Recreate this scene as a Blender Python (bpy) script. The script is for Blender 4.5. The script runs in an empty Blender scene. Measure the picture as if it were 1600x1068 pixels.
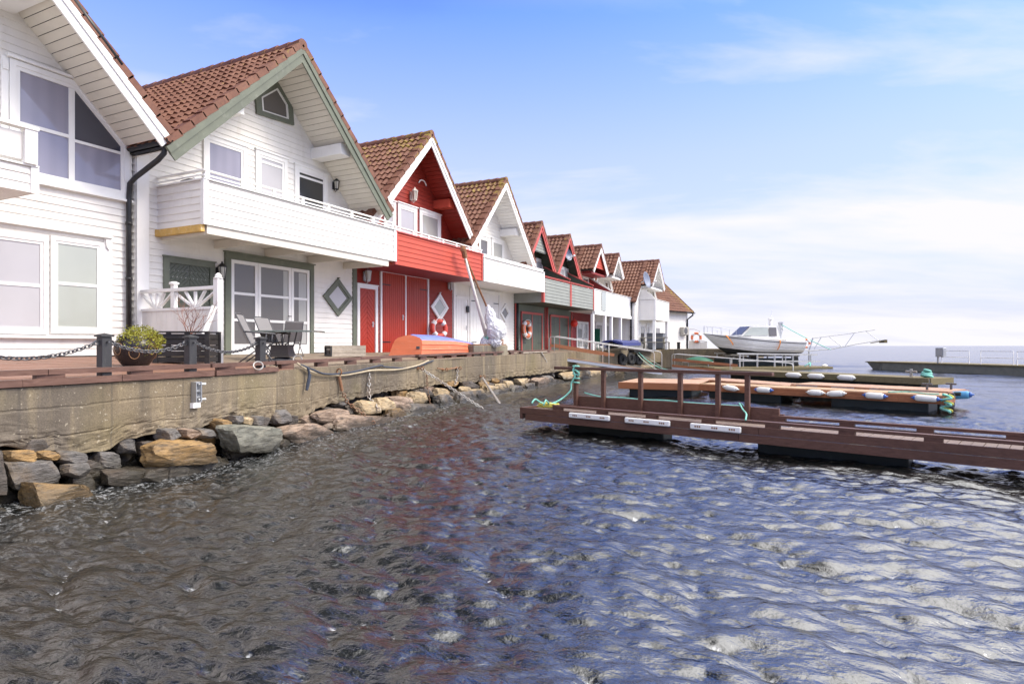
import bpy, math, random
import numpy as np
from mathutils import Vector, noise
R = math.radians
C = bpy.context.scene.collection
rnd = random.Random(7)

# ------------------------------------------------------------------ survey: photo measurements -> metres
F, HY, EYE = 980.0, 540.0, 1.6
TH = math.atan(493 / F); S_, C_ = math.sin(TH), math.cos(TH)
def fac(x, y, D=12.3):          # point on the plane X = -D  -> (Y, Z)
    r = (x - 800) / F; k = D / (S_ - r * C_)
    return k * (r * S_ + C_), EYE + (HY - y) * k / F
def gnd(x, y, Z=0.0):           # point at height Z -> Vector
    k = (EYE - Z) * F / (y - HY); r = (x - 800) / F
    return Vector((k * (r * C_ - S_), k * (r * S_ + C_), Z))
def dep(x, y, Y):               # point on the plane Y = const -> (X, Z)
    r = (x - 800) / F; k = Y / (r * S_ + C_)
    return k * (r * C_ - S_), EYE + (HY - y) * k / F
def atk(x, y, k):               # point at distance k along the view -> Vector
    r = (x - 800) / F
    return Vector((k * (r * C_ - S_), k * (r * S_ + C_), EYE + (HY - y) * k / F))

# ------------------------------------------------------------------ mesh builder
class MB:
    def __init__(s): s.v = []; s.f = []; s.a = []
    def add(s, vs, fs):
        b = len(s.v); s.v += [tuple(p) for p in vs]; s.f += [tuple(b + i for i in f) for f in fs]; return s
    def box(s, x0, x1, y0, y1, z0, z1):
        if x0 > x1: x0, x1 = x1, x0
        if y0 > y1: y0, y1 = y1, y0
        if z0 > z1: z0, z1 = z1, z0
        return s.add([(x0,y0,z0),(x1,y0,z0),(x1,y1,z0),(x0,y1,z0),(x0,y0,z1),(x1,y0,z1),(x1,y1,z1),(x0,y1,z1)],
                     [(3,2,1,0),(4,5,6,7),(0,1,5,4),(1,2,6,5),(2,3,7,6),(3,0,4,7)])
    def obox(s, c, ax, ay, az):
        c, ax, ay, az = map(Vector, (c, ax, ay, az))
        vs = [c + ax*i + ay*j + az*k for k in (-1,1) for i, j in ((-1,-1),(1,-1),(1,1),(-1,1))]
        return s.add(vs, [(3,2,1,0),(4,5,6,7),(0,1,5,4),(1,2,6,5),(2,3,7,6),(3,0,4,7)])
    def beam(s, p, q, w, h, up=(0,0,1)):
        p, q = Vector(p), Vector(q); d = q - p
        if d.length < 1e-6: return s
        side = d.cross(Vector(up))
        if side.length < 1e-6: side = d.cross(Vector((1,0,0)))
        side.normalize(); u = side.cross(d).normalized()
        return s.obox((p+q)/2, d/2, side*w/2, u*h/2)
    def tube(s, pts, r, n=8, cap=True):
        pts = [Vector(p) for p in pts]; m = len(pts)
        rs = r if isinstance(r, (list, tuple)) else [r]*m
        b = len(s.v); prev = None
        for i, p in enumerate(pts):
            t = (pts[min(i+1,m-1)] - pts[max(i-1,0)])
            if t.length < 1e-9: t = Vector((0,0,1))
            t.normalize()
            if prev is None:
                prev = t.orthogonal().normalized()
            prev = (prev - t*prev.dot(t))
            if prev.length < 1e-6: prev = t.orthogonal()
            prev.normalize(); w = t.cross(prev)
            for j in range(n):
                a = 2*math.pi*j/n
                s.v.append(tuple(p + (prev*math.cos(a) + w*math.sin(a))*rs[i]))
        for i in range(m-1):
            for j in range(n):
                j2 = (j+1) % n
                s.f.append((b+i*n+j, b+i*n+j2, b+(i+1)*n+j2, b+(i+1)*n+j))
        if cap:
            s.f.append(tuple(b+j for j in reversed(range(n)))); s.f.append(tuple(b+(m-1)*n+j for j in range(n)))
        return s
    def prism(s, poly, vec):
        vec = Vector(vec); n = len(poly); poly = [Vector(p) for p in poly]
        fs = [tuple(reversed(range(n))), tuple(range(n, 2*n))]
        fs += [(i, (i+1) % n, n+(i+1) % n, n+i) for i in range(n)]
        return s.add(poly + [p+vec for p in poly], fs)
    def lathe(s, c, prof, n=16, axis=(0,0,1)):
        c = Vector(c); ax = Vector(axis).normalized(); u = ax.orthogonal().normalized(); w = ax.cross(u)
        b = len(s.v)
        for r, z in prof:
            for j in range(n):
                a = 2*math.pi*j/n
                s.v.append(tuple(c + ax*z + (u*math.cos(a)+w*math.sin(a))*r))
        for i in range(len(prof)-1):
            for j in range(n):
                j2 = (j+1) % n
                s.f.append((b+i*n+j, b+i*n+j2, b+(i+1)*n+j2, b+(i+1)*n+j))
        s.f.append(tuple(b+j for j in reversed(range(n))))
        k = b+(len(prof)-1)*n; s.f.append(tuple(k+j for j in range(n)))
        return s
    def torus(s, c, R0, r, axis=(1,0,0), n=28, m=10, a0=0, a1=None, sz=1.0):
        c = Vector(c); ax = Vector(axis).normalized()
        u = Vector((0,0,1)) - ax*ax.z
        u = u.normalized() if u.length > .1 else Vector((1,0,0))
        w = ax.cross(u)
        full = a1 is None; a1 = 2*math.pi if full else a1
        pts = [c + (u*math.cos(a0+(a1-a0)*i/n)*sz + w*math.sin(a0+(a1-a0)*i/n))*R0 for i in range(n+1)]
        return s.tube(pts, r, m, not full)
    def grid(s, rows):
        n = len(rows[0]); b = len(s.v)
        for r in rows: s.v += [tuple(p) for p in r]
        for i in range(len(rows)-1):
            for j in range(n-1):
                s.f.append((b+i*n+j, b+i*n+j+1, b+(i+1)*n+j+1, b+(i+1)*n+j))
        return s
    def build(s, name, m, parent=None, smooth=False, bev=0, loc=None):
        me = bpy.data.meshes.new(name)
        o = bpy.data.objects.new(name, me); C.objects.link(o)
        off = Vector((0,0,0))
        if parent is not None:
            o.parent = parent
            p = parent
            while p is not None: off += p.location; p = p.parent
        elif loc is not None:
            off = Vector(loc); o.location = off
        elif s.v:
            xs = [p[0] for p in s.v]; ys = [p[1] for p in s.v]; zs = [p[2] for p in s.v]
            off = Vector(((min(xs)+max(xs))/2, (min(ys)+max(ys))/2, min(zs))); o.location = off
        me.from_pydata([(p[0]-off.x, p[1]-off.y, p[2]-off.z) for p in s.v], [], s.f)
        me.materials.append(m)
        if s.a:
            at = me.attributes.new('moss', 'FLOAT', 'POINT'); at.data.foreach_set('value', s.a)
        if smooth: me.shade_smooth()
        if bev:
            md = o.modifiers.new('Bevel', 'BEVEL'); md.width = bev; md.segments = 2; md.limit_method = 'ANGLE'
        me.update()
        return o

def tag(o, label=None, cat=None, group=None, kind=None):
    if label: o['label'] = label
    if cat: o['category'] = cat
    if group: o['group'] = group
    if kind: o['kind'] = kind
    return o
def thing(name, label, cat, loc=(0,0,0), group=None):
    o = bpy.data.objects.new(name, None); C.objects.link(o); o.location = loc; o.empty_display_size = .2
    return tag(o, label, cat, group)
def copy_tree(o, parent=None):
    c = o.copy(); C.objects.link(c)
    if parent is not None: c.parent = parent
    for ch in list(o.children): copy_tree(ch, c)
    return c

# ------------------------------------------------------------------ materials
def newmat(name):
    m = bpy.data.materials.new(name); m.use_nodes = True
    nt = m.node_tree; b = nt.nodes['Principled BSDF']
    return m, nt, b
def nd(nt, t, **kw):
    n = nt.nodes.new(t)
    for k, v in kw.items():
        if k in n.inputs: n.inputs[k].default_value = v
        else: setattr(n, k, v)
    return n
def ramp(nt, src, stops):
    r = nt.nodes.new('ShaderNodeValToRGB'); e = r.color_ramp.elements
    while len(e) < len(stops): e.new(.5)
    for el, (p, c) in zip(e, stops):
        el.position = p; el.color = (c, c, c, 1) if isinstance(c, (int, float)) else (*c, 1)
    nt.links.new(src, r.inputs[0]); return r.outputs[0]
def mixc(nt, fac_, a, b, mode='MIX'):
    n = nt.nodes.new('ShaderNodeMix'); n.data_type = 'RGBA'; n.blend_type = mode
    for sock, val in ((n.inputs[0], fac_), (n.inputs[6], a), (n.inputs[7], b)):
        if isinstance(val, (int, float)): sock.default_value = val
        elif isinstance(val, tuple): sock.default_value = (*val, 1) if len(val) == 3 else val
        else: nt.links.new(val, sock)
    return n.outputs[2]
def coords(nt, scale=(1,1,1), rot=(0,0,0)):
    tc = nt.nodes.new('ShaderNodeTexCoord'); mp = nt.nodes.new('ShaderNodeMapping')
    mp.inputs['Scale'].default_value = scale; mp.inputs['Rotation'].default_value = rot
    nt.links.new(tc.outputs['Object'], mp.inputs[0]); return mp.outputs[0]
def noi(nt, vec, scale, detail=4, rough=.55, dist=0):
    n = nd(nt, 'ShaderNodeTexNoise', Scale=scale, Detail=detail, Roughness=rough, Distortion=dist)
    nt.links.new(vec, n.inputs['Vector']); return n.outputs['Fac']
def bump(nt, b, h, strength, dist=.01):
    n = nd(nt, 'ShaderNodeBump', Strength=strength, Distance=dist)
    nt.links.new(h, n.inputs['Height']); nt.links.new(n.outputs[0], b.inputs['Normal'])

def surf(name, col, rough=.6, var=.12, dirt=None, dirt_amt=.35, stretch=(1,1,1), scale=3, bmp=.25, bscale=40, metal=0, spec=.4):
    """painted / plain surface: tone variation, blotchy dirt with its own shape, fine relief"""
    m, nt, b = newmat(name)
    v = coords(nt, stretch)
    n1 = noi(nt, v, scale, 5)
    lo = tuple(c*(1-var) for c in col); hi = tuple(min(1, c*(1+var)) for c in col)
    c = mixc(nt, ramp(nt, n1, [(.3,0),(.7,1)]), lo, hi)
    if dirt:
        n2 = noi(nt, v, scale*2.3, 8, .65)
        c = mixc(nt, ramp(nt, n2, [(.55,0),(.78,dirt_amt)]), c, dirt)
    nt.links.new(c, b.inputs['Base Color'])
    rr = nt.nodes.new('ShaderNodeMapRange'); nt.links.new(n1, rr.inputs[0])
    rr.inputs[3].default_value = max(.03, rough-.1); rr.inputs[4].default_value = min(1, rough+.12)
    nt.links.new(rr.outputs[0], b.inputs['Roughness'])
    b.inputs['Metallic'].default_value = metal; b.inputs['Specular IOR Level'].default_value = spec
    if bmp:
        bump(nt, b, noi(nt, v, bscale, 3), bmp, .004)
    return m
def wood(name, a, bcol, axis='x', rough=.65, dark=(.05,.035,.03)):
    """bare or stained timber: long grain, knots, weathering"""
    st = {'x': (1.2,14,14), 'y': (14,1.2,14), 'z': (14,14,1.2)}[axis]
    m, nt, b = newmat(name)
    v = coords(nt, st); g = noi(nt, v, 2.2, 7, .65, .6)
    c = mixc(nt, ramp(nt, g, [(.3,0),(.72,1)]), a, bcol)
    v2 = coords(nt); w = noi(nt, v2, 1.3, 5, .6)
    c = mixc(nt, ramp(nt, w, [(.5,0),(.75,.55)]), c, dark)
    nt.links.new(c, b.inputs['Base Color']); b.inputs['Roughness'].default_value = rough
    b.inputs['Specular IOR Level'].default_value = .3
    bump(nt, b, g, .5, .006); return m
def metalm(name, col, rough=.4, rust=None, amt=.6):
    m, nt, b = newmat(name); v = coords(nt)
    n = noi(nt, v, 9, 6, .6); c = mixc(nt, n, tuple(x*.75 for x in col), col)
    if rust:
        k = ramp(nt, noi(nt, v, 5, 8, .7), [(.42,0),(.6,amt)])
        c = mixc(nt, k, c, rust)
    nt.links.new(c, b.inputs['Base Color']); b.inputs['Roughness'].default_value = rough
    b.inputs['Metallic'].default_value = .75 if not rust else .4
    bump(nt, b, n, .2, .003); return m
def pane(name, col, rough=.5, folds=0, dark=None):
    """window pane in front of a blind, a curtain or a dark room"""
    m, nt, b = newmat(name)
    v = coords(nt)
    c = mixc(nt, noi(nt, v, 1.1, 3), tuple(x*.88 for x in col), tuple(min(1,x*1.08) for x in col))
    if folds:
        w = nd(nt, 'ShaderNodeTexWave', Scale=folds, Distortion=1.2, Detail=2); w.bands_direction = 'Y'
        nt.links.new(v, w.inputs['Vector'])
        c = mixc(nt, ramp(nt, w.outputs['Fac'], [(.2,.0),(.9,.35)]), c, tuple(x*.75 for x in col))
    nt.links.new(c, b.inputs['Base Color']); b.inputs['Roughness'].default_value = rough
    b.inputs['Coat Weight'].default_value = 1; b.inputs['Coat Roughness'].default_value = .015; b.inputs['Coat IOR'].default_value = 1.55
    return m

M = {}
WH = (.79,.765,.72)
M['white'] = surf('white_painted_boards', WH, .5, .05, (.50,.45,.36), .34, (1,1,.35), 2, .2, 60)
M['whitetrim'] = surf('white_trim_paint', (.82,.81,.79), .45, .03, (.5,.46,.38), .18, (1,1,.4), 3, .15, 50)
M['cream'] = surf('cream_soffit_paint', (.70,.66,.58), .55, .04, (.4,.36,.28), .2, (1,1,1), 2, .2, 60)
M['greentrim'] = surf('grey_green_trim', (.14,.155,.115), .5, .14, (.32,.33,.28), .4, (1,1,1), 2.5, .25, 60)
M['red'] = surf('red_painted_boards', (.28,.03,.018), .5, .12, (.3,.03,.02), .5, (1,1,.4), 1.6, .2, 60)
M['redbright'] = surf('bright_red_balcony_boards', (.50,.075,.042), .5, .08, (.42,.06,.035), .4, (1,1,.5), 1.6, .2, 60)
M['reddoor'] = surf('red_door_paint', (.38,.037,.018), .4, .08, (.3,.03,.02), .4, (1,1,.4), 2, .2, 60)
M['greyg'] = surf('grey_green_boards', (.17,.19,.16), .55, .12, (.3,.31,.28), .4, (1,1,.4), 2, .2, 60)
M['greyl'] = surf('pale_grey_green_boards', (.27,.285,.26), .55, .1, (.18,.19,.17), .4, (1,1,.4), 2, .2, 60)
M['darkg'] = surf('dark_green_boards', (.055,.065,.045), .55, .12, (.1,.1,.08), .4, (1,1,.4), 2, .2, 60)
M['greendoor'] = surf('moss_green_door', (.095,.108,.08), .45, .1, (.17,.18,.15), .4, (1,1,.4), 2, .2, 60)
M['redtrim'] = surf('faded_red_trim', (.52,.10,.085), .5, .1, (.62,.25,.2), .4, (1,1,1), 2.5, .2, 60)
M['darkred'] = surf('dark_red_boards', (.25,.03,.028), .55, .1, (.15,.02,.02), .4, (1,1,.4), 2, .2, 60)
M['black'] = surf('black_gutter', (.02,.02,.022), .35, .2, (.08,.08,.08), .3, (1,1,1), 4, .05, 40)
M['post'] = surf('charcoal_post_paint', (.040,.040,.043), .5, .15, (.16,.15,.14), .35, (2,2,.6), 3, .3, 40)
M['planter'] = surf('black_stained_wood', (.03,.028,.027), .5, .2, (.1,.085,.07), .5, (1,1,4), 3, .4, 40)
M['deck'] = wood('red_brown_decking', (.18,.09,.06), (.28,.155,.11), 'y', .5, (.12,.07,.05))
M['deckgrey'] = wood('weathered_grey_brown_decking', (.17,.125,.09), (.30,.24,.18), 'y', .65, (.1,.08,.06))
M['kerb'] = wood('wet_brown_timber_kerb', (.095,.05,.038), (.19,.11,.085), 'y', .4, (.05,.03,.028))
M['pont'] = wood('brown_stained_pontoon_timber', (.085,.040,.029), (.135,.068,.050), 'x', .5, (.05,.028,.022))
M['pontdeck'] = wood('grey_brown_pontoon_deck', (.15,.105,.085), (.26,.2,.17), 'x', .6, (.1,.07,.06))
M['orange_wood'] = wood('orange_brown_pontoon_timber', (.26,.095,.04), (.36,.15,.07), 'x', .5, (.12,.05,.03))
M['pinkdeck'] = wood('salmon_pontoon_planks', (.38,.225,.14), (.52,.34,.23), 'y', .6, (.28,.14,.1))
M['tandeck'] = wood('tan_pontoon_planks', (.40,.25,.14), (.52,.37,.22), 'y', .6, (.2,.15,.08))
M['mossy'] = wood('mossy_weathered_timber', (.13,.10,.05), (.24,.2,.11), 'x', .75, (.09,.1,.04))
M['greywood'] = wood('weathered_crate_wood', (.32,.27,.21), (.5,.44,.36), 'y', .75, (.15,.12,.1))
M['picnic'] = wood('greyed_table_wood', (.24,.22,.17), (.38,.35,.28), 'y', .75, (.15,.14,.1))
M['floatm'] = surf('black_plastic_float', (.010,.018,.018), .45, .2, (.05,.07,.06), .4)
M['galv'] = metalm('galvanised_steel', (.58,.59,.6), .42)
M['gangrail'] = surf('white_grey_tube', (.50,.495,.48), .45, .06, (.35,.32,.28), .4)
M['chain'] = metalm('dark_steel_chain', (.16,.16,.17), .45)
M['galvchain'] = metalm('worn_galvanised_chain', (.5,.49,.47), .45, (.25,.14,.07), .5)
M['rustchain'] = metalm('rusty_chain', (.3,.2,.14), .7, (.23,.1,.045), .9)
M['rust'] = metalm('rusty_painted_steel', (.35,.2,.12), .7, (.27,.11,.04), .9)
M['cranewhite'] = surf('white_crane_tube', (.76,.73,.67), .45, .05, (.42,.24,.1), .5)
M['whitepl'] = surf('white_plastic', (.78,.77,.75), .4, .04, (.45,.42,.36), .3, (1,1,1), 5, .05, 30)
M['bluecap'] = surf('blue_plastic', (.05,.13,.42), .4, .1)
M['tyre'] = surf('black_tyre_rubber', (.018,.018,.02), .75, .2, (.09,.08,.07), .5, (1,1,1), 5, .4, 30)
M['ropem'] = surf('mint_green_rope', (.22,.55,.46), .8, .15, (.5,.7,.6), .4, (1,1,1), 9, .6, 60)
M['ropey'] = surf('yellow_rope', (.55,.5,.1), .8, .2, (.25,.28,.08), .4, (1,1,1), 9, .6, 60)
M['ropet'] = surf('tan_rope', (.45,.38,.27), .85, .15, (.25,.2,.14), .4, (1,1,1), 9, .6, 60)
M['ropeb'] = surf('dark_blue_grey_rope', (.05,.06,.085), .85, .15, None, 0, (1,1,1), 9, .6, 60)
M['ropeg'] = surf('pale_green_rope', (.5,.6,.5), .85, .15, (.25,.4,.3), .4, (1,1,1), 9, .6, 60)
M['orange'] = surf('faded_orange_hull', (.66,.18,.085), .45, .1, (.76,.42,.3), .7, (.6,.6,2.5), 3, .08, 30)
M['boatblue'] = surf('blue_boat_paint', (.17,.22,.55), .45, .1, (.32,.36,.6), .4, (1,1,1), 3, .08, 30)
M['ringred'] = surf('red_lifebuoy', (.62,.075,.05), .45, .08, (.4,.05,.04), .4)
M['ringorange'] = surf('orange_lifebuoy', (.72,.19,.08), .45, .08, (.5,.12,.06), .4)
M['tarpblue'] = surf('navy_tarpaulin', (.03,.04,.17), .4, .2, (.08,.1,.3), .5, (1,1,1), 4, .8, 8)
M['chairm'] = surf('dark_grey_chair_frame', (.085,.085,.09), .4, .1)
M['chairf'] = surf('grey_mesh_fabric', (.20,.19,.19), .8, .06, None, 0, (1,1,1), 3, .6, 200)
M['rattan'] = surf('dark_brown_woven_plastic', (.055,.045,.04), .55, .12, (.1,.085,.075), .4, (1,1,3), 8, .8, 90)
M['clay'] = surf('black_glazed_clay', (.018,.015,.015), .25, .2, (.07,.05,.04), .4)
M['gold'] = surf('gold_swirl_glaze', (.30,.17,.08), .4, .15)
M['leaf'] = surf('yellow_green_leaves', (.27,.27,.03), .5, .35, (.42,.32,.05), .8, (1,1,1), 9, 0)
M['twig'] = surf('reddish_bare_twigs', (.28,.13,.09), .7, .2)
M['lampglass'] = pane('lamp_glass', (.55,.53,.45), .2)
M['brass'] = metalm('old_brass', (.45,.33,.12), .4)
M['curtain'] = pane('pane_with_lavender_curtain', (.27,.26,.33), .55, 1.2)
M['blind'] = pane('pane_with_white_blind', (.46,.45,.47), .55)
M['frost'] = pane('pane_with_pale_screen', (.40,.43,.39), .5)
M['dark'] = pane('pane_with_dark_room', (.022,.024,.028), .3)
M['navy'] = pane('pane_with_painted_reflection', (.045,.05,.075), .3)  # dark soffit reflection painted into the pane colour
M['dim'] = pane('pane_with_dim_room', (.10,.09,.085), .4)
M['netcurtain'] = pane('pane_with_net_curtain', (.40,.40,.38), .6, 6)
M['hullwhite'] = surf('white_gelcoat', (.74,.73,.70), .25, .03, (.5,.46,.36), .25, (.5,.5,2), 2, .03, 20)
M['antifoul'] = surf('black_antifouling', (.022,.024,.026), .6, .2, (.06,.07,.06), .5)
M['strap'] = surf('orange_webbing', (.72,.24,.03), .7, .1)
M['gelgrey'] = surf('grey_rubbing_strip', (.10,.10,.11), .5, .1)
M['redbuoy'] = surf('red_plastic_buoy', (.72,.04,.025), .35, .06)
M['greenpl'] = surf('dark_green_plastic', (.01,.11,.06), .45, .1)
M['binm'] = surf('grey_bin_plastic', (.16,.17,.19), .5, .1)
M['aircon'] = surf('beige_grey_casing', (.42,.40,.36), .5, .05, (.25,.23,.2), .3)
M['dish'] = surf('blue_grey_dish', (.20,.23,.31), .4, .06)
M['acrylic'] = surf('smoky_acrylic_panel', (.62,.60,.57), .15, .03)
M['glasstop'] = pane('frosted_glass_top', (.13,.16,.14), .3)
M['fenderw'] = surf('white_fender_vinyl', (.74,.73,.69), .4, .04, (.35,.32,.25), .4, (1,1,1), 6, .05, 20)
M['silverwrap'] = surf('crumpled_white_plastic_wrap', (.66,.66,.69), .3, .1, (.38,.38,.44), .7, (1,1,.5), 6, 1.0, 9)
M['rustyellow'] = surf('yellowed_peeling_board', (.58,.36,.10), .7, .15, (.74,.69,.58), 1.0, (1,1,1), 6, .6, 25)

# concrete of the quay: shutter lines, stains, exposed aggregate
def concrete(name, base, base2):
    m, nt, b = newmat(name)
    v = coords(nt); vs = coords(nt, (1.6,1.6,.16))
    big = noi(nt, v, .55, 6, .6); fine = noi(nt, v, 55, 4, .7)
    c = mixc(nt, ramp(nt, big, [(.35,0),(.65,1)]), base, base2)
    c = mixc(nt, ramp(nt, noi(nt, coords(nt, (.22,.22,.1)), 1.0, 3), [(.46,0),(.58,.7)]), c, (.115,.10,.088))
    st = noi(nt, vs, 2.2, 7, .6)
    c = mixc(nt, ramp(nt, st, [(.5,0),(.7,.6)]), c, (.085,.073,.06))
    c = mixc(nt, ramp(nt, noi(nt, vs, 3.1, 6, .55), [(.54,0),(.74,.55)]), c, (.40,.32,.19))
    c = mixc(nt, ramp(nt, noi(nt, v, .8, 3), [(.5,0),(.7,.4)]), c, (.20,.17,.07))
    c = mixc(nt, ramp(nt, fine, [(.35,.45),(.6,0)]), c, (.06,.05,.04))
    sp = mixc(nt, ramp(nt, noi(nt, v, 24, 2), [(.66,0),(.70,.6)]), c, (.44,.39,.30))
    # fine vertical shutter joints
    w = nd(nt, 'ShaderNodeTexWave', Scale=.31, Distortion=.25, Detail=2); w.bands_direction = 'Y'; nt.links.new(v, w.inputs['Vector'])
    sp = mixc(nt, ramp(nt, w.outputs['Fac'], [(.0,.35),(.0015,0)]), sp, (.06,.055,.05))
    nt.links.new(sp, b.inputs['Base Color']); b.inputs['Roughness'].default_value = .85
    b.inputs['Specular IOR Level'].default_value = .25
    bump(nt, b, mixc(nt, .5, fine, noi(nt, v, 14, 5, .65)), .55, .012); return m
M['concrete'] = concrete('quay_concrete', (.195,.152,.098), (.265,.215,.148))
M['plinth'] = concrete('plinth_concrete', (.27,.24,.18), (.36,.32,.24))

def rockm(name, a, bcol, cc, ang):
    m, nt, b = newmat(name)
    v = coords(nt, (1.4,.8,7), (ang,.25,.3)); v0 = coords(nt)
    st = noi(nt, v, 3.2, 7, .65, .8)
    c = mixc(nt, ramp(nt, st, [(.32,0),(.68,1)]), a, bcol)
    c = mixc(nt, ramp(nt, noi(nt, v0, 2.6, 6, .65), [(.5,0),(.68,.85)]), c, cc)
    c = mixc(nt, ramp(nt, noi(nt, v, 7, 6, .7), [(.36,.75),(.5,0)]), c, (.03,.027,.024))
    g = nt.nodes.new('ShaderNodeNewGeometry'); sz = nt.nodes.new('ShaderNodeSeparateXYZ'); nt.links.new(g.outputs['Position'], sz.inputs[0])
    ad = nd(nt, 'ShaderNodeMath'); ad.operation = 'MULTIPLY_ADD'; nt.links.new(noi(nt, v0, 3, 4), ad.inputs[0]); ad.inputs[1].default_value = .5; nt.links.new(sz.outputs[2], ad.inputs[2])
    wet = ramp(nt, ad.outputs[0], [(.36,1),(.56,0)])       # splashed, weedy band above the water
    c = mixc(nt, wet, c, mixc(nt, .72, c, (.030,.026,.016)))
    nt.links.new(c, b.inputs['Base Color'])
    nt.links.new(ramp(nt, wet, [(0,.62),(1,.22)]), b.inputs['Roughness'])
    b.inputs['Specular IOR Level'].default_value = .4
    bump(nt, b, mixc(nt, .35, st, noi(nt, v0, 18, 5, .7)), .9, .04); return m
M['rk_ochre'] = rockm('ochre_rock', (.24,.14,.05), (.38,.24,.10), (.13,.09,.05), .2)
M['rk_grey'] = rockm('grey_slate_rock', (.095,.09,.085), (.19,.175,.165), (.17,.12,.07), .4)
M['rk_dark'] = rockm('dark_wet_rock', (.055,.048,.042), (.12,.10,.085), (.09,.06,.04), .1)
M['rk_stripe'] = rockm('striped_grey_green_rock', (.13,.135,.11), (.29,.275,.22), (.1,.105,.09), .9)
M['rk_pink'] = rockm('pinkish_brown_rock', (.26,.185,.135), (.40,.30,.23), (.22,.15,.1), .15)
M['rk_tan'] = rockm('tan_rock', (.36,.26,.14), (.50,.40,.26), (.28,.19,.09), .5)

def tilem():
    m, nt, b = newmat('brown_red_roof_tile')
    v = coords(nt)
    c = mixc(nt, ramp(nt, noi(nt, v, 2.2, 6), [(.3,0),(.7,1)]), (.135,.052,.032), (.215,.098,.060))
    c = mixc(nt, ramp(nt, noi(nt, v, 14, 5), [(.5,0),(.72,.5)]), c, (.09,.04,.03))
    at = nd(nt, 'ShaderNodeAttribute'); at.attribute_name = 'moss'
    mm = nd(nt, 'ShaderNodeMath'); mm.operation = 'MULTIPLY_ADD'
    nt.links.new(at.outputs['Fac'], mm.inputs[0]); mm.inputs[1].default_value = .33
    nt.links.new(noi(nt, v, 5.5, 7, .68), mm.inputs[2])
    k = ramp(nt, mm.outputs[0], [(.66,0),(.76,.85)])
    mc = mixc(nt, noi(nt, v, 9, 3), (.36,.23,.02), (.22,.19,.045))
    c = mixc(nt, k, c, mc)
    nt.links.new(c, b.inputs['Base Color']); b.inputs['Roughness'].default_value = .6; b.inputs['Specular IOR Level'].default_value = .35
    bump(nt, b, noi(nt, v, 40, 4), .35, .006); return m
M['tile'] = tilem()

# ------------------------------------------------------------------ camera, sky, sun
cam = bpy.data.cameras.new('camera'); co = bpy.data.objects.new('camera', cam); C.objects.link(co)
cam.sensor_width = 36; cam.lens = 36*F/1600; cam.shift_y = 6/1600
cam.clip_end = 30000; cam.clip_start = .05
co.location = (0,0,EYE); co.rotation_euler = (R(90), 0, TH)
sc = bpy.context.scene; sc.camera = co
sc.view_settings.view_transform = 'Standard'; sc.view_settings.look = 'None'; sc.view_settings.gamma = 1
EXPO = 1.28
sc.view_settings.exposure = EXPO

W = bpy.data.worlds.new('World'); sc.world = W; W.use_nodes = True
nt = W.node_tree; nt.nodes.clear()
out = nt.nodes.new('ShaderNodeOutputWorld'); bg = nt.nodes.new('ShaderNodeBackground')
sky = nt.nodes.new('ShaderNodeTexSky'); sky.sky_type = 'NISHITA'; sky.sun_disc = False
SUN_EL, SUN_AZ = R(46), R(70)       # azimuth measured from +Y towards +X
sky.sun_elevation = SUN_EL; sky.sun_rotation = SUN_AZ
sky.air_density = 1.0; sky.dust_density = .6; sky.ozone_density = 2.5
tc = nt.nodes.new('ShaderNodeTexCoord'); sep = nt.nodes.new('ShaderNodeSeparateXYZ'); nt.links.new(tc.outputs['Generated'], sep.inputs[0])
def wmath(op, a, b=None):
    n = nt.nodes.new('ShaderNodeMath'); n.operation = op
    for i, q in enumerate((a, b)):
        if q is None: continue
        if isinstance(q, (int, float)): n.inputs[i].default_value = q
        else: nt.links.new(q, n.inputs[i])
    return n.outputs[0]
# cloud deck: direction projected on a plane overhead, stretched along the wind
den = wmath('ADD', wmath('MAXIMUM', sep.outputs[2], 0), .14)
cu = nt.nodes.new('ShaderNodeCombineXYZ')
nt.links.new(wmath('DIVIDE', sep.outputs[0], den), cu.inputs[0]); nt.links.new(wmath('DIVIDE', sep.outputs[1], den), cu.inputs[1])
mr = nt.nodes.new('ShaderNodeMapping'); nt.links.new(cu.outputs[0], mr.inputs[0]); mr.inputs['Rotation'].default_value = (0,0,-TH+R(3))
mp = nt.nodes.new('ShaderNodeMapping'); nt.links.new(mr.outputs[0], mp.inputs[0])
mp.inputs['Rotation'].default_value = (0,0,0); mp.inputs['Scale'].default_value = (.62,1.35,1); mp.inputs['Location'].default_value = (-5.652,-.4125,0)
cn = noi(nt, mp.outputs[0], 1.0, 7, .56, .25)
cn2 = noi(nt, mp.outputs[0], .45, 3, .5)
cl = wmath('ADD', wmath('MULTIPLY', cn, .6), wmath('MULTIPLY', cn2, .4))
hz = ramp(nt, wmath('ADD', sep.outputs[2], 0), [(0,.14),(.12,.035),(.26,.035),(.36,.0)])
mask = ramp(nt, wmath('ADD', cl, hz), [(.495,0),(.64,1)])
CLOUD = (3.85,3.8,4.15)
skyc = mixc(nt, 1.0, sky.outputs[0], (.66,.86,1.58), 'MULTIPLY')
hmask = ramp(nt, sep.outputs[2], [(0,.97),(.10,.85),(.28,.55),(.37,.30),(.47,.05)])
skyc = mixc(nt, hmask, skyc, (3.1,3.1,4.05))
fin = mixc(nt, mask, skyc, CLOUD)
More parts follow.
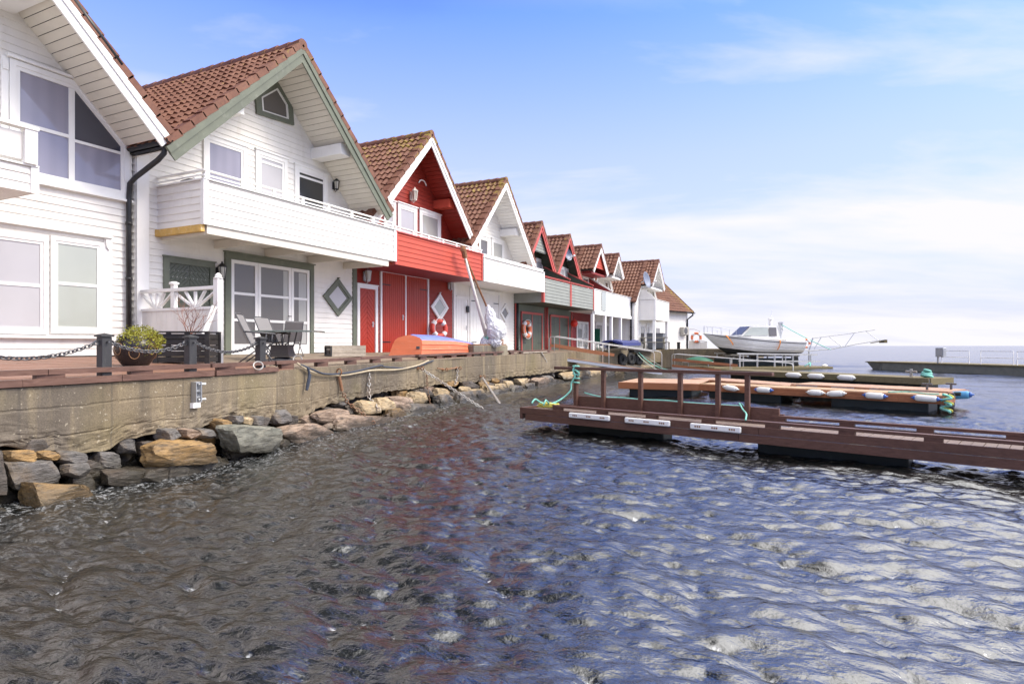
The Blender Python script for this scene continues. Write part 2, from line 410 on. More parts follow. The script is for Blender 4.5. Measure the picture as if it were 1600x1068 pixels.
# unseen bright cloud deck added overhead to light facades and water, strongest sunward
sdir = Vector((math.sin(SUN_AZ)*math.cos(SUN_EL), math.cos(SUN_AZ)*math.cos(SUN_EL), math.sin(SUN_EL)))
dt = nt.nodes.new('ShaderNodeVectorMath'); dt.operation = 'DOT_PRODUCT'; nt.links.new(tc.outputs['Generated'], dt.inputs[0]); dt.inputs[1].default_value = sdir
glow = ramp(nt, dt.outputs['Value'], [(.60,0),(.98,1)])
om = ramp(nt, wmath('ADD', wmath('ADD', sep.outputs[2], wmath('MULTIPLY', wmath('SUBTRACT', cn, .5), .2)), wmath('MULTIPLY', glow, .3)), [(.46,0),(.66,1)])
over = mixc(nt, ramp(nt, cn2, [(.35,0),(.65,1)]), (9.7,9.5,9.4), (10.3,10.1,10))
over = mixc(nt, ramp(nt, wmath('ADD', wmath('MULTIPLY', sep.outputs[0], .5), .5), [(.26,1),(.52,0)]), over, (.2,.22,.27))     # added deck darkened inland to keep the quayside water dark
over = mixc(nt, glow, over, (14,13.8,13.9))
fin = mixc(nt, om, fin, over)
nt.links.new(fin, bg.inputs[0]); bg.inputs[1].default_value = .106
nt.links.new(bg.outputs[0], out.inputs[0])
sl = bpy.data.lights.new('sun', 'SUN'); sl.energy = 1.35; sl.angle = R(20); sl.color = (1,.90,.77)
so = bpy.data.objects.new('sun', sl); C.objects.link(so); so.location = (10,-10,30)
sd = Vector((math.sin(SUN_AZ)*math.cos(SUN_EL), math.cos(SUN_AZ)*math.cos(SUN_EL), math.sin(SUN_EL)))
so.rotation_euler = sd.to_track_quat('Z', 'Y').to_euler()

# ------------------------------------------------------------------ building kit
def siding(mb, o, u, n, z0, z1, lo, hi, step=.14, lap=.02):
    """lapped boards on the plane through o (u = along, n = outward); lo(z)/hi(z) bound each course"""
    o, u, n = Vector(o), Vector(u), Vector(n); z = z0
    while z < z1 - 1e-4:
        zt = min(z+step, z1)
        a0, b0, a1, b1 = lo(z), hi(z), lo(zt), hi(zt)
        if b0 - a0 < .01: break
        if b1 < a1: a1 = b1 = (a1+b1)/2
        P = lambda t, zz, d: o + u*t + n*d + Vector((0,0,zz))
        j = rnd.uniform(-.0025,.0025)
        mb.add([P(a0,z,lap+j), P(b0,z,lap+j), P(b1,zt,.003), P(a1,zt,.003), P(a0,z,0), P(b0,z,0)],
               [(0,1,2,3), (4,5,1,0), (4,0,3), (1,5,2)])
        z = zt
    return mb

def clip(poly, a, b, c):        # keep a*x+b*y<=c
    o = []
    for i in range(len(poly)):
        p, q = poly[i], poly[(i+1) % len(poly)]
        fp, fq = a*p[0]+b*p[1]-c, a*q[0]+b*q[1]-c
        if fp <= 0: o.append(p)
        if fp*fq < 0:
            t = fp/(fp-fq); o.append((p[0]+t*(q[0]-p[0]), p[1]+t*(q[1]-p[1])))
    return o

def frame_rect(mb, x, y0, y1, z0, z1, w, d, wb=None):
    """four boards butted end to end round a rectangle on X = x, standing d proud"""
    wb = w if wb is None else wb
    mb.box(x, x+d, y0, y1, z1-w, z1); mb.box(x, x+d, y0, y1, z0, z0+wb)
    mb.box(x, x+d, y0, y0+w, z0+wb, z1-w); mb.box(x, x+d, y1-w, y1, z0+wb, z1-w)

def window(par, D, x0, yt, yb, x1, pm, fm='whitetrim', cas=.10, sash=.05, mull=(), trans=(), head=True, name='window', label=None, raw=None):
    if raw: y0, y1, z0, z1 = raw
    else:
        y0, z1 = fac(x0, yt, D); _, z0 = fac(x0, yb, D); y1, _ = fac(x1, yt, D)
    X = -D
    f = MB(); frame_rect(f, X+.012, y0, y1, z0, z1, cas, .045)
    a, b, c, d = y0+cas, y1-cas, z0+cas, z1-cas
    ys = [a] + [a+(b-a)*t for t in mull] + [b]
    zs = [c] + [c+(d-c)*t for t in trans] + [d]
    for t in ys[1:-1]: f.box(X+.012, X+.046, t-.04, t+.04, c, d)
    for i in range(len(ys)-1):
        l = ys[i] + (.04 if i else 0); r = ys[i+1] - (.04 if i < len(ys)-2 else 0)
        for t in zs[1:-1]: f.box(X+.012, X+.04, l+sash, r-sash, t-.028, t+.028)
        frame_rect(f, X+.012, l, r, c, d, sash, .030)
    if head: f.box(X+.012, X+.085, y0-.03, y1+.03, z1, z1+.035); f.box(X+.012, X+.075, y0-.01, y1+.01, z0-.03, z0)
    o = f.build(name, M[fm], par)
    if label: o['label'] = label
    MB().box(X+.005, X+.027, a+.01, b-.01, c+.01, d-.01).build('pane', M[pm], o)
    return o

def diamond(par, D, xl, xr, yt, yb, fm, pm):
    yc = (fac(xl, 500, D)[0] + fac(xr, 500, D)[0])/2; xm = (xl+xr)/2
    hw = (fac(xr, 500, D)[0] - fac(xl, 500, D)[0])/2
    zt, zb = fac(xm, yt, D)[1], fac(xm, yb, D)[1]; zc = (zt+zb)/2; hh = (zt-zb)/2
    X = -D + .012
    q = lambda s, x: [Vector((x, yc-hw*s, zc)), Vector((x, yc, zc+hh*s)), Vector((x, yc+hw*s, zc)), Vector((x, yc, zc-hh*s))]
    f = MB()
    for s0, s1, d in ((1, .74, .055), (.74, .62, .035)):
        A, B, A2, B2 = q(s0, X), q(s1, X), q(s0, X+d), q(s1, X+d)
        for i in range(4):
            j = (i+1) % 4
            f.add([A[i],A[j],B[j],B[i],A2[i],A2[j],B2[j],B2[i]], [(0,1,2,3),(7,6,5,4),(0,4,5,1),(3,2,6,7)])
    f.box(X, X+.08, yc-.02, yc+.02, zc+hh, zc+hh+.03)
    o = f.build('diamond_window', M[fm], par)
    MB().prism(q(.64, X), (.018,0,0)).build('pane', M[pm], o)

def planks(mb, X, y0, y1, z0, z1, style, w=.11, t=.016):
    if style == 'v':
        n = max(1, round((y1-y0)/w)); w = (y1-y0)/n
        for i in range(n): mb.box(X, X+t+rnd.uniform(-.002,.002), y0+i*w+.006, y0+(i+1)*w-.006, z0, z1)
        mb.box(X, X+.006, y0, y1, z0, z1)
    else:
        ym = (y0+y1)/2; mb.box(X, X+.006, y0, y1, z0, z1)
        for sgn, a, b in ((1, y0, ym-.004), (-1, ym+.004, y1)):
            if style == 'half': sgn, a, b = (1, y0, y1) if sgn == 1 else (-1, None, None)
            if a is None: continue
            c = -30.0
            while c < 36:
                poly = [(a,z0),(b,z0),(b,z1),(a,z1)]       # z - sgn*y in [c, c+w]
                s = sgn
                poly = clip(poly, -s, 1, c+w-.018) if poly else poly
                poly = clip(poly, s, -1, -c) if poly else poly
                if len(poly) > 2: mb.prism([(X, p[0], p[1]) for p in reversed(poly)], (t,0,0))
                c += w
    return mb
def door(par, D, y0, y1, z0, z1, m, fm, style='v', cas=.09, leaves=1, handle=True, hinges=False, label=None, w=.11):
    X = -D + .012
    p = MB(); g = .012; L = (y1-y0)/leaves
    for i in range(leaves): planks(p, X, y0+i*L+g/2, y0+(i+1)*L-g/2, z0, z1, style, w)
    o = p.build('door', M[m], par)
    if label: o['label'] = label
    f = MB(); f.box(X, X+.05, y0-cas, y0, z0, z1); f.box(X, X+.05, y1, y1+cas, z0, z1); f.box(X, X+.05, y0-cas, y1+cas, z1, z1+cas)
    f.box(X, X+.075, y0-cas-.02, y1+cas+.02, z1+cas, z1+cas+.025)
    if leaves == 2: f.box(X, X+.034, y0+L-.025, y0+L+.025, z0, z1)
    f.build('door_frame', M[fm], par)
    if handle:
        h = MB(); yh = y1-.09 if leaves == 1 else y0+L-.14; zh = z0+(z1-z0)*.46
        h.tube([(X+.016,yh,zh),(X+.07,yh,zh),(X+.07,yh-.11,zh)], .011, 8); h.box(X+.012, X+.022, yh-.025, yh+.025, zh-.11, zh+.06)
        h.build('handle', M['galv'], o)
    if hinges:
        h = MB()
        for yy, s in ((y0+.02, 1), (y1-.02, -1)):
            for zz in (z0+.32, z1-.38): h.box(X+.018, X+.027, yy, yy+s*.42, zz-.016, zz+.016)
        h.build('hinge', M['black'], o)
    return o

def wall_lamp(par, D, x, yc, m='black', s=1.0):
    y, z = fac(x, yc, D); X = -D + .02
    b = MB(); b.box(X, X+.03, y-.045*s, y+.045*s, z-.12*s, z+.1*s)
    b.tube([(X+.02,y,z-.12*s),(X+.09*s,y,z-.19*s),(X+.13*s,y,z-.14*s)], .013*s, 8)
    c = (X+.13*s, y, z)
    b.lathe(c, [(.03*s,-.15*s),(.055*s,-.13*s),(.06*s,-.11*s)], 6); b.lathe(c, [(.085*s,.10*s),(.09*s,.115*s),(.05*s,.16*s),(.02*s,.18*s),(.018*s,.21*s)], 6)
    for i in range(6):
        a = math.pi*i/3; b.tube([(c[0]+.055*s*math.cos(a), y+.055*s*math.sin(a), z-.11*s), (c[0]+.082*s*math.cos(a), y+.082*s*math.sin(a), z+.105*s)], .006*s, 4)
    o = b.build('wall_lamp', M[m], par)
    MB().lathe(c, [(.045*s,-.11*s),(.072*s,.10*s)], 6).build('lamp_glass', M['lampglass'], o)

def tiles(mb, o, u, L, s, n, mossf, tw=.215, th=.305, seed=0):
    """pantiles: o = eave corner, u = unit along the eave (length L), s = eave->ridge vector, n = normal; every course laps the one below"""
    rr = random.Random(seed)
    o, u, s, n = Vector(o), Vector(u), Vector(s), Vector(n); SL = s.length; s = s.normalized()
    nr = max(1, round(SL/th)); th = SL/nr; nc = max(1, round(L/tw)); tw = L/nc
    prof = ((0,.0),(.12,.022),(.3,.043),(.46,.040),(.62,.014),(.8,.0))
    for r in range(nr):
        lower, upper, lip = [], [], []
        for c in range(nc):
            j = rr.uniform(-.006,.007); js = rr.uniform(-.012,.012)
            for t, h in prof:
                p = o + u*((c+t)*tw)
                lower.append(p + s*(r*th-.03+js) + n*(h+.046+j)); upper.append(p + s*((r+1)*th) + n*(h+.006+j))
                lip.append(p + s*(r*th-.025+js) + n*(h*.3+.002))
        p = o + u*L
        lower.append(p + s*(r*th-.03) + n*.046); upper.append(p + s*((r+1)*th) + n*.006); lip.append(p + s*(r*th-.025) + n*.002)
        mb.grid([lip, lower, upper])
        for row in (lip, lower, upper):
            for q in row: mb.a.append(mossf(q))

def roof(par, D, Dp, depth, ry, rz, hw, ez, barge, soff, drop=0, moss=.6, purlin=None, left=True, seed=1, bh=.24, ends=True):
    """saddle roof with its ridge running back from the sea; drop > 0: only the top part (a projecting gablet)"""
    T = MB(); slope = (rz-ez)/hw
    for sd in (-1, 1):
        yb = ry + sd*hw; s = Vector((0, -sd*hw, rz-ez)); n = Vector((0, sd*(rz-ez), hw)).normalized()
        mf = lambda q: moss*max(0, 1 - (rz-q.z)/2.2)*(.5 + .5*max(0, 1-(-Dp-q.x)/4))
        if sd == -1: tiles(T, (-Dp-.12, yb, ez), (-1,0,0), depth-.12, s, n, mf, seed=seed)
        else: tiles(T, (-Dp-depth, yb, ez), (1,0,0), depth-.12, s, n, mf, seed=seed+9)
        # verge pieces along the rake
        SL = s.length; un = s.normalized(); k = max(2, round(SL/.36)); st = SL/k
        for i in range(k):
            p = Vector((-Dp-.05, yb, ez)) + un*(i*st-.03); q = Vector((-Dp-.05, yb, ez)) + un*((i+1)*st)
            p += n*.035; q += n*.008
            T.obox((p+q)/2, (q-p)/2, Vector((.115,0,0)), n*.065)
        T.a += [mf(Vector(v)) for v in T.v[len(T.a):]]
    m_ = Vector((0,0,1))
    k = max(2, round(depth/.38)); st = depth/k
    for i in range(k):       # ridge caps, each a little larger at its lapping end
        x0 = -Dp+.06-i*st; x1 = x0-st
        T.tube([(x0, ry, rz+.0), (x1-.03, ry, rz-.012)], [.135,.118], 10)
    T.a += [moss*.9*max(0, 1-(-Dp-v[0])/5) for v in T.v[len(T.a):]]
    o = T.build('roof', M['tile'], par)
    # boarding under the tiles, planked soffit where the roof sails past the wall
    dk = MB(); sf = MB(); bb = MB()
    for sd in (-1, 1):
        yb = ry + sd*hw; s = Vector((0, -sd*hw, rz-ez)); un = s.normalized(); n = Vector((0, sd*(rz-ez), hw)).normalized()
        a = Vector((-Dp-.02, yb, ez)) - n*.05; b = a + s
        dk.add([a, b, b+Vector((-depth+.02,0,0)), a+Vector((-depth+.02,0,0)), a-n*.05, b-n*.05-m_*.02, b+Vector((-depth+.02,0,0))-n*.05-m_*.02, a+Vector((-depth+.02,0,0))-n*.05],
               [(0,1,2,3),(7,6,5,4),(0,4,5,1),(3,2,6,7),(0,3,7,4)])
        SL = s.length; k = max(3, round(SL/.15)); st = SL/k
        for i in range(k):
            p = Vector((-Dp-.025, yb, ez)) + un*(i*st+.005) - n*.125; q = Vector((-Dp-.025, yb, ez)) + un*((i+1)*st-.006) - n*.125
            back = Vector((-(D-Dp)-.02,0,0))
            sf.add([p, q, q+back, p+back, p-n*.02, q-n*.02, q+back-n*.02, p+back-n*.02], [(4,5,6,7),(0,1,5,4),(2,3,7,6),(3,0,4,7),(1,2,6,5)])
        p0 = Vector((-Dp, yb, ez)); p1 = Vector((-Dp, ry, rz))
        ex = -un*.10 if drop == 0 else Vector((0,0,0))
        p0 = p0 + ex - n*.04; p1 = p1 - Vector((0,0,.055))
        v = Vector((0,0,-bh*1.25))
        bb.add([p0, p1, p1+v, p0 - n*bh, p0+Vector((.035,0,0)), p1+Vector((.035,0,0)), p1+v+Vector((.035,0,0)), p0-n*bh+Vector((.035,0,0))],
               [(0,1,2,3),(7,6,5,4),(0,4,5,1),(3,2,6,7),(0,3,7,4),(1,5,6,2)])
        v2 = v*.45; f0 = Vector((.036,0,0)); f1 = Vector((.06,0,0))
        bb.add([p0+f0, p1+f0, p1+v2+f0, p0-n*bh*.45+f0, p0+f1, p1+f1, p1+v2+f1, p0-n*bh*.45+f1], [(7,6,5,4),(0,4,5,1),(3,2,6,7),(0,3,7,4),(1,5,6,2)])
    dk.build('roof_boarding', M['black'], par)
    sf.build('soffit', M[soff], par)
    bb.build('bargeboard', M[barge], par)
    if purlin:
        frac, mm = purlin
        for sd in (-1, 1):
            y = ry + sd*hw*frac; z = rz - hw*frac*slope - .19
            MB().box(-D, -Dp-.14, y-.18, y+.18, z-.30, z-.02).build('purlin_box', M[mm], par)
    return slope

def gable_wall(par, D, y0, y1, zb, ry, rz, slope, m, step=.135, corner=None, depth=7.5):
    under = .17
    lo = lambda z: max(y0, ry - (rz-under-z)/slope); hi = lambda z: min(y1, ry + (rz-under-z)/slope)
    mb = siding(MB(), (-D,0,0), (0,1,0), (1,0,0), zb, rz-under, lo, hi, step)
    # side walls and back
    ze = rz - under - slope*max(ry-y0, y1-ry)
    for y, s in ((y0, -1), (y1, 1)):
        siding(mb, (-D, y, 0), (-1,0,0), (0,s,0), zb, ze, lambda z: 0, lambda z: depth, step)
    mb.add([(-D-depth,y0,zb),(-D-depth,y1,zb),(-D-depth,y1,ze),(-D-depth,ry,rz-under),(-D-depth,y0,ze)], [(0,1,2,3,4)])
    o = mb.build('wall', M[m], par)
    MB().box(-D-depth+.05, -D-.02, y0+.03, y1-.03, zb-.22, zb).build('plinth', M['black'], par)
    if corner:
        c = MB()
        for y in corner[1]: c.box(-D+.004, -D+.05, y-.11, y+.11, zb, ze+.1)
        c.build('corner_board', M[corner[0]], par)
    return o

def balcony(par, y0, y1, D0, D1, z0, z1, m, trim='whitetrim', rail='whitetrim', zr=None, ends=True, stubs=True, cap=True, under='white', railx=0):
    """solid boarded balcony: parapet front and sides, floor, joists, edge trims, tube rail above"""
    w = siding(MB(), (-D1,0,0), (0,1,0), (1,0,0), z0, z1, lambda z: y0, lambda z: y1)
    w.box(-D1-.05, -D1-.001, y0+.001, y1-.001, z0+.002, z1-.002)
    siding(w, (-D1,y0,0), (-1,0,0), (0,-1,0), z0, z1, lambda z: 0, lambda z: D0-D1)
    w.box(-D0, -D1-.052, y0+.001, y0+.04, z0+.002, z1-.002)
    siding(w, (-D0,y1,0), (1,0,0), (0,1,0), z0, z1, lambda z: 0, lambda z: D0-D1)
    w.box(-D0, -D1-.052, y1-.04, y1-.001, z0+.002, z1-.002)
    b = w.build('balcony', M[m], par)
    f = MB(); f.box(-D0, -D1-.03, y0+.045, y1-.045, z0+.02, z0+.10)
    k = max(3, round((D0-D1)/.15))
    for i in range(k): f.box(-D0+i*(D0-D1)/k+.004, -D0+(i+1)*(D0-D1)/k-.006, y0+.05, y1-.05, z0-.002, z0+.018)
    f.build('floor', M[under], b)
    t = MB()
    if ends:
        for y in (y0, y1): t.box(-D1+.004, -D1+.036, y-.055, y+.055, z0-.004, z1+.004)
        t.box(-D1-.09, -D1+.004, y0-.032, y0-.022, z0-.004, z1+.004)
    if cap:
        t.box(-D1-.085, -D1+.05, y0-.05, y1+.05, z1+.006, z1+.032); t.box(-D0, -D1-.086, y0-.05, y0+.07, z1+.006, z1+.032)
    if t.v: t.build('trim', M[trim], b)
    if zr:
        r = MB(); X = -D1-.03
        r.box(X-.035, X+.035, y0-.03, y1+.03, zr-.03, zr); r.box(-D0, X-.036, y0-.03, y0+.04, zr-.03, zr)
        if stubs:
            n = max(2, round((y1-y0)/.85))
            for i in range(n+1):
                y = y0+.05+(y1-y0-.1)*i/n; r.box(X-.025, X+.025, y-.035, y+.035, z1+.033, zr-.031)
            r.box(X-.012, X+.012, y0, y1, (z1+zr)/2-.012, (z1+zr)/2+.016)
            r.box(-D0, X-.03, y0, y0+.02, (z1+zr)/2-.012, (z1+zr)/2+.016)
        r.build('rail', M[rail], b)
    return b

def downpipe(par, pts, r=.045, m='black', name='downpipe'):
    b = MB().tube(pts, r, 10)
    p, q = Vector(pts[-2]), Vector(pts[-1])
    for t in (.15, .5, .85): 
        c = p.lerp(q, t); b.tube([c+Vector((0,0,.03)), c-Vector((0,0,.03))], r*1.25, 10)
    return b.build(name, M[m], par, smooth=True)
def gutter(par, p, q, r=.065, m='black'):
    p, q = Vector(p), Vector(q); d = (q-p).normalized(); w = d.cross(Vector((0,0,1)))
    rows = []
    for rr_ in (r, r-.008):
        for e in (p, q): rows.append([e + w*math.cos(math.pi*i/8)*rr_ - Vector((0,0,1))*math.sin(math.pi*i/8)*rr_ for i in range(9)])
    mb = MB().grid([rows[0], rows[1]]); mb.grid([rows[3], rows[2]])
    return mb.build('gutter', M[m], par)

D = 12.3; ZB = 1.42
# ---- house 1: large white gable at the left edge
h1 = thing('boathouse', 'white gabled house at the left edge with a five sided upper window', 'house', (-D, 4.3, 1.4))
sl1 = roof(h1, D, 11.1, 9.2, 4.3, 8.86, 3.35, 5.60, 'whitetrim', 'cream', moss=.1, purlin=(.36,'whitetrim'), seed=3, bh=.27)
gable_wall(h1, D, .9, 7.70, ZB, 4.3, 8.86, sl1, 'white')
MB().tube([(-11.08, 5.9, 7.35),(-11.08, 6.75, 6.52)], .055, 10).build('verge_pipe', M['black'], h1, smooth=True)
def house1_windows():
    X = -D + .012
    # lower pair: two big lights, the right one with an opening casement
    for (x0, x1, yt, yb, tr) in ((-72, 73, 353, 520, (.5,)), (77, 160, 368, 520, (.52,))):
        window(h1, D, x0, yt, yb, x1, 'blind' if x0 < 0 else 'frost', cas=.07, trans=tr, head=False)
    y0 = fac(-72, 400)[0]; y1 = fac(172, 400)[0]; zt = fac(77, 362)[1]; zb = fac(77, 522)[1]
    m = MB(); m.box(X, X+.09, y0, y1, zt+.03, zt+.08); m.box(X, X+.03, fac(161,400)[0], fac(173,400)[0], zb, zt+.03)
    m.box(X, X+.085, y0, y1, zb-.07, zb-.02)
    yc = fac(167, 400)[0]
    m.prism([(X+.031, yc-.06, zt), (X+.031, yc+.06, zt), (X+.031, yc+.05, zt-.13), (X+.031, yc, zt-.2), (X+.031, yc-.05, zt-.13)], (.035,0,0))
    m.build('window_trim', M['whitetrim'], h1)
    # upper five sided window
    P = lambda x, y: fac(x, y)
    yl, z0 = P(22, 268); zt = P(22, 103)[1]; ym = P(110, 200)[0]; yr = P(192, 200)[0]
    zk = P(116, 145)[1]; zr = P(190, 228)[1]; yk = P(116, 145)[0]
    pts = [(yl, z0), (yr, z0), (yr, zr), (yk, zt), (yl, zt)]
    cy = sum(p[0] for p in pts)/5; cz = sum(p[1] for p in pts)/5
    def inset(d):
        out = []
        n = len(pts)
        for i in range(n):
            a, b, c = Vector(pts[i-1]), Vector(pts[i]), Vector(pts[(i+1) % n])
            d1 = (b-a).normalized(); d2 = (c-b).normalized()
            n1 = Vector((-d1.y, d1.x)); n2 = Vector((-d2.y, d2.x))
            k = (n1+n2)/(1+n1.dot(n2)); q = b + k*d
            out.append((q.x, q.y))
        return out
    f = MB()
    for d0, d1, pr in ((-.09, .0, .055), (0, .065, .04)):
        A, B = inset(d0), inset(d1)
        for i in range(5):
            j = (i+1) % 5
            lo = [(X, *A[i]), (X, *A[j]), (X, *B[j]), (X, *B[i])]
            f.prism(lo, (pr,0,0))
    zt1, zt2 = P(40, 193)[1], P(120, 218)[1]
    f.box(X, X+.036, ym-.05, ym+.05, z0+.06, zt-.07)
    f.box(X, X+.034, yl+.06, ym-.051, zt1-.06, zt1); f.box(X, X+.034, ym+.051, yr-.06, zt2-.07, zt2-.02)
    f.box(X, X+.10, yl-.14, yk+.22, zt+.10, zt+.145); f.box(X, X+.1, yl-.1, yr+.14, z0-.14, z0-.095)
    o = f.build('window', M['whitetrim'], h1)
    ip = inset(.05)
    a1 = clip(ip, 1, 0, ym); MB().prism([(X, *p) for p in a1], (.016,0,0)).build('pane', M['curtain'], o)
    a2 = clip(ip, -1, 0, -ym); lo_ = clip(a2, 0, 1, zt2-.04); up_ = clip(a2, 0, -1, -(zt2-.04))
    MB().prism([(X, *p) for p in lo_], (.016,0,0)).build('pane', M['curtain'], o); MB().prism([(X, *p) for p in up_], (.016,0,0)).build('pane', M['navy'], o)
    b = MB(); b.box(X, X+.026, yl-.20, yl-.095, z0-.1, zt+.1); b.box(X, X+.05, yl-.19, yl-.105, zt-.12, zt+.02); b.build('window_trim', M['whitetrim'], h1)
house1_windows()
# its balcony, cut by the picture edge
yb1 = fac(53, 330, 10.85)[0]
bal1 = balcony(h1, 1.2, yb1, D, 10.85, 3.93, 4.32, 'white', cap=True)
m = MB()
zt = fac(40, 203, 10.85)[1]
m.box(-10.87, -10.76, yb1-.16, yb1+.01, 4.353, zt); m.box(-10.89, -10.74, 1.2, yb1+.02, zt+.001, zt+.05); m.box(-D, -10.891, yb1-.06, yb1, zt+.001, zt+.05)
m.build('rail', M['whitetrim'], bal1)
a = MB(); a.box(-10.83, -10.82, 1.3, yb1-.17, 4.40, zt-.06); a.box(-D+.05, -10.9, yb1-.05, yb1-.04, 4.40, zt-.06); a.build('screen', M['acrylic'], bal1)

# ---- house 2: white with grey-green trim
h2 = thing('boathouse', 'white gabled house with grey green bargeboards and a green framed glass door', 'house', (-D, 11.0, 1.4))
sl2 = roof(h2, D, 11.1, 9.2, 11.0, 8.70, 3.38, 5.42, 'greentrim', 'cream', moss=.30, purlin=(.5,'whitetrim'), seed=5, bh=.29)
gable_wall(h2, D, 7.76, 14.26, ZB, 11.0, 8.70, sl2, 'white')
MB().box(-D+.004, -D+.07, 7.77, 8.02, ZB, 5.6).build('corner_board', M['whitetrim'], h2)
MB().box(-D+.004, -D+.05, 14.14, 14.30, ZB, 4.2).build('corner_board', M['greentrim'], h2)
for (x0, yt, yb, x1, pm) in ((316, 208, 320, 384, 'curtain'), (398, 233, 330, 447, 'blind'), (459, 257, 345, 510, 'dark')):
    window(h2, D, x0, yt, yb, x1, pm, cas=.10, sash=.06, trans=((.88,) if pm != 'curtain' else ()))
wall_lamp(h2, D, 520, 290, 'black', .95)
wall_lamp(h2, D, 339, 426, 'black', 1.15)
# green gable window: five sided, under the right rake
def gable_window():
    X = -D+.012
    pts = [fac(403, 176), fac(453, 192), fac(451, 165), fac(432, 133), fac(401, 150)]
    f = MB(); c = Vector((sum(p[0] for p in pts)/5, sum(p[1] for p in pts)/5))
    A = [c + (Vector(p)-c)*1.16 for p in pts]; B = [Vector(p) for p in pts]; B = [c + (b-c)*.84 for b in B]; Cc = [c + (b-c)*.86 for b in B]
    for i in range(5):
        j = (i+1) % 5
        f.prism([(X,*A[i]),(X,*A[j]),(X,*B[j]),(X,*B[i])], (.06,0,0))
    o = f.build('gable_window', M['greentrim'], h2)
    g = MB()
    for i in range(5):
        j = (i+1) % 5
        g.prism([(X,*B[i]),(X,*B[j]),(X,*Cc[j]),(X,*Cc[i])], (.04,0,0))
    g.build('sash', M['whitetrim'], o)
    MB().prism([(X,*p) for p in Cc], (.02,0,0)).build('pane', M['dim'], o)
gable_window()
bal2 = balcony(h2, 8.24, 14.23, D, 10.85, 3.97, 4.84, 'white', zr=5.05)
m = MB(); m.box(-10.95, -10.87, 8.3, 14.0, 3.80, 3.965)
for y in (8.34, 9.6, 11.0, 12.4, 13.8): m.box(-D, -10.951, y-.04, y+.04, 3.78, 3.96)
m.build('joist', M['cream'], bal2)
MB().box(-D+.02, -10.88, 8.17, 8.255, 3.83, 3.965).build('edge_board', M['rustyellow'], bal2)
# ground floor door and glazed doors
y0, z1 = fac(258, 406); y1 = fac(329, 406)[0]
door(h2, D, y0+.06, y1-.05, ZB, z1-.05, 'greendoor', 'greentrim', 'chev', .12, 1, False, w=.10)
y0, y1 = 9.82, 12.57; zt = 3.74; X = -D+.012
m = MB(); m.box(X, X+.06, y0, y0+.15, ZB-.1, zt); m.box(X, X+.06, y1-.13, y1, ZB-.02, zt); m.box(X, X+.06, y0+.15, y1-.13, zt-.14, zt); m.box(X, X+.09, y0-.03, y1+.03, zt, zt+.03)
m.build('door_frame', M['greentrim'], h2)
cuts = [y0+.16, fac(401, 480)[0], fac(453, 480)[0], y1-.14]
for i in range(3):
    a, b = cuts[i]+.006, cuts[i+1]-.006; z0 = ZB-.02; z2 = zt-.15; f = MB()
    f.box(X, X+.04, a, a+.08, z0, z2); f.box(X, X+.04, b-.08, b, z0, z2); f.box(X, X+.04, a+.08, b-.08, z2-.08, z2); f.box(X, X+.04, a+.08, b-.08, z0, z0+.24)
    for zz in (z0+.24+(z2-z0-.32)*.30, z0+.24+(z2-z0-.32)*.63): f.box(X, X+.036, a+.08, b-.08, zz-.03, zz+.03)
    o = f.build('glazed_door', M['whitetrim'], h2)
    MB().box(X-.004, X+.016, a+.07, b-.07, z0+.23, z2-.07).build('pane', M['dim'], o)
    if i == 2:
        MB().box(X+.0161, X+.0175, b-.36, b-.09, z0+.26, z2-.1).build('curtain', M['netcurtain'], o)
    if i == 1:
        MB().box(X+.0161, X+.0175, b-.24, b-.085, z0+.26, z2-.1).build('curtain', M['netcurtain'], o)
        MB().tube([(X+.04,b-.04,2.35),(X+.09,b-.04,2.35),(X+.09,b-.14,2.35)], .011, 8).build('handle', M['black'], o)
diamond(h2, D, 503, 549, 435, 494, 'greentrim', 'blind')
# gutter between houses 1 and 2 and the black downpipe
gutter(h2, (-11.0, 7.62, 5.47), (-20, 7.62, 5.40))
pd = lambda x, y, Dd: Vector((-Dd, *fac(x, y, Dd)))
downpipe(h2, [pd(259,222,11.15), pd(256,240,11.2), pd(247,250,11.3), pd(212,277,12.05), pd(203,287,12.2), pd(201.5,312,12.2), Vector((-12.2, fac(201.5,400,12.2)[0], 1.36))], .05)

bq = thing('barbecue', 'small black kettle barbecue on the balcony of the green trimmed house', 'barbecue', (-11.75, 8.62, 4.07))
MB().lathe((-11.75,8.62,4.62), [(.05,0),(.2,.05),(.27,.14),(.285,.2)], 20).build('bowl', M['black'], bq, smooth=True)
o = MB().lathe((-11.75,8.62,4.825), [(.29,0),(.28,.06),(.22,.15),(.1,.21),(.02,.22)], 20).build('lid', M['black'], bq, smooth=True); MB().tube([(-11.75,8.55,5.04),(-11.75,8.57,5.09),(-11.75,8.67,5.09),(-11.75,8.69,5.04)], .012, 6).build('handle', M['galv'], o)
for a in (0,2.1,4.2): MB().tube([(-11.75+.15*math.cos(a),8.62+.15*math.sin(a),4.68),(-11.75+.26*math.cos(a),8.62+.26*math.sin(a),4.075)], .014, 6).build('leg', M['galv'], bq)
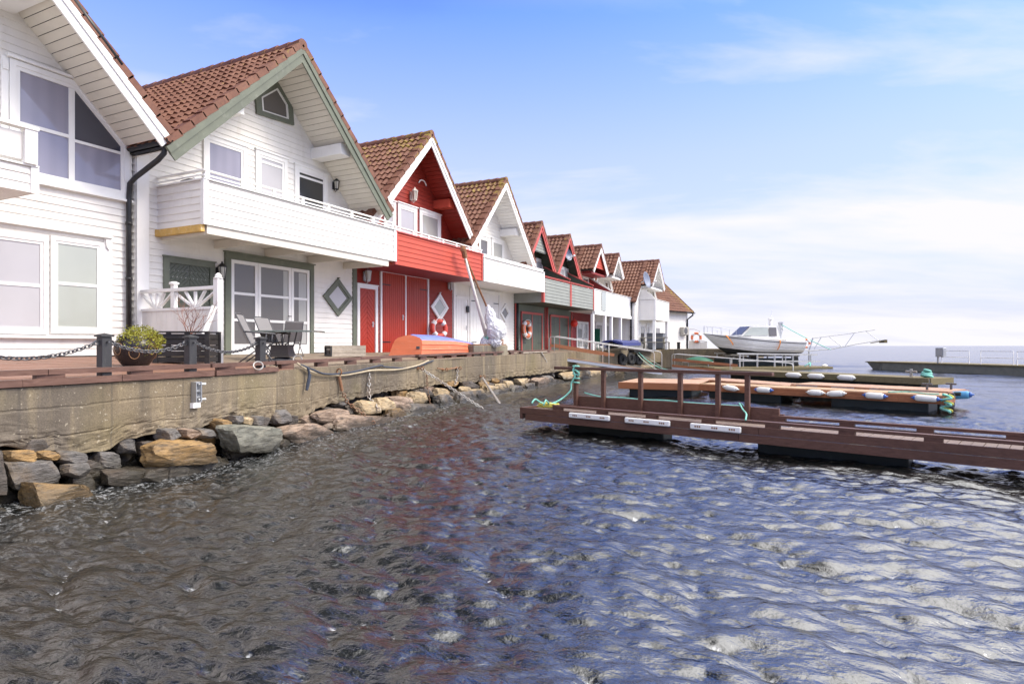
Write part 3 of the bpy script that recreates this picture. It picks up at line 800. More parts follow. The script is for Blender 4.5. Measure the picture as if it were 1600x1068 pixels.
# ---- house 3: red
h3 = thing('boathouse', 'bright red gabled house with white bargeboards and a red double door', 'house', (-D, 17.0, 1.4))
sl3 = roof(h3, D, 11.5, 8.6, 17.0, 8.46, 2.98, 5.28, 'whitetrim', 'red', moss=.62, purlin=(.5,'redbright'), seed=11, bh=.26)
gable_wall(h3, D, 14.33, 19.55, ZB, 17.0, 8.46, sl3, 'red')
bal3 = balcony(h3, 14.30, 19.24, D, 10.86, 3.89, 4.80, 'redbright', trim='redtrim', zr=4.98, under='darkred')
for (x0, yt, yb, x1, pm) in ((598, 310, 372, 617, 'blind'), (620, 316, 392, 650, 'blind'), (654, 326, 398, 687, 'netcurtain')):
    window(h3, D, x0, yt, yb, x1, pm, cas=.11, sash=.06)
wall_lamp(h3, D, 641, 306, 'cranewhite', 1.25); wall_lamp(h3, D, 568, 431, 'galv', 1.2); wall_lamp(h3, D, 700, 446, 'galv', 1.0)
y_, z_ = fac(661, 294)
MB().torus((-D+.05, y_-.1, z_), .24, .022, (1,0,0), 14, 6, R(-65)+math.pi/2*0, R(65)).build('crescent_ornament', M['whitetrim'], h3)
door(h3, D, 14.42, fac(583,500)[0]+.05, ZB-.02, 3.30, 'reddoor', 'whitetrim', 'chev', .11, 1, True, w=.15)
door(h3, D, 15.45, 17.92, ZB-.02, 3.88, 'reddoor', 'whitetrim', 'v', .07, 2, True, True, w=.105)
diamond(h3, D, 671.5, 699, 458, 502, 'whitetrim', 'frost')

# ---- house 4: white
h4 = thing('boathouse', 'plain white gabled house right of the red one, with a white solid balcony', 'house', (-D, 22.1, 1.4))
sl4 = roof(h4, D, 11.4, 8.4, 22.1, 8.16, 2.75, 5.20, 'whitetrim', 'whitetrim', moss=.62, purlin=(.5,'whitetrim'), seed=17, bh=.24)
gable_wall(h4, D, 19.60, 24.62, ZB, 22.1, 8.16, sl4, 'white')
MB().box(-D+.004, -D+.05, 19.61, 19.78, ZB, 5.1).build('corner_board', M['whitetrim'], h4)
bal4 = balcony(h4, 19.30, 24.58, D, 10.86, 3.89, 4.72, 'white', zr=4.86)
for (x0, yt, yb, x1, pm) in ((747, 367, 415, 763, 'dim'), (767, 372, 415, 786, 'netcurtain')):
    window(h4, D, x0, yt, yb, x1, pm, cas=.09, sash=.06)
door(h4, D, 19.86, 20.62, ZB, 3.35, 'whitetrim', 'whitetrim', 'v', .08, 1, True)
door(h4, D, 20.85, 23.15, ZB, 3.72, 'whitetrim', 'whitetrim', 'v', .07, 2, True, True)
y_, z_ = fac(728, 483); MB().box(-D+.06, -D+.11, y_-.07, y_+.07, z_-.12, z_+.12).build('key_box', M['black'], h4)
diamond(h4, D, 779.5, 796, 475, 503, 'whitetrim', 'dim')

# ---- houses 5 and 6: grey-green with red trim
def grey_house(y0, y1, ry, rz, hw, ez, Dp, label, by0, by1, seed, infill):
    h = thing('boathouse', label, 'house', (-D, ry, 1.4))
    sl = roof(h, D, Dp, 8.0, ry, rz, hw, ez, 'redtrim', 'darkg', moss=.25, seed=seed, bh=.26)
    gable_wall(h, D, y0, y1, ZB, ry, rz, sl, 'darkg')
    if infill:      # boarded gable front hung just behind the bargeboards
        zc = rz-1.28
        f = siding(MB(), (-Dp-.1,0,0), (0,1,0), (1,0,0), zc, rz-.28, lambda z: ry-(rz-.28-z)/sl, lambda z: ry+(rz-.28-z)/sl)
        f.box(-Dp-.13, -Dp-.105, ry-.8, ry+.8, zc-.04, zc); f.build('gable_front', M['greyl'], h)
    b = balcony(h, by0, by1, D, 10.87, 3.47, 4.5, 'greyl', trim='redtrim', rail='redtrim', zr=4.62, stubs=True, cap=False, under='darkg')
    # ground storey boards in paler green, red corner strips
    g = siding(MB(), (-D+.021,0,0), (0,1,0), (1,0,0), ZB, 3.46, lambda z: y0+.02, lambda z: y1-.02); g.build('ground_storey_boards', M['greyg'], h)
    c = MB()
    for y in (y0+.06, y1-.10): c.box(-D+.03, -D+.085, y-.05, y+.05, ZB, 3.46)
    c.build('corner_board', M['redtrim'], h)
    # raking partition between the balconies
    p = MB(); p.prism([(-D, by1-.03, 4.62), (-10.9, by1-.03, 4.62), (-10.9, by1-.03, 4.70), (-D, by1-.03, 5.42)], (0,.06,0)); p.build('partition', M['darkg'], h)
    q = MB(); q.beam((-D, by1, 5.45), (-10.86, by1, 4.72), .11, .05); q.build('partition_cap', M['redtrim'], h)
    return h
h5 = grey_house(24.66, 28.04, 26.35, 7.22, 1.68, 5.18, 11.75, 'grey green boathouse with red trim and an orange lifebuoy on its door', 24.62, 27.72, 21, True)
h6 = grey_house(28.08, 31.52, 29.85, 7.18, 1.72, 5.16, 11.75, 'grey green boathouse with red trim and a satellite dish in its gable', 27.80, 31.0, 22, False)
for h, a, b in ((h5, (815,482), (846,)), (h6, (860,488), (887,))):
    y0 = fac(a[0], 500, D-.06)[0]; y1 = fac(b[0], 500, D-.06)[0]
    door(h, D-.04, y0, y1, ZB-.02, 3.05, 'greendoor', 'redtrim', 'v', .07, 2, False, True)
window(h5, D, 836, 404, 424, 847, 'blind', 'whitetrim', .07, .04); window(h5, D, 828, 402, 424, 835, 'dim', 'redtrim', .05, .03)
window(h6, D, 871, 416, 444, 881, 'blind', 'whitetrim', .07, .04); window(h6, D, 882, 420, 446, 889, 'netcurtain', 'whitetrim', .07, .04)
wall_lamp(h6, D, 893, 434, 'galv', 1.2)
downpipe(h5, [(-12.16, 24.72, 3.5), (-12.16, 24.72, 2.6), (-12.16, 24.72, 1.36)], .05)
downpipe(h6, [(-12.14, 27.95, 3.5), (-12.14, 27.95, 2.6), (-12.14, 27.95, 1.36)], .045, 'redtrim')
def satellite_dish(par, c, n, r, up=.2):
    c, n = Vector(c), Vector(n).normalized()
    d = MB().lathe(c, [(.02,-.05),(r*.5,-.02),(r*.85,.05),(r,.09),(r+.012,.085),(r*.85,.03),(r*.5,-.045),(.02,-.075)], 24, n)
    o = d.build('satellite_dish', M['dish'], par, smooth=True)
    a = MB(); e = c + n*r*1.3 - Vector((0,0,r*.55)); a.tube([c - Vector((0,0,r)), e], .016, 6); a.lathe(e, [(.05,-.07),(.055,.05),(.03,.08)], 10, n)
    a.tube([c - n*.05, c - n*.3 - Vector((0,0,.1))], .025, 6)
    a.build('receiver_arm', M['whitetrim'], o)
p = pd(886, 398, 11.9); satellite_dish(h6, p, (.95,-.2,.2), .32)

# ---- houses 7 and 8: gablets on projecting roof tops
def gablet_house(y0, y1, ry, rz, hw, ez, ext, Dp, wm, sm, label, seed, Dw=D, bm='whitetrim'):
    h = thing('boathouse', label, 'house', (-Dw, ry, 1.4)); s = (rz-ez)/hw
    roof(h, Dw, Dw-.08, 7.6, ry, rz, hw, ez, bm, sm, moss=.08, seed=seed, bh=.2)
    roof(h, Dw, Dp, Dw-.08-Dp, ry, rz+.004, ext, rz-ext*s, bm, sm, drop=1, moss=.08, seed=seed+3, bh=.24)
    gable_wall(h, Dw, y0, y1, ZB, ry, rz, s, wm)
    z = rz-ext*s
    for sd in (-1, 1): gutter(h, (-Dp-.05, ry+sd*(ext+.05), z-.01), (-Dw+.1, ry+sd*(ext+.05), z-.01), .06)
    MB().box(-Dw+.02, -Dp-.1, ry-ext+.12, ry+ext-.12, z-.22, z-.12).build('gablet_floor', M[sm], h)
    return h
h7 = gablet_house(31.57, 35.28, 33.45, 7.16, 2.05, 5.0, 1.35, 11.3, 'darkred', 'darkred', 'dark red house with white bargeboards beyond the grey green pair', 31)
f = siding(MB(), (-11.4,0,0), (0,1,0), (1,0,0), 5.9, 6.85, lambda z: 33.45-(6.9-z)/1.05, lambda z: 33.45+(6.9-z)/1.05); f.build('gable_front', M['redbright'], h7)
h8 = gablet_house(35.32, 38.3, 36.75, 7.1, 1.75, 5.2, 1.15, 11.3, 'white', 'whitetrim', 'small white house squeezed between the dark red one and the wide white one', 37)
window(h7, D, 909, 430, 470, 919, 'dim', 'whitetrim', .1, .05)
window(h8, D, 944, 438, 470, 950, 'dim', 'whitetrim', .08, .05)
b7 = balcony(h7, 31.15, 38.2, D, 10.87, 3.42, 4.55, 'whitetrim', zr=None, stubs=False)
ya = fac(943, 470, 10.85)[0]; MB().box(-10.85, -10.82, ya-.35, ya+.35, 3.5, 4.5).build('glass_panel', M['frost'], b7)
m = MB(); m.box(-10.98, -10.8, 31.1, 38.2, 3.24, 3.415)
for x in (925.5, 944.5, 954.5, 969): 
    y = fac(x, 500, 10.9)[0]; m.box(-10.96, -10.82, y-.09, y+.09, 1.36, 3.238)
m.build('column', M['whitetrim'], b7)
p = MB(); p.prism([(-D, 34.3, 4.59), (-10.95, 34.3, 4.59), (-10.95, 34.3, 4.66), (-D, 34.3, 5.5)], (0,.06,0)); p.build('partition', M['darkred'], h7)
MB().beam((-D, 34.33, 5.54), (-10.88, 34.33, 4.68), .12, .06).build('partition_cap', M['whitetrim'], h7)
y0, y1 = fac(900, 500)[0], fac(918, 500)[0]
f = MB(); X = -D+.012; frame_rect(f, X, y0, y1, ZB, 2.95, .12, .05); f.box(X, X+.04, (y0+y1)/2-.06, (y0+y1)/2+.06, ZB, 2.85); f.box(X, X+.04, y0, y1, 1.95, 2.03)
o = f.build('glazed_door', M['whitetrim'], h7); MB().box(X-.006, X+.018, y0+.1, y1-.1, ZB+.1, 2.86).build('pane', M['netcurtain'], o)
for x0, x1, t in ((930, 941, 3.0), (946, 952, 3.0)):
    y0, y1 = fac(x0, 500)[0], fac(x1, 500)[0]
    window(h8 if x0 > 940 else h7, D, 0, 0, 0, 0, 'netcurtain', 'whitetrim', .1, .06, raw=(y0, y1, ZB+.1, t), name='glazed_door')

# ---- house 9: wide white house stepping out towards the sea
D9 = 10.65
h9 = gablet_house(38.0, 43.6, 40.8, 7.12, 2.95, 4.32, 1.75, 9.85, 'white', 'whitetrim', 'wide white house with a satellite dish on a small corner balcony', 41, D9)
gutter(h9, (-10.7, 37.86, 4.30), (-17.5, 37.86, 4.30), .075)
yy = 37.93
p = lambda x, y: Vector((dep(x, y, yy)[0], yy, dep(x, y, yy)[1]))
downpipe(h9, [Vector((p(986,470).x, yy, 4.25)), Vector((p(986,470).x, yy, 3.0)), Vector((p(986,540).x, yy, 1.36))], .06)
b9 = balcony(h9, 39.0, 42.6, D9, 9.6, 3.22, 4.5, 'white', stubs=False)
p_ = MB(); p_.prism([(-D9, 39.0, 4.54), (-9.65, 39.0, 4.54), (-9.65, 39.0, 4.58), (-10.25, 39.0, 5.15), (-D9, 39.0, 5.15)], (0,.08,0)); p_.build('partition', M['white'], h9)
m = MB()
for y in (39.1, 42.5): m.box(-9.78, -9.62, y-.08, y+.08, 1.36, 3.215)
m.build('column', M['whitetrim'], b9)
p = pd(1009, 437, 9.95); satellite_dish(h9, p, (.98,-.15,.2), .48)
for x0, x1 in ((999, 1007), (1009, 1014), (1023, 1031)):
    y0, y1 = fac(x0, 520, D9)[0], fac(x1, 520, D9)[0]
    window(h9, D9, 0, 0, 0, 0, 'dim', 'whitetrim', .1, .06, raw=(y0, y1, ZB+.2, 3.0), name='glazed_door')
window(h9, D9, 0, 0, 0, 0, 'dim', 'whitetrim', .1, .06, raw=(40.4, 41.4, 4.5, 5.6))

# ---- the last building, turned a little towards the sea
h10 = thing('boathouse', 'last white building of the row, its tiled roof yellow with lichen', 'house', (-10.0, 47.5, 1.36))
def last_house():
    d = Vector((math.sin(R(18.5)), math.cos(R(18.5)), 0)); w = Vector((-d.y, d.x, 0))
    P1 = Vector((*[dep(1074, 545, 50)[0], 50], 0)); L = 5.2; Wd = 6.6; ez = 4.2; rz = 7.55
    P0 = P1 - d*L
    mb = siding(MB(), P0, d, -w, 1.36, ez, lambda z: 0, lambda z: L)
    siding(mb, P0, w, -d, 1.36, ez, lambda z: 0, lambda z: Wd); siding(mb, P1, w, d, 1.36, rz-.1, lambda z: max(0, (z-ez)*Wd/2/(rz-ez)), lambda z: min(Wd, Wd-(z-ez)*Wd/2/(rz-ez)))
    mb.build('wall', M['white'], h10)
    T = MB(); mf = lambda q: .72*max(0, 1-((P1-q).dot(d)+.3)/1.6)
    e0 = P0 - w*.35 - d*.3 + Vector((0,0,ez)); s = w*(Wd/2+.35) + Vector((0,0,rz-ez)); n = s.cross(d).normalized()
    if n.z < 0: n = -n
    tiles(T, e0, d, L+.6, s, n, mf, seed=50)
    e1 = P0 + w*(Wd+.35) - d*.3 + Vector((0,0,ez)); s2 = -w*(Wd/2+.35) + Vector((0,0,rz-ez)); n2 = s2.cross(d).normalized(); n2 = n2 if n2.z > 0 else -n2
    tiles(T, e1, d, L+.6, s2, n2, mf, seed=51)
    r0 = P0 + w*Wd/2 - d*.3 + Vector((0,0,rz)); T.tube([r0, r0 + d*(L+.6)], .12, 10); T.a += [.6]*(len(T.v)-len(T.a))
    T.build('roof', M['tile'], h10)
    b = MB(); q = P1 + d*.32 + Vector((0,0,ez-.02)) - w*.35; b.beam(q, q+s, .05, .20); b.build('bargeboard', M['tile'], h10)
    gutter(h10, P0 - w*.42 - d*.3 + Vector((0,0,ez-.03)), P1 - w*.42 + d*.35 + Vector((0,0,ez-.03)), .08)
    g = P1 - w*.42 + d*.1 + Vector((0,0,ez-.1)); c = P1 - w*.07 - d*.12
    downpipe(h10, [g, g+Vector((0,0,-.12)), c+Vector((0,0,ez-.55)), c+Vector((0,0,1.37))], .06)
    a = P1 - d*.75 - w*.2 + Vector((0,0,2.75)); m = MB(); m.obox(a, d*.42, w*.16, Vector((0,0,.3)))
    o = m.build('heat_pump', M['aircon'], h10, bev=.02)
    f = MB().lathe(a - w*.161 - d*.1, [(.25,0),(.25,.012),(.22,.02),(.05,.022)], 20, -w); f.build('fan_grille', M['gelgrey'], o)
    m = MB()
    for k in (-.3, .3): m.beam(a + d*k - Vector((0,0,.32)) - w*.1, a + d*k - Vector((0,0,.32)) + w*.2, .04, .04)
    m.build('bracket', M['galv'], o)
last_house()
# ------------------------------------------------------------------ the quay
EDGE = [(-7.25,-7),(-7.2,0),(-7.42,3.3),(-7.75,6.07),(-8.15,7.6),(-9.05,11.6),(-9.9,16),(-10.4,20.5),(-10.95,26.0),(-11.0,33),(-11.0,46.4)]
def edge_x(y):
    for (xa, ya), (xb, yb) in zip(EDGE, EDGE[1:]):
        if y <= yb: return xa + (xb-xa)*(y-ya)/(yb-ya)
    return EDGE[-1][0]
def deck_z(x, y):               # falls from the houses to the quay edge
    e = edge_x(y); ze = 1.2 + .13*min(1, max(0, (y-8)/25))
    return 1.40 + (ze-1.40)*max(0, min(1, (x+12.3)/(e+12.3)))
def on_wall(x, y, off=0.0):     # photo point on the quay face -> Vector
    r = (x-800)/F; best = None
    for i in range(len(EDGE)-1):
        (xa, ya), (xb, yb) = EDGE[i], EDGE[i+1]
        dx, dy = r*C_-S_, r*S_+C_
        den = dx*(yb-ya) - dy*(xb-xa)
        if abs(den) < 1e-9: continue
        k = (xa*(yb-ya) - ya*(xb-xa))/den
        Y = k*dy
        if k > 0 and ya-1e-6 <= Y <= yb+1e-6: best = (k, xb-xa, yb-ya); break
    if best is None: return None
    k, ex, ey = best; n = Vector((ey, -ex, 0)).normalized(); n = n if n.x > 0 else -n
    return Vector((k*dx, k*dy, EYE+(HY-y)*k/F)) + n*off

def deck_strip(name, ya, yb, m, w=.14, x_in=-12.35, joints=2.6):
    base = MB(); top = MB()
    ys = [ya + (yb-ya)*i/max(2, round((yb-ya)/.6)) for i in range(max(2, round((yb-ya)/.6))+1)]
    rows = [[(x, y, deck_z(x, y)-.03) for x in (x_in, edge_x(y)-.02)] for y in ys]; base.grid(rows)
    n = int((12.35+edge_x((ya+yb)/2))/w)
    for i in range(n):
        t0, t1 = i/n, (i+1)/n; y = ya + rnd.uniform(-joints, 0)
        while y < yb:
            a = max(ya, y); b = min(yb, y + joints*rnd.uniform(.9, 1.4)); y = b
            if b - a < .05: continue
            j = rnd.uniform(-.003,.003); q = []
            for yy in (a+.003, b-.003):
                e = edge_x(yy)-.02
                for t, g in ((t0, .004), (t1, -.004)):
                    x = x_in + (e-x_in)*t + g; q.append((x, yy, deck_z(x, yy)+j))
            v = [q[0], q[1], q[3], q[2]]
            top.prism([(p[0], p[1], p[2]-.026) for p in v], (0,0,.026))
    tag(top.build(name, m), kind='structure')
    return base
b_ = deck_strip('quay_deck', -7, 8.0, M['deck'])
b_.v, b_.f = b_.v, b_.f
b2_ = deck_strip('quay_walkway', 8.01, 36.0, M['deckgrey'], .16)
# ground slab under decks and houses
g = MB()
for i in range(len(EDGE)-1):
    (xa, ya), (xb, yb) = EDGE[i], EDGE[i+1]
    g.add([(xa-.06,ya,deck_z(xa,ya)-.035),(xb-.06,yb,deck_z(xb,yb)-.035),(-12.4,yb,1.36),(-12.4,ya,1.36)], [(0,1,2,3)])
g.add([(-12.4,-7,1.36),(-12.4,60,1.36),(-80,60,1.36),(-80,-7,1.36)], [(0,1,2,3)])
tag(g.build('ground', M['plinth']), kind='structure')

# concrete face: irregular lower edge over the rubble, broken surface near the foot
def quay_face():
    prof = [(0,699),(60,704),(120,708),(165,705),(190,690),(240,676),(300,676),(330,662),(370,650),(420,655),(470,660),(490,640),(540,626),(600,612),(650,606),(700,598),(740,597),(770,594),(800,588),(830,586),(858,582)]
    low = []
    for x, y in prof:
        p = on_wall(x, y)
        if p: low.append((p.y, p.z))
    low = [(-7, .5), (1.5, .55)] + low + [(33, .42), (60, .42)]
    def zl(y):
        for (a, za), (b, zb_) in zip(low, low[1:]):
            if y <= b: return za + (zb_-za)*(y-a)/max(1e-6, b-a)
        return .42
    rows = []; nz = 48
    ys = []; y = -7.0
    while y < 46.4: ys.append(y); y += .07 if 1.5 < y < 14 else (.14 if y < 28 else .5)
    ys.append(46.4)
    front = []
    for y in ys:
        x = edge_x(y); top = deck_z(x, y)-.035 if y < 7.6 else deck_z(x, y) - .005
        lo = zl(y) + .05*noise.noise((y*3.1, 1, 4)) + .03*noise.noise((y*9, 2, 4))
        col = []
        for i in range(nz+1):
            z = lo + (top-lo)*i/nz; p = Vector((x, y, z))
            nn = noise.fractal(Vector((y*2.2, z*2.2, 3)), .8, 2.2, 5)*.006
            broken = max(0, 1-(z-lo)/.34)
            nn += broken*(noise.fractal(Vector((y*6, z*7, 9)), .7, 2.1, 4)*.045 - .02)
            for zc, dpt in ((.62+.05*noise.noise((y*.9,7,0))+.012*noise.noise((y*7,2,0)), .012), (.93+.03*noise.noise((y*.7,3,0))+.008*noise.noise((y*8,5,0)), .007)):
                if abs(z-zc) < .011: nn -= dpt
            col.append((p.x+nn, p.y, p.z))
        back = [(x-.7, y, lo+.02), (x-.35, y, lo+.01)]
        front.append(back + col + [(x-.3, y, top)])
    mb = MB().grid(front)
    o = mb.build('quay_wall', M['concrete'])
    tag(o, 'long stained concrete quay wall standing on boulders in front of the houses', 'quay wall')
    rows = []; y = 0.0
    while y < 46:
        e = edge_x(y); r = []
        for j in range(34):
            z = -.7 + 1.45*j/33; q = Vector((y*1.9, z*2.6, 1))
            d_, pts_ = noise.voronoi(q); cell = min(.5, d_[1]-d_[0])
            r.append((e - .34 - .10*(z+.2) + .36*cell + .05*noise.noise(q*5), y, z))
        rows.append(r); y += .055 if y < 16 else .12
    MB().grid(rows).build('rubble_core', M['rk_dark'], o)
quay_face()
# outer pier that turns seaward beyond the houses
pm = MB()
P = [(-11.0,46.4),(-4.6,48.6),(-4.9,58),(-16,58),(-16,46.0)]
pm.prism([(x, y, -1.2) for x, y in P], (0,0,2.5))
q = [(x, y, 1.3) for x, y in P]
pm.prism([(x, y, 1.3) for x, y in [(-11.2,46.34),(-6.6,47.92),(-6.8,57.9),(-15.9,57.9),(-15.9,46.3)]], (0,0,.07))
tag(pm.build('pier', M['concrete'], bev=.04), 'concrete pier end behind the boat lift, turning out to sea', 'pier')
r = MB()
pl = MB(); pl.box(-6.2,-5.2,47.6,48.6,1.31,1.62); tag(pl.build('pink_block', M['pinkdeck'], bev=.02), 'pale pink sloping slab on the pier edge beside the boat bow', 'slab')

# boulders
def boulder(x0, y0, x1, y1, m, off=.28, seed=0, depth=None, slab=False):
    a, b = on_wall((x0+x1)/2, (y0+y1)/2, off), None
    if a is None: return None
    pl_, pr_ = on_wall(x0, (y0+y1)/2, off), on_wall(x1, (y0+y1)/2, off)
    if pl_ is None or pr_ is None: return None
    u = pr_-pl_; w = u.length; u.normalize()
    k = -a.x*S_ + a.y*C_; h = (y1-y0)*k/F
    n = u.cross(Vector((0,0,1))); n = n if n.x > 0 else -n
    d = depth or min(.9, max(.35, .8*min(w, h*1.6)))
    rr = random.Random(seed)
    import bmesh
    bm = bmesh.new(); bmesh.ops.create_icosphere(bm, subdivisions=4, radius=1)
    cuts = []
    for i in range(15):
        v = Vector((rr.gauss(0,1), rr.gauss(0,1), rr.gauss(0,1))).normalized(); cuts.append((v, rr.uniform(.66,.9)))
    for v in [(1,0,0),(-1,0,0),(0,1,0),(0,0,1),(0,0,-1)]:
        v = (Vector(v) + Vector((rr.uniform(-.18,.18), rr.uniform(-.18,.18), rr.uniform(-.18,.18)))).normalized(); cuts.append((v, .62 if slab else rr.uniform(.62,.74)))
    pts = []
    for vt in bm.verts:
        p = vt.co.normalized()*1.25
        for v, c in cuts:
            t = p.dot(v)
            if t > c: p = p - v*(t-c)
        p += p.normalized()*(noise.fractal(p*2.5+Vector((seed,0,0)), .8, 2.1, 4)*.055)
        lay = noise.noise(Vector((seed*1.7, p.z*9 + p.x*1.2, p.y*.5)))*.03
        p += Vector((0, lay, 0))
        pts.append(p)
    mx = [max(abs(p[i]) for p in pts) for i in range(3)]
    out = [tuple(u*(p.x/mx[0]*w/2) + n*(p.y/mx[1]*d/2) + Vector((0,0,1))*(p.z/mx[2]*h/2)) for p in pts]
    mb = MB(); mb.v = out; mb.f = [tuple(v.index for v in f.verts) for f in bm.faces]; bm.free()
    o = mb.build('boulder', M[m], loc=(0,0,0)); o.location = a
    return o
G = 'boulders along the foot of the quay wall'
named = [
 ((-6,701,48,722), 'rk_ochre', 'small ochre boulder under the concrete at the left picture edge', .05),
 ((50,702,83,720), 'rk_ochre', 'small orange brown boulder right of the ochre one at the left edge', .05),
 ((-8,716,78,768), 'rk_grey', 'large grey slab boulder lying at the left picture edge', .15),
 ((80,703,120,723), 'rk_grey', 'dark grey boulder wedged right under the broken concrete foot', .08),
 ((80,719,123,745), 'rk_grey', 'grey cracked boulder just below the dark wedged one', .15),
 ((0,746,103,806), 'rk_ochre', 'big ochre brown tilted boulder half in the water at left', .42),
 ((112,716,188,765), 'rk_dark', 'dark wet boulder in the shaded hollow under the quay wall', -.1),
 ((186,683,323,730), 'rk_ochre', 'long ochre log shaped boulder jutting from under the quay wall', .3),
 ((190,720,310,754), 'rk_dark', 'low brown grey boulder below the long ochre one, at the waterline', .3),
 ((323,661,405,706), 'rk_stripe', 'big diagonal striped grey green boulder', .32),
 ((412,657,488,702), 'rk_pink', 'wide brown ochre boulder right of the striped one', .28),
 ((482,637,538,664), 'rk_pink', 'pinkish flat boulder under the rusty hanging chain', .12),
 ((494,646,587,680), 'rk_pink', 'long pinkish brown slab boulder at the waterline under two chains', .35),
 ((580,636,612,664), 'rk_ochre', 'ochre block boulder at the waterline right of the pinkish slab', .32),
 ((614,629,672,658), 'rk_grey', 'long pale grey boulder at the waterline below the tan ones', .32),
 ((690,608,737,636), 'rk_grey', 'pale grey sloping boulder where a taut chain passes over', .25),
]
for i, (b, m, lab, off) in enumerate(named):
    o = boulder(*b, m, off, 100+i, slab=(i in (2,5,7,9,12)))
    if o: tag(o, lab, 'boulder', G)
rest = [(243,668,265,690,'rk_grey',.1),(268,668,297,687,'rk_pink',.08),(296,668,326,686,'rk_grey',.1),(330,654,348,668,'rk_ochre',.08),(348,648,366,664,'rk_grey',.08),(366,650,380,664,'rk_tan',.08),
 (380,648,398,664,'rk_grey',.1),(396,650,418,668,'rk_dark',.0),(545,624,577,650,'rk_tan',.12),(575,619,599,643,'rk_tan',.14),(598,618,634,640,'rk_pink',.12),(630,609,659,632,'rk_tan',.12),
 (670,615,693,640,'rk_grey',.2),(674,605,692,620,'rk_tan',.08),(714,603,732,617,'rk_tan',.08),(729,606,751,620,'rk_tan',.12),(748,599,769,620,'rk_tan',.14),(768,598,784,613,'rk_tan',.12),
 (781,594,793,611,'rk_tan',.12),(783,600,803,618,'rk_grey',.3),(801,590,815,606,'rk_tan',.12),(806,597,823,614,'rk_grey',.3),(823,588,840,609,'rk_pink',.2),(839,586,856,607,'rk_grey',.2),
 (404,684,426,708,'rk_dark',.3),(736,612,760,630,'rk_grey',.3),(540,646,556,660,'rk_dark',.0),(655,606,676,622,'rk_dark',-.05),(20,768,75,812,'rk_dark',.1),(100,750,150,775,'rk_dark',.0),(306,712,332,742,'rk_dark',.25),(200,752,260,772,'rk_dark',.45),(330,700,400,720,'rk_dark',.2),(-90,700,-8,780,'rk_dark',.2)]
for i, b in enumerate(rest):
    o = boulder(*b[:4], b[4], b[5], 200+i)
    if o: tag(o, 'one of the small boulders packed under the concrete quay wall', 'boulder', G)
rr_ = random.Random(77)
for i in range(46):
    y = 2.6 + 23.5*(i/46)**1.35 + rr_.uniform(-.15,.15); x = edge_x(y) + rr_.uniform(-.12,.38); k = -x*S_+y*C_; px_ = 800+F*((x*C_+y*S_)/k); wpx = F/k*rr_.uniform(.13,.30); zc = rr_.uniform(-.08,.10); hh = rr_.uniform(.10,.2)
    o = boulder(px_-wpx, HY+(EYE-zc-hh)*F/k, px_+wpx, HY+(EYE-zc+hh)*F/k, rr_.choice(['rk_dark','rk_dark','rk_grey','rk_pink']), x-edge_x(y), 400+i)
    if o: tag(o, 'one of the small boulders packed under the concrete quay wall', 'boulder', G)
for i in range(40):
    y = 2.8 + 18*(i/40)**1.25 + rr_.uniform(-.12,.12); x = edge_x(y) - rr_.uniform(.02,.16); k = -x*S_+y*C_; px_ = 800+F*((x*C_+y*S_)/k); wpx = F/k*rr_.uniform(.12,.24); zc = rr_.uniform(.18,.48); hh = rr_.uniform(.09,.15)
    o = boulder(px_-wpx, HY+(EYE-zc-hh)*F/k, px_+wpx, HY+(EYE-zc+hh)*F/k, rr_.choice(['rk_dark','rk_grey','rk_ochre','rk_pink']), x-edge_x(y), 500+i)
    if o: tag(o, 'one of the small boulders packed under the concrete quay wall', 'boulder', G)
for i, (x, y) in enumerate([(-10.85,28),(-10.8,29.3),(-10.8,31),(-10.9,33),(-10.8,35.2),(-10.9,37.5),(-10.75,40),(-10.85,42.5)]):
    px_ = 800 + F*((x*C_+y*S_)/(-x*S_+y*C_)); k = -x*S_+y*C_; wpx = 1.0*F/k*.6
    o = boulder(px_-wpx, HY+(EYE-.42)*F/k, px_+wpx, HY+(EYE+.2)*F/k, ('rk_tan','rk_grey')[i%2], .1, 300+i)
    if o: tag(o, 'one of the boulders at the foot of the far quay below the gangways', 'boulder', G)

# timber kerb: fascia on the edge, blocks, rail
def run(ya, yb, off, z, w, h, name, m, gap=2.4):
    mb = MB(); y = ya
    while y < yb - .05:
        e = min(yb, y+gap); n = max(1, round((e-y)/.6))
        for i in range(n):
            a, b = y+(e-y)*i/n, y+(e-y)*(i+1)/n
            mb.beam((edge_x(a)+off, a+(.004 if i == 0 else 0), deck_z(edge_x(a), a)+z), (edge_x(b)+off, b-(.004 if i == n-1 else 0), deck_z(edge_x(b), b)+z), w, h)
        y = e
    return mb
def kerb(ya, yb, label, fascia=True, rail=True, step=1.1):
    y = (ya+yb)/2; t = thing('timber_kerb', label, 'kerb', (edge_x(y), y, deck_z(edge_x(y), y)), 'timber kerbs along the quay edge')
    if fascia: run(ya, yb, -.05, .012, .17, .072, '', None, 2.2).build('fascia', M['kerb'], t)
    y = ya+.35
    while y < yb-.3:
        MB().box(edge_x(y)-.16, edge_x(y)-.07, y-.14, y+.14, deck_z(edge_x(y), y)+.0, deck_z(edge_x(y), y)+.088).build('block', M['kerb'], t); y += step
    run(ya, yb, -.115, .118, .13, .058, '', None, 2.9).build('rail', M['kerb'], t)
    return t
kerb(-2, 6.0, 'double brown timber kerb at the near end of the quay, by the black bollards')
kerb(6.02, 7.5, 'short doubled brown timber kerb beside the table and chairs')
kerb(7.55, 13.2, 'low thin timber kerb on the quay edge between the crate and the upturned boat', False)
kerb(13.4, 20.0, 'low thin timber kerb running past the upturned boat to the crane plinth', False)
kerb(20.6, 26.0, 'far timber kerb in front of the grey green houses', False)

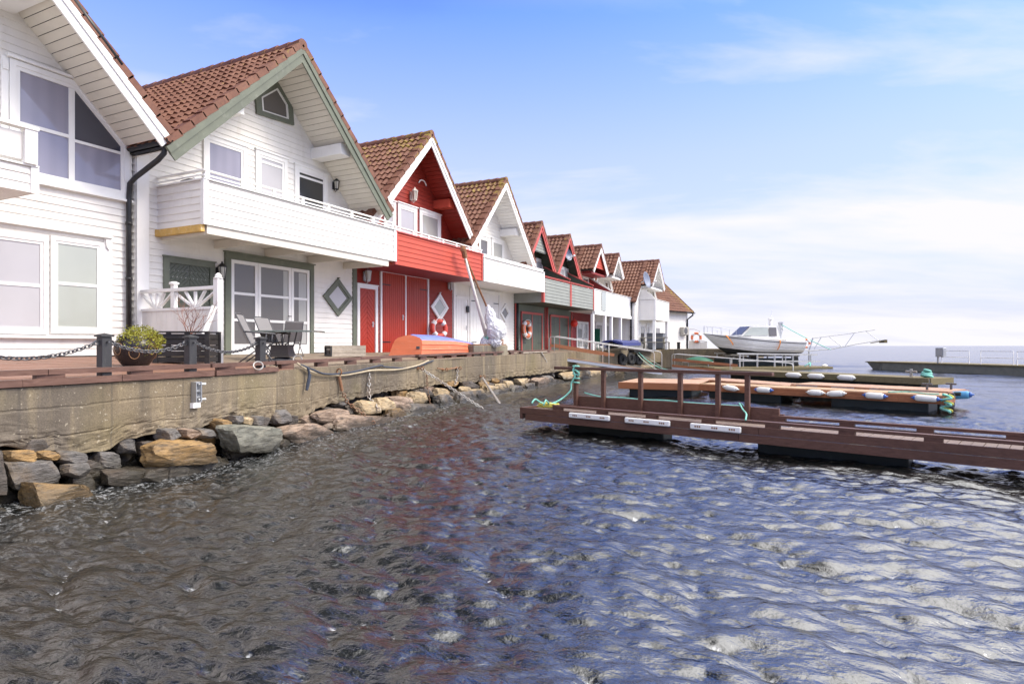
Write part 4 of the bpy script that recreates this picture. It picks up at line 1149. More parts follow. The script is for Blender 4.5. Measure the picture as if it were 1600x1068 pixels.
# charcoal bollards with chains
spots = []
for x, yb in ((162, 587), (297, 573), (407, 565)):
    y = None
    for yy in np.linspace(-2, 12, 1400):
        X = edge_x(yy)-.14; cx = X*C_+yy*S_; cz = -X*S_+yy*C_
        if cz > .3 and 800+F*cx/cz >= x: y = yy; break
    spots.append((edge_x(y)-.14, y))
d0 = spots[1][1]-spots[0][1]; spots.insert(0, (edge_x(spots[0][1]-1.75)-.14, spots[0][1]-1.75))
labs = ['charcoal wooden bollard outside the picture holding the near chain', 'nearest charcoal wooden bollard, left of the potted shrub', 'charcoal wooden bollard in front of the black planter box', 'charcoal wooden bollard beside the reclining chairs']
root = thing('bollard', labs[0], 'bollard', (0,0,0), 'charcoal bollards on the quay edge')
MB().box(-.058,.058,-.058,.058,-.12,.50).build('post', M['post'], root, bev=.006)
MB().prism([(-.075,-.075,.501),(.075,-.075,.501),(.075,.075,.501),(-.075,.075,.501)], (0,0,.022)).add([(-.07,-.07,.523),(.07,-.07,.523),(.07,.07,.523),(-.07,.07,.523),(0,0,.548)], [(0,1,4),(1,2,4),(2,3,4),(3,0,4)]).build('cap', M['post'], root)
e = MB(); e.tube([(.06,0,.44),(.10,0,.44)], .012, 6); e.torus((0,-.085,.43), .028, .008, (1,0,0), 12, 6); e.torus((0,.085,.43), .028, .008, (1,0,0), 12, 6); e.build('eye_bolt', M['chain'], root)
tops = []
for i, (x, y) in enumerate(spots):
    o = root if i == 0 else copy_tree(root)
    z = deck_z(x, y); o.location = (x, y, z); o['label'] = labs[i]; tops.append(Vector((x, y, z+.43)))
def chain_links(mb, pts, L=.062, r=.0085, wid=.024):
    """individual oval links along a polyline"""
    pts = [Vector(p) for p in pts]; acc = [0]
    for a, b in zip(pts, pts[1:]): acc.append(acc[-1]+(b-a).length)
    tot = acc[-1]; n = max(1, int(tot/(L*.78))); 
    def at(s):
        for i in range(len(pts)-1):
            if s <= acc[i+1]: return pts[i].lerp(pts[i+1], (s-acc[i])/max(1e-9, acc[i+1]-acc[i]))
        return pts[-1]
    for i in range(n):
        c = at((i+.5)*tot/n); t = (at(min(tot, (i+1)*tot/n)) - at(i*tot/n)).normalized()
        u = t.orthogonal().normalized()
        u = (u if i % 2 else t.cross(u))
        P = [c + t*(math.cos(a)*L/2) + u*(math.sin(a)*wid) for a in [2*math.pi*j/10 for j in range(11)]]
        mb.tube(P, r, 5, False)
    return mb
def sag(a, b, d, n=24):
    return [a.lerp(b, i/n) - Vector((0,0,d*4*(i/n)*(1-i/n))) for i in range(n+1)]
clab = ['dark chain sagging from the nearest bollard out of the picture at left', 'dark chain hanging between the nearest bollard and the one by the planter', 'dark chain hanging between the planter bollard and the one by the chairs']
for i in range(3):
    a, b = tops[i]+Vector((0,.085,0)), tops[i+1]-Vector((0,.085,0))
    o = chain_links(MB(), sag(a, b, (.17,.11,.13)[i])).build('chain', M['chain'], smooth=True); tag(o, clab[i], 'chain', 'chains between the bollards')
a = tops[3]+Vector((0,.085,0)); b = Vector((edge_x(a.y+.5)-.2, a.y+.45, deck_z(edge_x(a.y+.5), a.y)+.06))
o = chain_links(MB(), [a, a+Vector((0,.06,-.12)), a+Vector((-.0,.12,-.3)), b]).build('chain', M['chain'], smooth=True); tag(o, 'loose dark chain end dangling from the bollard by the chairs', 'chain', 'chains between the bollards')

# ------------------------------------------------------------------ on the quay
def on_deck(x, y):              # photo point on the sloping deck
    k = 3.0
    while k < 60:
        p = atk(x, y, k)
        if p.x <= edge_x(p.y) and p.z <= deck_z(p.x, p.y): break
        k += .02
    return Vector((p.x, p.y, deck_z(p.x, p.y)))
# partition fence with sunburst
def fence():
    Y = 7.86; xe = dep(341, 540, Y)[0]; t = thing('partition_fence', 'white fence with a sunburst panel between the two nearest white houses', 'fence', (xe, Y, deck_z(xe, Y)))
    X0, X1 = -12.2, xe; z0 = 1.36
    top = dep(341, 446, Y)[1]; mid = dep(341, 478, Y)[1]
    p = MB(); p.box(X1-.06, X1+.06, Y-.06, Y+.06, deck_z(X1,Y)-.02, top+.12); p.lathe((X1, Y, top+.12), [(.07,0),(.09,.02),(.05,.04),(.06,.07),(.02,.11)], 12); p.build('post', M['whitetrim'], t)
    p = MB(); Xm = dep(272, 446, Y)[0]; p.box(Xm-.05, Xm+.05, Y-.04, Y+.04, mid, top+.06); p.lathe((Xm, Y, top+.06), [(.06,0),(.09,.02),(.09,.05),(.03,.07)], 12); p.build('post', M['whitetrim'], t)
    r = MB(); r.box(X0, X1-.061, Y-.05, Y+.05, top-.06, top); r.box(X0, X1-.061, Y-.035, Y+.035, mid-.05, mid); r.box(X0, X1-.061, Y-.035, Y+.035, z0+.08, z0+.14); r.build('rail', M['whitetrim'], t)
    s = MB(); Xc = Xm+.62*(X1-Xm) if False else (Xm+X1)/2
    for x0, x1 in ((X0, Xm-.05), (Xm+.05, X1-.06)):
        xc = (x0+x1)/2; hh = top-.06-mid; hwid = (x1-x0)/2
        for f in (-1, -.5, 0, .5, 1):
            e = xc + f*hwid*.97; z = top-.08 if abs(f) < .9 else mid+hh*.86
            s.beam((xc+f*.06, Y, mid), (e, Y, z), .03, .055, (0,1,0))
    s.build('sunburst', M['whitetrim'], t)
    b = MB(); n = 14
    for i in range(n): b.box(X0+(X1-.07-X0)*i/n+.003, X0+(X1-.07-X0)*(i+1)/n-.003, Y-.012, Y+.012, z0+.141, mid-.051)
    b.build('boarding', M['white'], t)
fence()
p = on_deck(302, 569); q = atk(335, 478, (-p.x*S_+p.y*C_)+.25)
tag(MB().beam(p, q, .10, .022, (1,0,0)).build('loose_plank', M['whitetrim'], bev=.003), 'white plank leaning at a slant against the white fence post', 'plank')

# pot and shrub
def pot():
    c = on_deck(212, 572); k = -c.x*S_+c.y*C_; s = F/k; r = 30/s; h = 47/s
    prof = [(.55*r,0),(.62*r,.02),(.9*r,.3*h),(1.0*r,.58*h),(.93*r,.82*h),(.74*r,.93*h),(.78*r,1*h),(.70*r,1.0*h),(.66*r,.9*h),(.5*r,.86*h)]
    o = thing('plant_pot', 'round black glazed pot with gold swirls on the quay edge', 'plant pot', c)
    MB().lathe(c, prof, 32).build('pot_body', M['clay'], o, smooth=True)
    g = MB()
    for i, a in enumerate([-2.4,-1.5,-.6,.3,1.2]):
        pts = []
        for j in range(22):
            th = j*.42; rr_ = .12*h*(1-j/26)+.02
            zz = (.42+.14*(i%2))*h + math.sin(th)*rr_*1.5; aa = a + math.cos(th)*rr_/r*1.4
            f = zz/h; rad = r*(.9+(f-.3)*.36 if f < .58 else 1.0-(f-.58)*.29)+.003
            pts.append(c + Vector((math.cos(aa)*rad, math.sin(aa)*rad, zz)))
        g.tube(pts, .005, 5)
    g.build('swirl_pattern', M['gold'], o, smooth=True)
    t = thing('shrub', 'rounded yellow green leafy shrub growing in the black pot', 'shrub', c+Vector((0,0,h*.9)))
    L = MB(); S = MB(); rr = random.Random(4); cc = c + Vector((.07,.04,h*.80))
    for i in range(40):
        d = Vector((rr.gauss(0,1), rr.gauss(0,1), abs(rr.gauss(.35,.7)))).normalized(); e = cc + Vector((d.x*r*.95, d.y*r*.95, d.z*h*.42))
        S.tube([c+Vector((0,0,h*.85)), cc.lerp(e,.5)+Vector((0,0,.03)), e], [.005,.004,.002], 4)
    for i in range(2600):
        d = Vector((rr.gauss(0,1), rr.gauss(0,1), rr.gauss(.2,.8))).normalized(); q = rr.uniform(.45,1.05)**.6
        lump = 1+.22*noise.noise(d*2.7)
        e = cc + Vector((d.x*r*1.08, d.y*r*1.08, d.z*h*(.55 if d.z > 0 else .62)))*1.0 - cc*0
        e = cc + (e-cc)*q*lump
        if e.z < c.z+.05: continue
        u = Vector((rr.gauss(0,1), rr.gauss(0,1), rr.gauss(0,1))).normalized(); w = u.orthogonal().normalized(); l = rr.uniform(.010,.022)
        L.add([e-u*l, e+w*l*.5, e+u*l, e-w*l*.5], [(0,1,2,3)])
    L.build('leaves', M['leaf'], t); S.build('stem', M['twig'], t)
pot()
def planter():
    a, b = on_deck(243, 567), on_deck(322, 567)
    k = -a.x*S_+a.y*C_; u = (b-a); u.z = 0; u = Vector((C_, S_+.04, 0)); L = 80*k/F; u.normalize(); w = Vector((-u.y,u.x,0)); h = 50*k/F; dp = .42
    z = min(a.z, b.z)-.01
    t = thing('planter_box', 'black slatted wooden planter box behind the bollard', 'planter', (a.x, a.y, z))
    m = MB(); o = Vector((a.x, a.y, z)); up = Vector((0,0,1))
    for i in range(5):
        zz = z + .04 + (h-.05)*i/5; hh = (h-.05)/5-.012
        for q in (0, dp): m.obox(o+u*(L/2)+w*q+up*(zz-z+hh/2), u*(L/2-.03), w*.012, up*(hh/2))
        for q in (0, L): m.obox(o+u*q+w*(dp/2)+up*(zz-z+hh/2), u*.012, w*(dp/2-.02), up*(hh/2))
    m.build('slats', M['planter'], t, bev=.003)
    for q in ((0,0),(L,0),(0,dp),(L,dp),(L*.62,-.012)):
        MB().obox(o+u*q[0]+w*(q[1]-.012 if q[1] < .1 else q[1]+.012)+up*(h/2-.02), u*.04, w*.02, up*(h/2+.02)).build('leg', M['planter'], t, bev=.003)
    MB().obox(o+u*(L/2)+w*(dp/2)+up*(h-.10), u*(L/2-.03), w*(dp/2-.02), up*.02).build('soil', M['rk_dark'], t)
    for q in (-.02, dp+.02): MB().obox(o+u*(L/2)+w*q+up*(h+.012), u*(L/2+.03), w*.035, up*.012).build('rim', M['planter'], t)
    b = thing('bare_bush', 'leafless reddish twiggy bush standing in the black planter', 'bush', o+u*(L*.55)+w*(dp/2)+up*(h-.08))
    T = MB(); rr = random.Random(12); base = o+u*(L*.55)+w*(dp/2)+up*(h-.08)
    def br(p, d, l, r, lv):
        n = 4; pts = [p]; q = p
        for i in range(n):
            d = (d + Vector((rr.gauss(0,.16), rr.gauss(0,.16), rr.gauss(.05,.12)))).normalized(); q = q + d*l/n; pts.append(q)
            if lv < 3 and i > 0 and rr.random() < .8:
                br(q, (d + Vector((rr.gauss(0,.6), rr.gauss(0,.6), rr.gauss(.1,.3)))).normalized(), l*rr.uniform(.4,.65), r*.6, lv+1)
        T.tube(pts, [r*(1-.6*i/n) for i in range(n+1)], 5)
    for i in range(7):
        a_ = i*.9; br(base, Vector((math.cos(a_)*.55, math.sin(a_)*.4, 1)).normalized(), rr.uniform(.34,.52), .008, 0)
    br(base, Vector((.95,.1,.42)).normalized(), .6, .007, 1)
    T.build('twigs', M['twig'], b)
planter()
def chair(label, foot, yaw, s=1.0):
    t = thing('reclining_chair', label, 'chair', foot, 'grey folding chairs by the glass door'); t.rotation_euler = (0,0,yaw); t.scale = (s, s, s)
    # built at origin facing +x, then parented
    def part(mb, name, m, **k):
        o = mb.build(name, M[m], None, loc=(0,0,0), **k); o.location = (0,0,0); o.parent = t; return o
    f = MB(); W = .27
    for y in (-W, W):
        f.tube([(-.34,y,1.08),(-.02,y,.42),(.36,y,.0)], .014, 8)          # back stile running on to the front foot
        f.tube([(.26,y,.45),(-.34,y,.0)], .014, 8)
        f.tube([(-.17,y,.70),(.34,y,.66)], .017, 8); f.tube([(.26,y,.45),(.28,y,.665)], .012, 8)
    for p in ((-.34,1.08),(.36,.015),(-.34,.015)): f.tube([(p[0],-W,p[1]),(p[0],W,p[1])], .013, 8)
    part(f, 'frame', 'chairm', smooth=True)
    b = MB(); b.grid([[(-.335,y,1.06) for y in (-W+.015,0,W-.015)],[(-.19,y,.75) for y in (-W+.015,0,W-.015)],[(-.04,y,.46) for y in (-W+.015,0,W-.015)]])
    b.grid([[(-.325,y,1.055) for y in (W-.015,0,-W+.015)],[(-.18,y,.745) for y in (W-.015,0,-W+.015)],[(-.03,y,.455) for y in (W-.015,0,-W+.015)]])
    part(b, 'backrest', 'chairf')
    s_ = MB(); s_.prism([(-.03,-W+.015,.43),(.27,-W+.015,.455),(.27,W-.015,.455),(-.03,W-.015,.43)], (0,0,.012)); part(s_, 'seat', 'chairf')
    return t
chair('grey reclining chair nearest the bollard, its side to the viewer', on_deck(395, 570)+Vector((.05,.02,0)), R(35), .86)
chair('grey reclining chair behind the near one, close to the glass door', on_deck(425, 563)+Vector((-.1,.1,0)), R(10), .84)
chair('grey chair half hidden behind the glass topped table', on_deck(456, 556)+Vector((-.1,.1,0)), R(150), .76)
def table():
    c = on_deck(441, 564); k = -c.x*S_+c.y*C_; h = 46*k/F; L = 100*k/F/2*.98
    t = thing('garden_table', 'long glass topped table on a dark woven pedestal', 'table', c)
    u = Vector((C_, S_, 0)); w = Vector((-S_, C_, 0)); up = Vector((0,0,1)); e = c + u*.10
    MB().obox(e+up*h, u*L, w*.45, up*.018).build('table_top', M['glasstop'], t, bev=.004)
    for a, b in ((-.22,-.2),(.22,-.2),(-.22,.2),(.22,.2),(0,0)): MB().tube([c+u*a*.8+w*b*.8+up*h*.5, c+u*a*1.05+w*b+up*(h-.013)], .014, 8).build('leg', M['chairm'], t)
    lo, hi = [], []
    p = MB(); rows = []
    for zz, r in ((.10,.235),(.17,.20),(.28,.178),(.40,.170)):
        rows.append([c+u*(a*r)+w*(b*r)+up*(zz*h/.72) for a, b in ((-1,-1),(0,-.96),(1,-1),(.96,0),(1,1),(0,.96),(-1,1),(-.96,0),(-1,-1))])
    p.grid(rows); p.f.append(tuple(len(p.v)-9+i for i in range(8))); p.build('pedestal', M['rattan'], t)
    MB().lathe(c, [(.29,0),(.285,.025),(.2,.06),(.08,.085)], 28).build('foot_plate', M['chairm'], t, smooth=True)
table()
def crate():
    a = on_deck(516, 557); k = -a.x*S_+a.y*C_; L = 46*k/F*1.05; h = 17*k/F
    u = Vector((.32,.95,0)).normalized(); u = Vector((.40,.92,0)).normalized(); L *= 1.25; w = Vector((-u.y,u.x,0)); up = Vector((0,0,1))
    t = thing('wooden_crate', 'small weathered wooden crate lying on its side by the white wall', 'crate', a)
    m = MB()
    for i in range(3):
        z = h*(i+.5)/3
        for q in (0, .34): m.obox(a+u*(L/2)+w*q+up*z, u*(L/2), w*.008, up*(h/6-.003))
    for z in (.008, h): m.obox(a+u*(L/2)+w*.17+up*z, u*(L/2), w*.18, up*.008)
    m.obox(a+u*(L-.01)+w*.17+up*(h/2), u*.008, w*.16, up*(h/2-.01))
    m.build('crate_boards', M['greywood'], t, bev=.002)
    f = MB()
    for b, d in (((.02,0),1),((.02,.34),1)): f.obox(a+u*.02+w*b[1]+up*(h/2), u*.02, w*.02, up*(h/2-.01))
    for z in (.03, h-.02): f.obox(a+u*.02+w*.17+up*z, u*.02, w*.15, up*.02)
    f.build('end_frame', M['planter'], t)
    c = on_deck(563, 557); r = 8*(-c.x*S_+c.y*C_)/F
    b = thing('buoy', 'small white ball buoy on the deck beside the weathered crate', 'buoy', c)
    MB().lathe(c+up*r, [(r*math.sin(x), -r*math.cos(x)) for x in [math.pi*i/12 for i in range(13)]], 18, u).build('ball', M['whitepl'], b, smooth=True)
    MB().torus(c+up*r-u*r*1.1, .022, .008, (0,0,1), 12, 6).build('eye', M['bluecap'], b)
crate()
# upturned rowing boat
def rowboat():
    a = on_deck(622, 560); b = on_deck(745, 556)
    # keep it parallel to the edge
    ya, yb = a.y+.95, b.y+1.5; ax = Vector((edge_x(yb)-edge_x(ya), yb-ya, 0)); L = ax.length; u = ax.normalized(); w = Vector((-u.y,u.x,0)); up = Vector((0,0,1))
    o = Vector((edge_x(ya)-.95, ya, deck_z(edge_x(ya)-.9, ya)+.02))
    t = thing('rowing_boat', 'upturned orange rowing boat with a blue bottom on the quay', 'boat', o+u*L/2)
    # stations from transom (left, s=0) to bow: half beam, height of keel, deadrise
    N = 26; rows = []; rowsb = []
    for i in range(N+1):
        s = i/N
        bm_ = .62*(1-max(0,(s-.45)/.55)**2.4)*(.80+.2*min(1,s/.3)); bm_ = max(bm_, .03)
        hk = (.60-.03*s-.23*max(0,(s-.35)/.65)**1.4)
        rake = .26*(1-s/.12) if s < .12 else 0
        def pt(q, zf, dx=0): return o + u*(L*s+dx) + w*q + up*zf
        prof = [(1.0,.0),(1.04,.05),(1.0,.10),(.985,.30),(1.02,.31),(.965,.34),(.945,.54),(.98,.555),(.92,.58),(.86,.75),(.70,.86),(.36,.955),(0,1.0)]
        r = []
        for f, z in prof: r.append(pt(-bm_*f, hk*z, rake*z))
        for f, z in reversed(prof[:-1]): r.append(pt(bm_*f, hk*z, rake*z))
        rows.append(r)
    nlow = 9
    n = len(rows[0])
    hull = MB(); hull.grid([r[:nlow+1] for r in rows]); hull.grid([r[n-nlow-1:] for r in rows])
    tr = rows[0]; hull.add(tr, [tuple(range(n))])
    hull.build('topside', M['orange'], t, smooth=False)
    bot = MB(); bot.grid([r[nlow:n-nlow] for r in rows]); bot.build('bottom', M['boatblue'], t, smooth=True)
    g = MB()
    for sd in (0, -1): g.tube([r[sd]+up*.02 for r in rows], .022, 6)
    g.build('gunwale', M['orange'], t, smooth=True)
    k = MB(); k.tube([rows[i][len(prof)-1]+up*.005 for i in range(1, N)], .018, 6); k.build('keel', M['boatblue'], t)
    e = MB(); c = (tr[6]+tr[n-7])/2; nn = (-u+up*.5).normalized(); e.obox(rows[0][5].lerp(rows[0][n-6], .12)-u*.005+up*.04, w*.05, up*.035, u*.012); e.build('transom_hole', M['gelgrey'], t)
    lb = MB(); 
    for i in range(2): tag(MB().beam(o+u*(L*(.2+.55*i))-w*.7-up*.01, o+u*(L*(.2+.55*i))+w*.7-up*.01, .07, .05).build('bearer', M['kerb']), ('short timber bearer under the wide end of the upturned boat','short timber bearer under the narrow end of the upturned boat')[i], 'timber')
rowboat()
# lifebuoys
def lifebuoy(x, y, Dd, mring, label, r=.30, rope=True, tilt=(1,0,.05)):
    yy, zz = fac(x, y, Dd); c = Vector((-Dd, yy, zz))
    t = thing('lifebuoy', label, 'lifebuoy', c, 'lifebuoys along the quay')
    ring = MB(); ring.torus(c, r*.78, r*.25, tilt, 40, 12); ring.build('ring', M[mring], t, smooth=True)
    for i in range(4):
        b = MB(); a = math.pi/4+i*math.pi/2; b.torus(c, r*.78, r*.262, tilt, 6, 12, a-.26, a+.26); b.build('white_band', M['whitepl'], t, smooth=True)
    if rope:
        g = MB(); pts = []
        for i in range(49):
            a = 2*math.pi*i/48; rr_ = r*(1.05+.06*abs(math.sin(2*a))); pts.append(c+Vector((.07,math.sin(a)*rr_,math.cos(a)*rr_)))
        g.tube(pts, .010, 5, False); g.build('grab_line', M['whitepl'], t)
    return t
lifebuoy(686, 513, 12.0, 'ringred', 'red and white lifebuoy below the diamond window of the red house', .34, True, (.8,-.35,.15))
lifebuoy(823, 514, 12.1, 'ringorange', 'orange and white lifebuoy hung on a green boathouse door', .40)
# covered crane
def crane():
    base = on_deck(768, 552); Y = base.y+.3
    t = thing('concrete_plinth', 'low concrete plinth under the wrapped crane on the quay edge', 'plinth', base)
    a, b = on_deck(745, 557), on_deck(798, 555)
    ya, yb = a.y, b.y
    mb = MB(); zt = 1.62
    xq = edge_x(ya)-.12
    mb.prism([(xq-.0, ya, 1.18),(edge_x(yb)-.12, yb, 1.18),(edge_x(yb)-.95, yb, 1.18),(xq-.95, ya, 1.18)], (0,0,zt-1.18-.0)); mb.build('block', M['plinth'], t, bev=.03)
    m = MB(); m.prism([(xq-.02, ya+.1, zt+.001),(edge_x(yb)-.16, yb-.05, zt+.001),(edge_x(yb)-.9, yb-.05, zt+.001),(xq-.9, ya+.1, zt+.001)], (0,0,.035)); m.build('base_plate', M['rust'], t)
    k = -(edge_x((ya+yb)/2)-.5)*S_ + (ya+yb)/2*C_
    c = thing('davit_crane', 'white davit crane with a rusty stay and its winch wrapped in white plastic', 'crane', atk(772, 541, k))
    foot = atk(760, 527, k); head = atk(723, 389, 20.3); wr = atk(760, 478, k); 
    MB().tube([foot, head], [.060,.042], 12).build('jib', M['cranewhite'], c, smooth=True)
    q = MB(); s0 = head + (foot-head)*.03; q.tube([s0, s0.lerp(wr, .33)+Vector((0,0,-.02)), wr], .035, 8); q.lathe(head, [(.07,-.08),(.09,0),(.06,.1)], 10); q.tube([head+Vector((0,0,.09)), head-(head-foot)*.09], .09, 8); q.tube([head-(head-foot)*.1, head-(head-foot)*.1-Vector((0,0,.16))], .025, 6); q.build('stay', M['rust'], c)
    # wrapped winch and column: crumpled skins
    import bmesh
    def crumple(mb, cen, rad, seed, amp=.17, f=2.6):
        bm = bmesh.new(); bmesh.ops.create_icosphere(bm, subdivisions=5, radius=1)
        vs = []
        for v in bm.verts:
            p = v.co.copy(); w_ = 1 + amp*noise.ridged_multi_fractal(p*f+Vector((seed,0,0)), .9, 2.2, 4, .9, 1.6)*.45 - amp*.35
            vs.append(cen + Vector((p.x*rad[0]*w_, p.y*rad[1]*w_, p.z*rad[2]*w_)))
        mb.add(vs, [tuple(x.index for x in f_.verts) for f_ in bm.faces]); bm.free()
    s = k/F; mb = MB()
    crumple(mb, atk(775, 516, k), (.36,.36,18*s), 1, .2); crumple(mb, atk(766, 497, k), (.19,.19,16*s), 5, .3); crumple(mb, atk(763, 484, k), (.09,.09,8*s), 8, .3)
    crumple(mb, atk(773, 534, k), (.27,.27,8*s), 3, .45, 3.2); crumple(mb, atk(757, 537, k), (.16,.16,11*s), 9, .5, 3); 
    mb.build('plastic_wrap', M['silverwrap'], c, smooth=False)
    d = MB(); d.tube([atk(781, 530, k), Vector((atk(781, 543, k).x, atk(781,543,k).y, 1.66))], .13, 12); d.build('pedestal', M['rust'], c)
    g = MB(); pts = [foot+Vector((.04,-.04,.1)), foot+Vector((.09,-.08,0)), foot+Vector((.02,-.06,-.12)), foot+Vector((.1,.02,-.2)), foot+Vector((-.04,-.06,-.28))]
    g.tube(pts, .022, 6); g.torus(foot, .10, .022, (head-foot), 14, 6); g.torus(foot+(head-foot)*.012, .10, .02, (head-foot), 14, 6); g.build('lashing_rope', M['ropem'], c)
crane()
# items further along the quay
c = on_deck(975, 549); k = -c.x*S_+c.y*C_
UPV = Vector((0,0,1))
def covered_boat():
    p0 = Vector((-10.9, 34.2, 1.42)); d = Vector((.02,1,0)).normalized(); w = Vector((-d.y,d.x,0)); up = Vector((0,0,1)); L = 4.6
    p0 = Vector((dep(955, 545, 32.6)[0], 32.6, 1.40)); p1 = Vector((dep(1000, 545, 37.2)[0]-.1, 37.2, 1.36)); d = (p1-p0); L = d.length; d.normalize(); w = Vector((-d.y,d.x,0))
    t = thing('covered_boat', 'small boat under a navy blue tarpaulin by the white columns', 'boat', p0+d*L/2)
    rows = []; tr = []
    for i in range(17):
        s = i/16; b = .62*(1-max(0,(s-.55)/.45)**2)*.98+.02; h = .36+.06*s; kz = .06+.2*max(0,(s-.7)/.3)**2
        rows.append([p0+d*L*s+w*(b*f)+up*(kz+(h-kz)*z) for f, z in ((-1,1),(-.9,.5),(-.6,.1),(0,0),(.6,.1),(.9,.5),(1,1))])
        sagz = .12*math.sin(s*9)*.3
        tr.append([p0+d*L*s+w*(b*f*1.03)+up*(h+z+(noise.noise((s*7,f*3,2))*.05)+sagz*(1-abs(f))) for f, z in ((-1.02,-.16),(-1.0,.02),(-.5,.11),(0,.15),(.5,.11),(1.0,.02),(1.02,-.16))])
    MB().grid(rows).build('hull', M['hullwhite'], t, smooth=True)
    MB().grid([[p*.02+tr[0][3]*.98-UPV*.05 for p in tr[0]]]+tr).build('tarpaulin', M['tarpblue'], t, smooth=False)
    for s in (.25,.7): MB().box((p0+d*L*s).x-.5,(p0+d*L*s).x+.5,(p0+d*L*s).y-.06,(p0+d*L*s).y+.06,1.37,1.45).build('trestle', M['greywood'], t)
covered_boat()
def picnic():
    c = Vector((dep(1022, 545, 39.6)[0]+.0, 39.6, 1.38)); t = thing('picnic_table', 'weathered wooden picnic table under the corner balcony', 'table', c)
    u = Vector((.95,.3,0)).normalized(); w = Vector((-u.y,u.x,0)); up = Vector((0,0,1))
    m = MB()
    for i in range(5): m.obox(c+w*(-.32+.16*i)+up*.74, u*.85, w*.07, up*.02)
    m.build('table_top', M['picnic'], t)
    for s in (-1, 1):
        b = MB()
        for j in (0, 1): b.obox(c+w*s*(.62+.14*j)+up*.45, u*.85, w*.06, up*.02)
        b.build('bench', M['picnic'], t)
    for e in (-.6, .6):
        l = MB(); l.beam(c+u*e+w*.25+up*.72, c+u*e+w*.66, .05, .10); l.beam(c+u*e-w*.25+up*.72, c+u*e-w*.66, .05, .10); l.beam(c+u*e*1.05+w*.78+up*.40, c+u*e*1.05-w*.78+up*.40, .05, .09); l.build('leg', M['picnic'], t)
picnic()
for x, lab in ((1019, 'grey wheeled bin behind the picnic table'), (1031, 'grey wheeled bin right of the picnic table near the corner column')):
    c = Vector((dep(x, 545, 41.2)[0], 41.2, 1.38)); t = thing('waste_bin', lab, 'bin', c, 'grey bins by the picnic table')
    MB().add([c+Vector(p) for p in ((-.24,-.26,.05),(.24,-.26,.05),(.24,.26,.05),(-.24,.26,.05),(-.29,-.34,.98),(.29,-.34,.98),(.29,.34,.98),(-.29,.34,.98))], [(3,2,1,0),(4,5,6,7),(0,1,5,4),(1,2,6,5),(2,3,7,6),(3,0,4,7)]).build('bin_body', M['binm'], t, bev=.02)
    MB().prism([c+Vector(p) for p in ((-.31,-.37,.985),(.31,-.37,.985),(.31,.37,.985),(-.31,.37,.985))], (0,0,.07)).build('lid', M['binm'], t, bev=.02)
    MB().tube([c+Vector((-.26,.3,.1)), c+Vector((.26,.3,.1))], .1, 12).build('wheel', M['tyre'], t)
c = pd(897, 505, 12.0); t = thing('buoy', 'bright red ball buoy hanging on the dark red house', 'buoy', c)
MB().lathe(c, [(.2*math.sin(a), -.2*math.cos(a)) for a in [math.pi*i/12 for i in range(13)]], 18).build('ball', M['redbuoy'], t, smooth=True)
MB().tube([c+Vector((0,0,.19)), c+Vector((0,0,.27))], .035, 8).build('neck', M['redbuoy'], t); MB().tube([c+Vector((0,0,.26)), c+Vector((-.2,0,.62))], .010, 5).build('lanyard', M['ropeb'], t)
def plastic_chair():
    c = Vector((-11.75, fac(929, 540, 11.75)[0], 1.37)); t = thing('garden_chair', 'dark green plastic chair behind the first white column', 'chair', c)
    for a in (-1,1):
        for b in (-1,1): MB().tube([c+Vector((a*.2,b*.2,.44)), c+Vector((a*.25,b*.25,0))], .025, 6).build('leg', M['greenpl'], t)
    MB().box(c.x-.25,c.x+.25,c.y-.25,c.y+.25,c.z+.43,c.z+.47).build('seat', M['greenpl'], t, bev=.01)
    MB().prism([c+Vector(p) for p in ((-.24,.22,.47),(.24,.22,.47),(.2,.33,1.2),(-.2,.33,1.2))], (0,.03,0)).build('backrest', M['greenpl'], t)
plastic_chair()
# white fence and lifebuoy at the end of the row
def end_fence():
    Y = 51.0; x0, x1 = dep(1076, 540, Y)[0], dep(1105, 540, Y)[0]; t = thing('panel_fence', 'low white panel fence beyond the last building with a lifebuoy on it', 'fence', (x1, Y, 1.37))
    z1 = dep(1090, 514, Y)[1]; z2 = dep(1090, 532, Y)[1]; xm = dep(1093, 540, Y)[0]
    m = MB(); m.box(x0, xm, Y-.02, Y+.02, 1.37, z2); m.box(xm+.01, x1, Y-.02, Y+.02, 1.37, z2-.1); m.build('panel', M['white'], t)
    f = MB(); f.tube([(x0,Y,z1),(xm-.4,Y,z1),(xm,Y,z1-.15),(xm+.1,Y,z2)], .03, 6); f.tube([(x0,Y,z2),(x0,Y,z1)], .03, 6); f.tube([(xm+.1,Y,z2),(x1,Y,z2-.08)], .03, 6); f.build('rail', M['gangrail'], t)
    X, Z = dep(1088, 527, Y-.1); c = Vector((X, Y-.12, Z)); l = thing('lifebuoy', 'orange and white lifebuoy hanging at the end of the row', 'lifebuoy', c, 'lifebuoys along the quay')
    MB().torus(c, .33, .10, (.3,-1,0), 30, 10).build('ring', M['ringorange'], l, smooth=True)
    for i in range(4):
        a = math.pi/4+i*math.pi/2; MB().torus(c, .33, .105, (.3,-1,0), 6, 10, a-.3, a+.3).build('white_band', M['whitepl'], l, smooth=True)
end_fence()
for i, (x, lab) in enumerate(((1045,'short dark mooring post on the quay near the last building'), (1059,'thin dark mooring post left of its twin'), (1061.5,'thin dark mooring post right of its twin'))):
    p = gnd(x, 547, 1.37) if False else Vector((dep(x, 545, 47.4)[0], 47.4, 1.37))
    tag(MB().lathe(p, [(.06,0),(.06,.42),(.075,.43),(.07,.5)], 10).build('mooring_post', M['post'], loc=p), lab, 'post', 'mooring posts on the far quay')
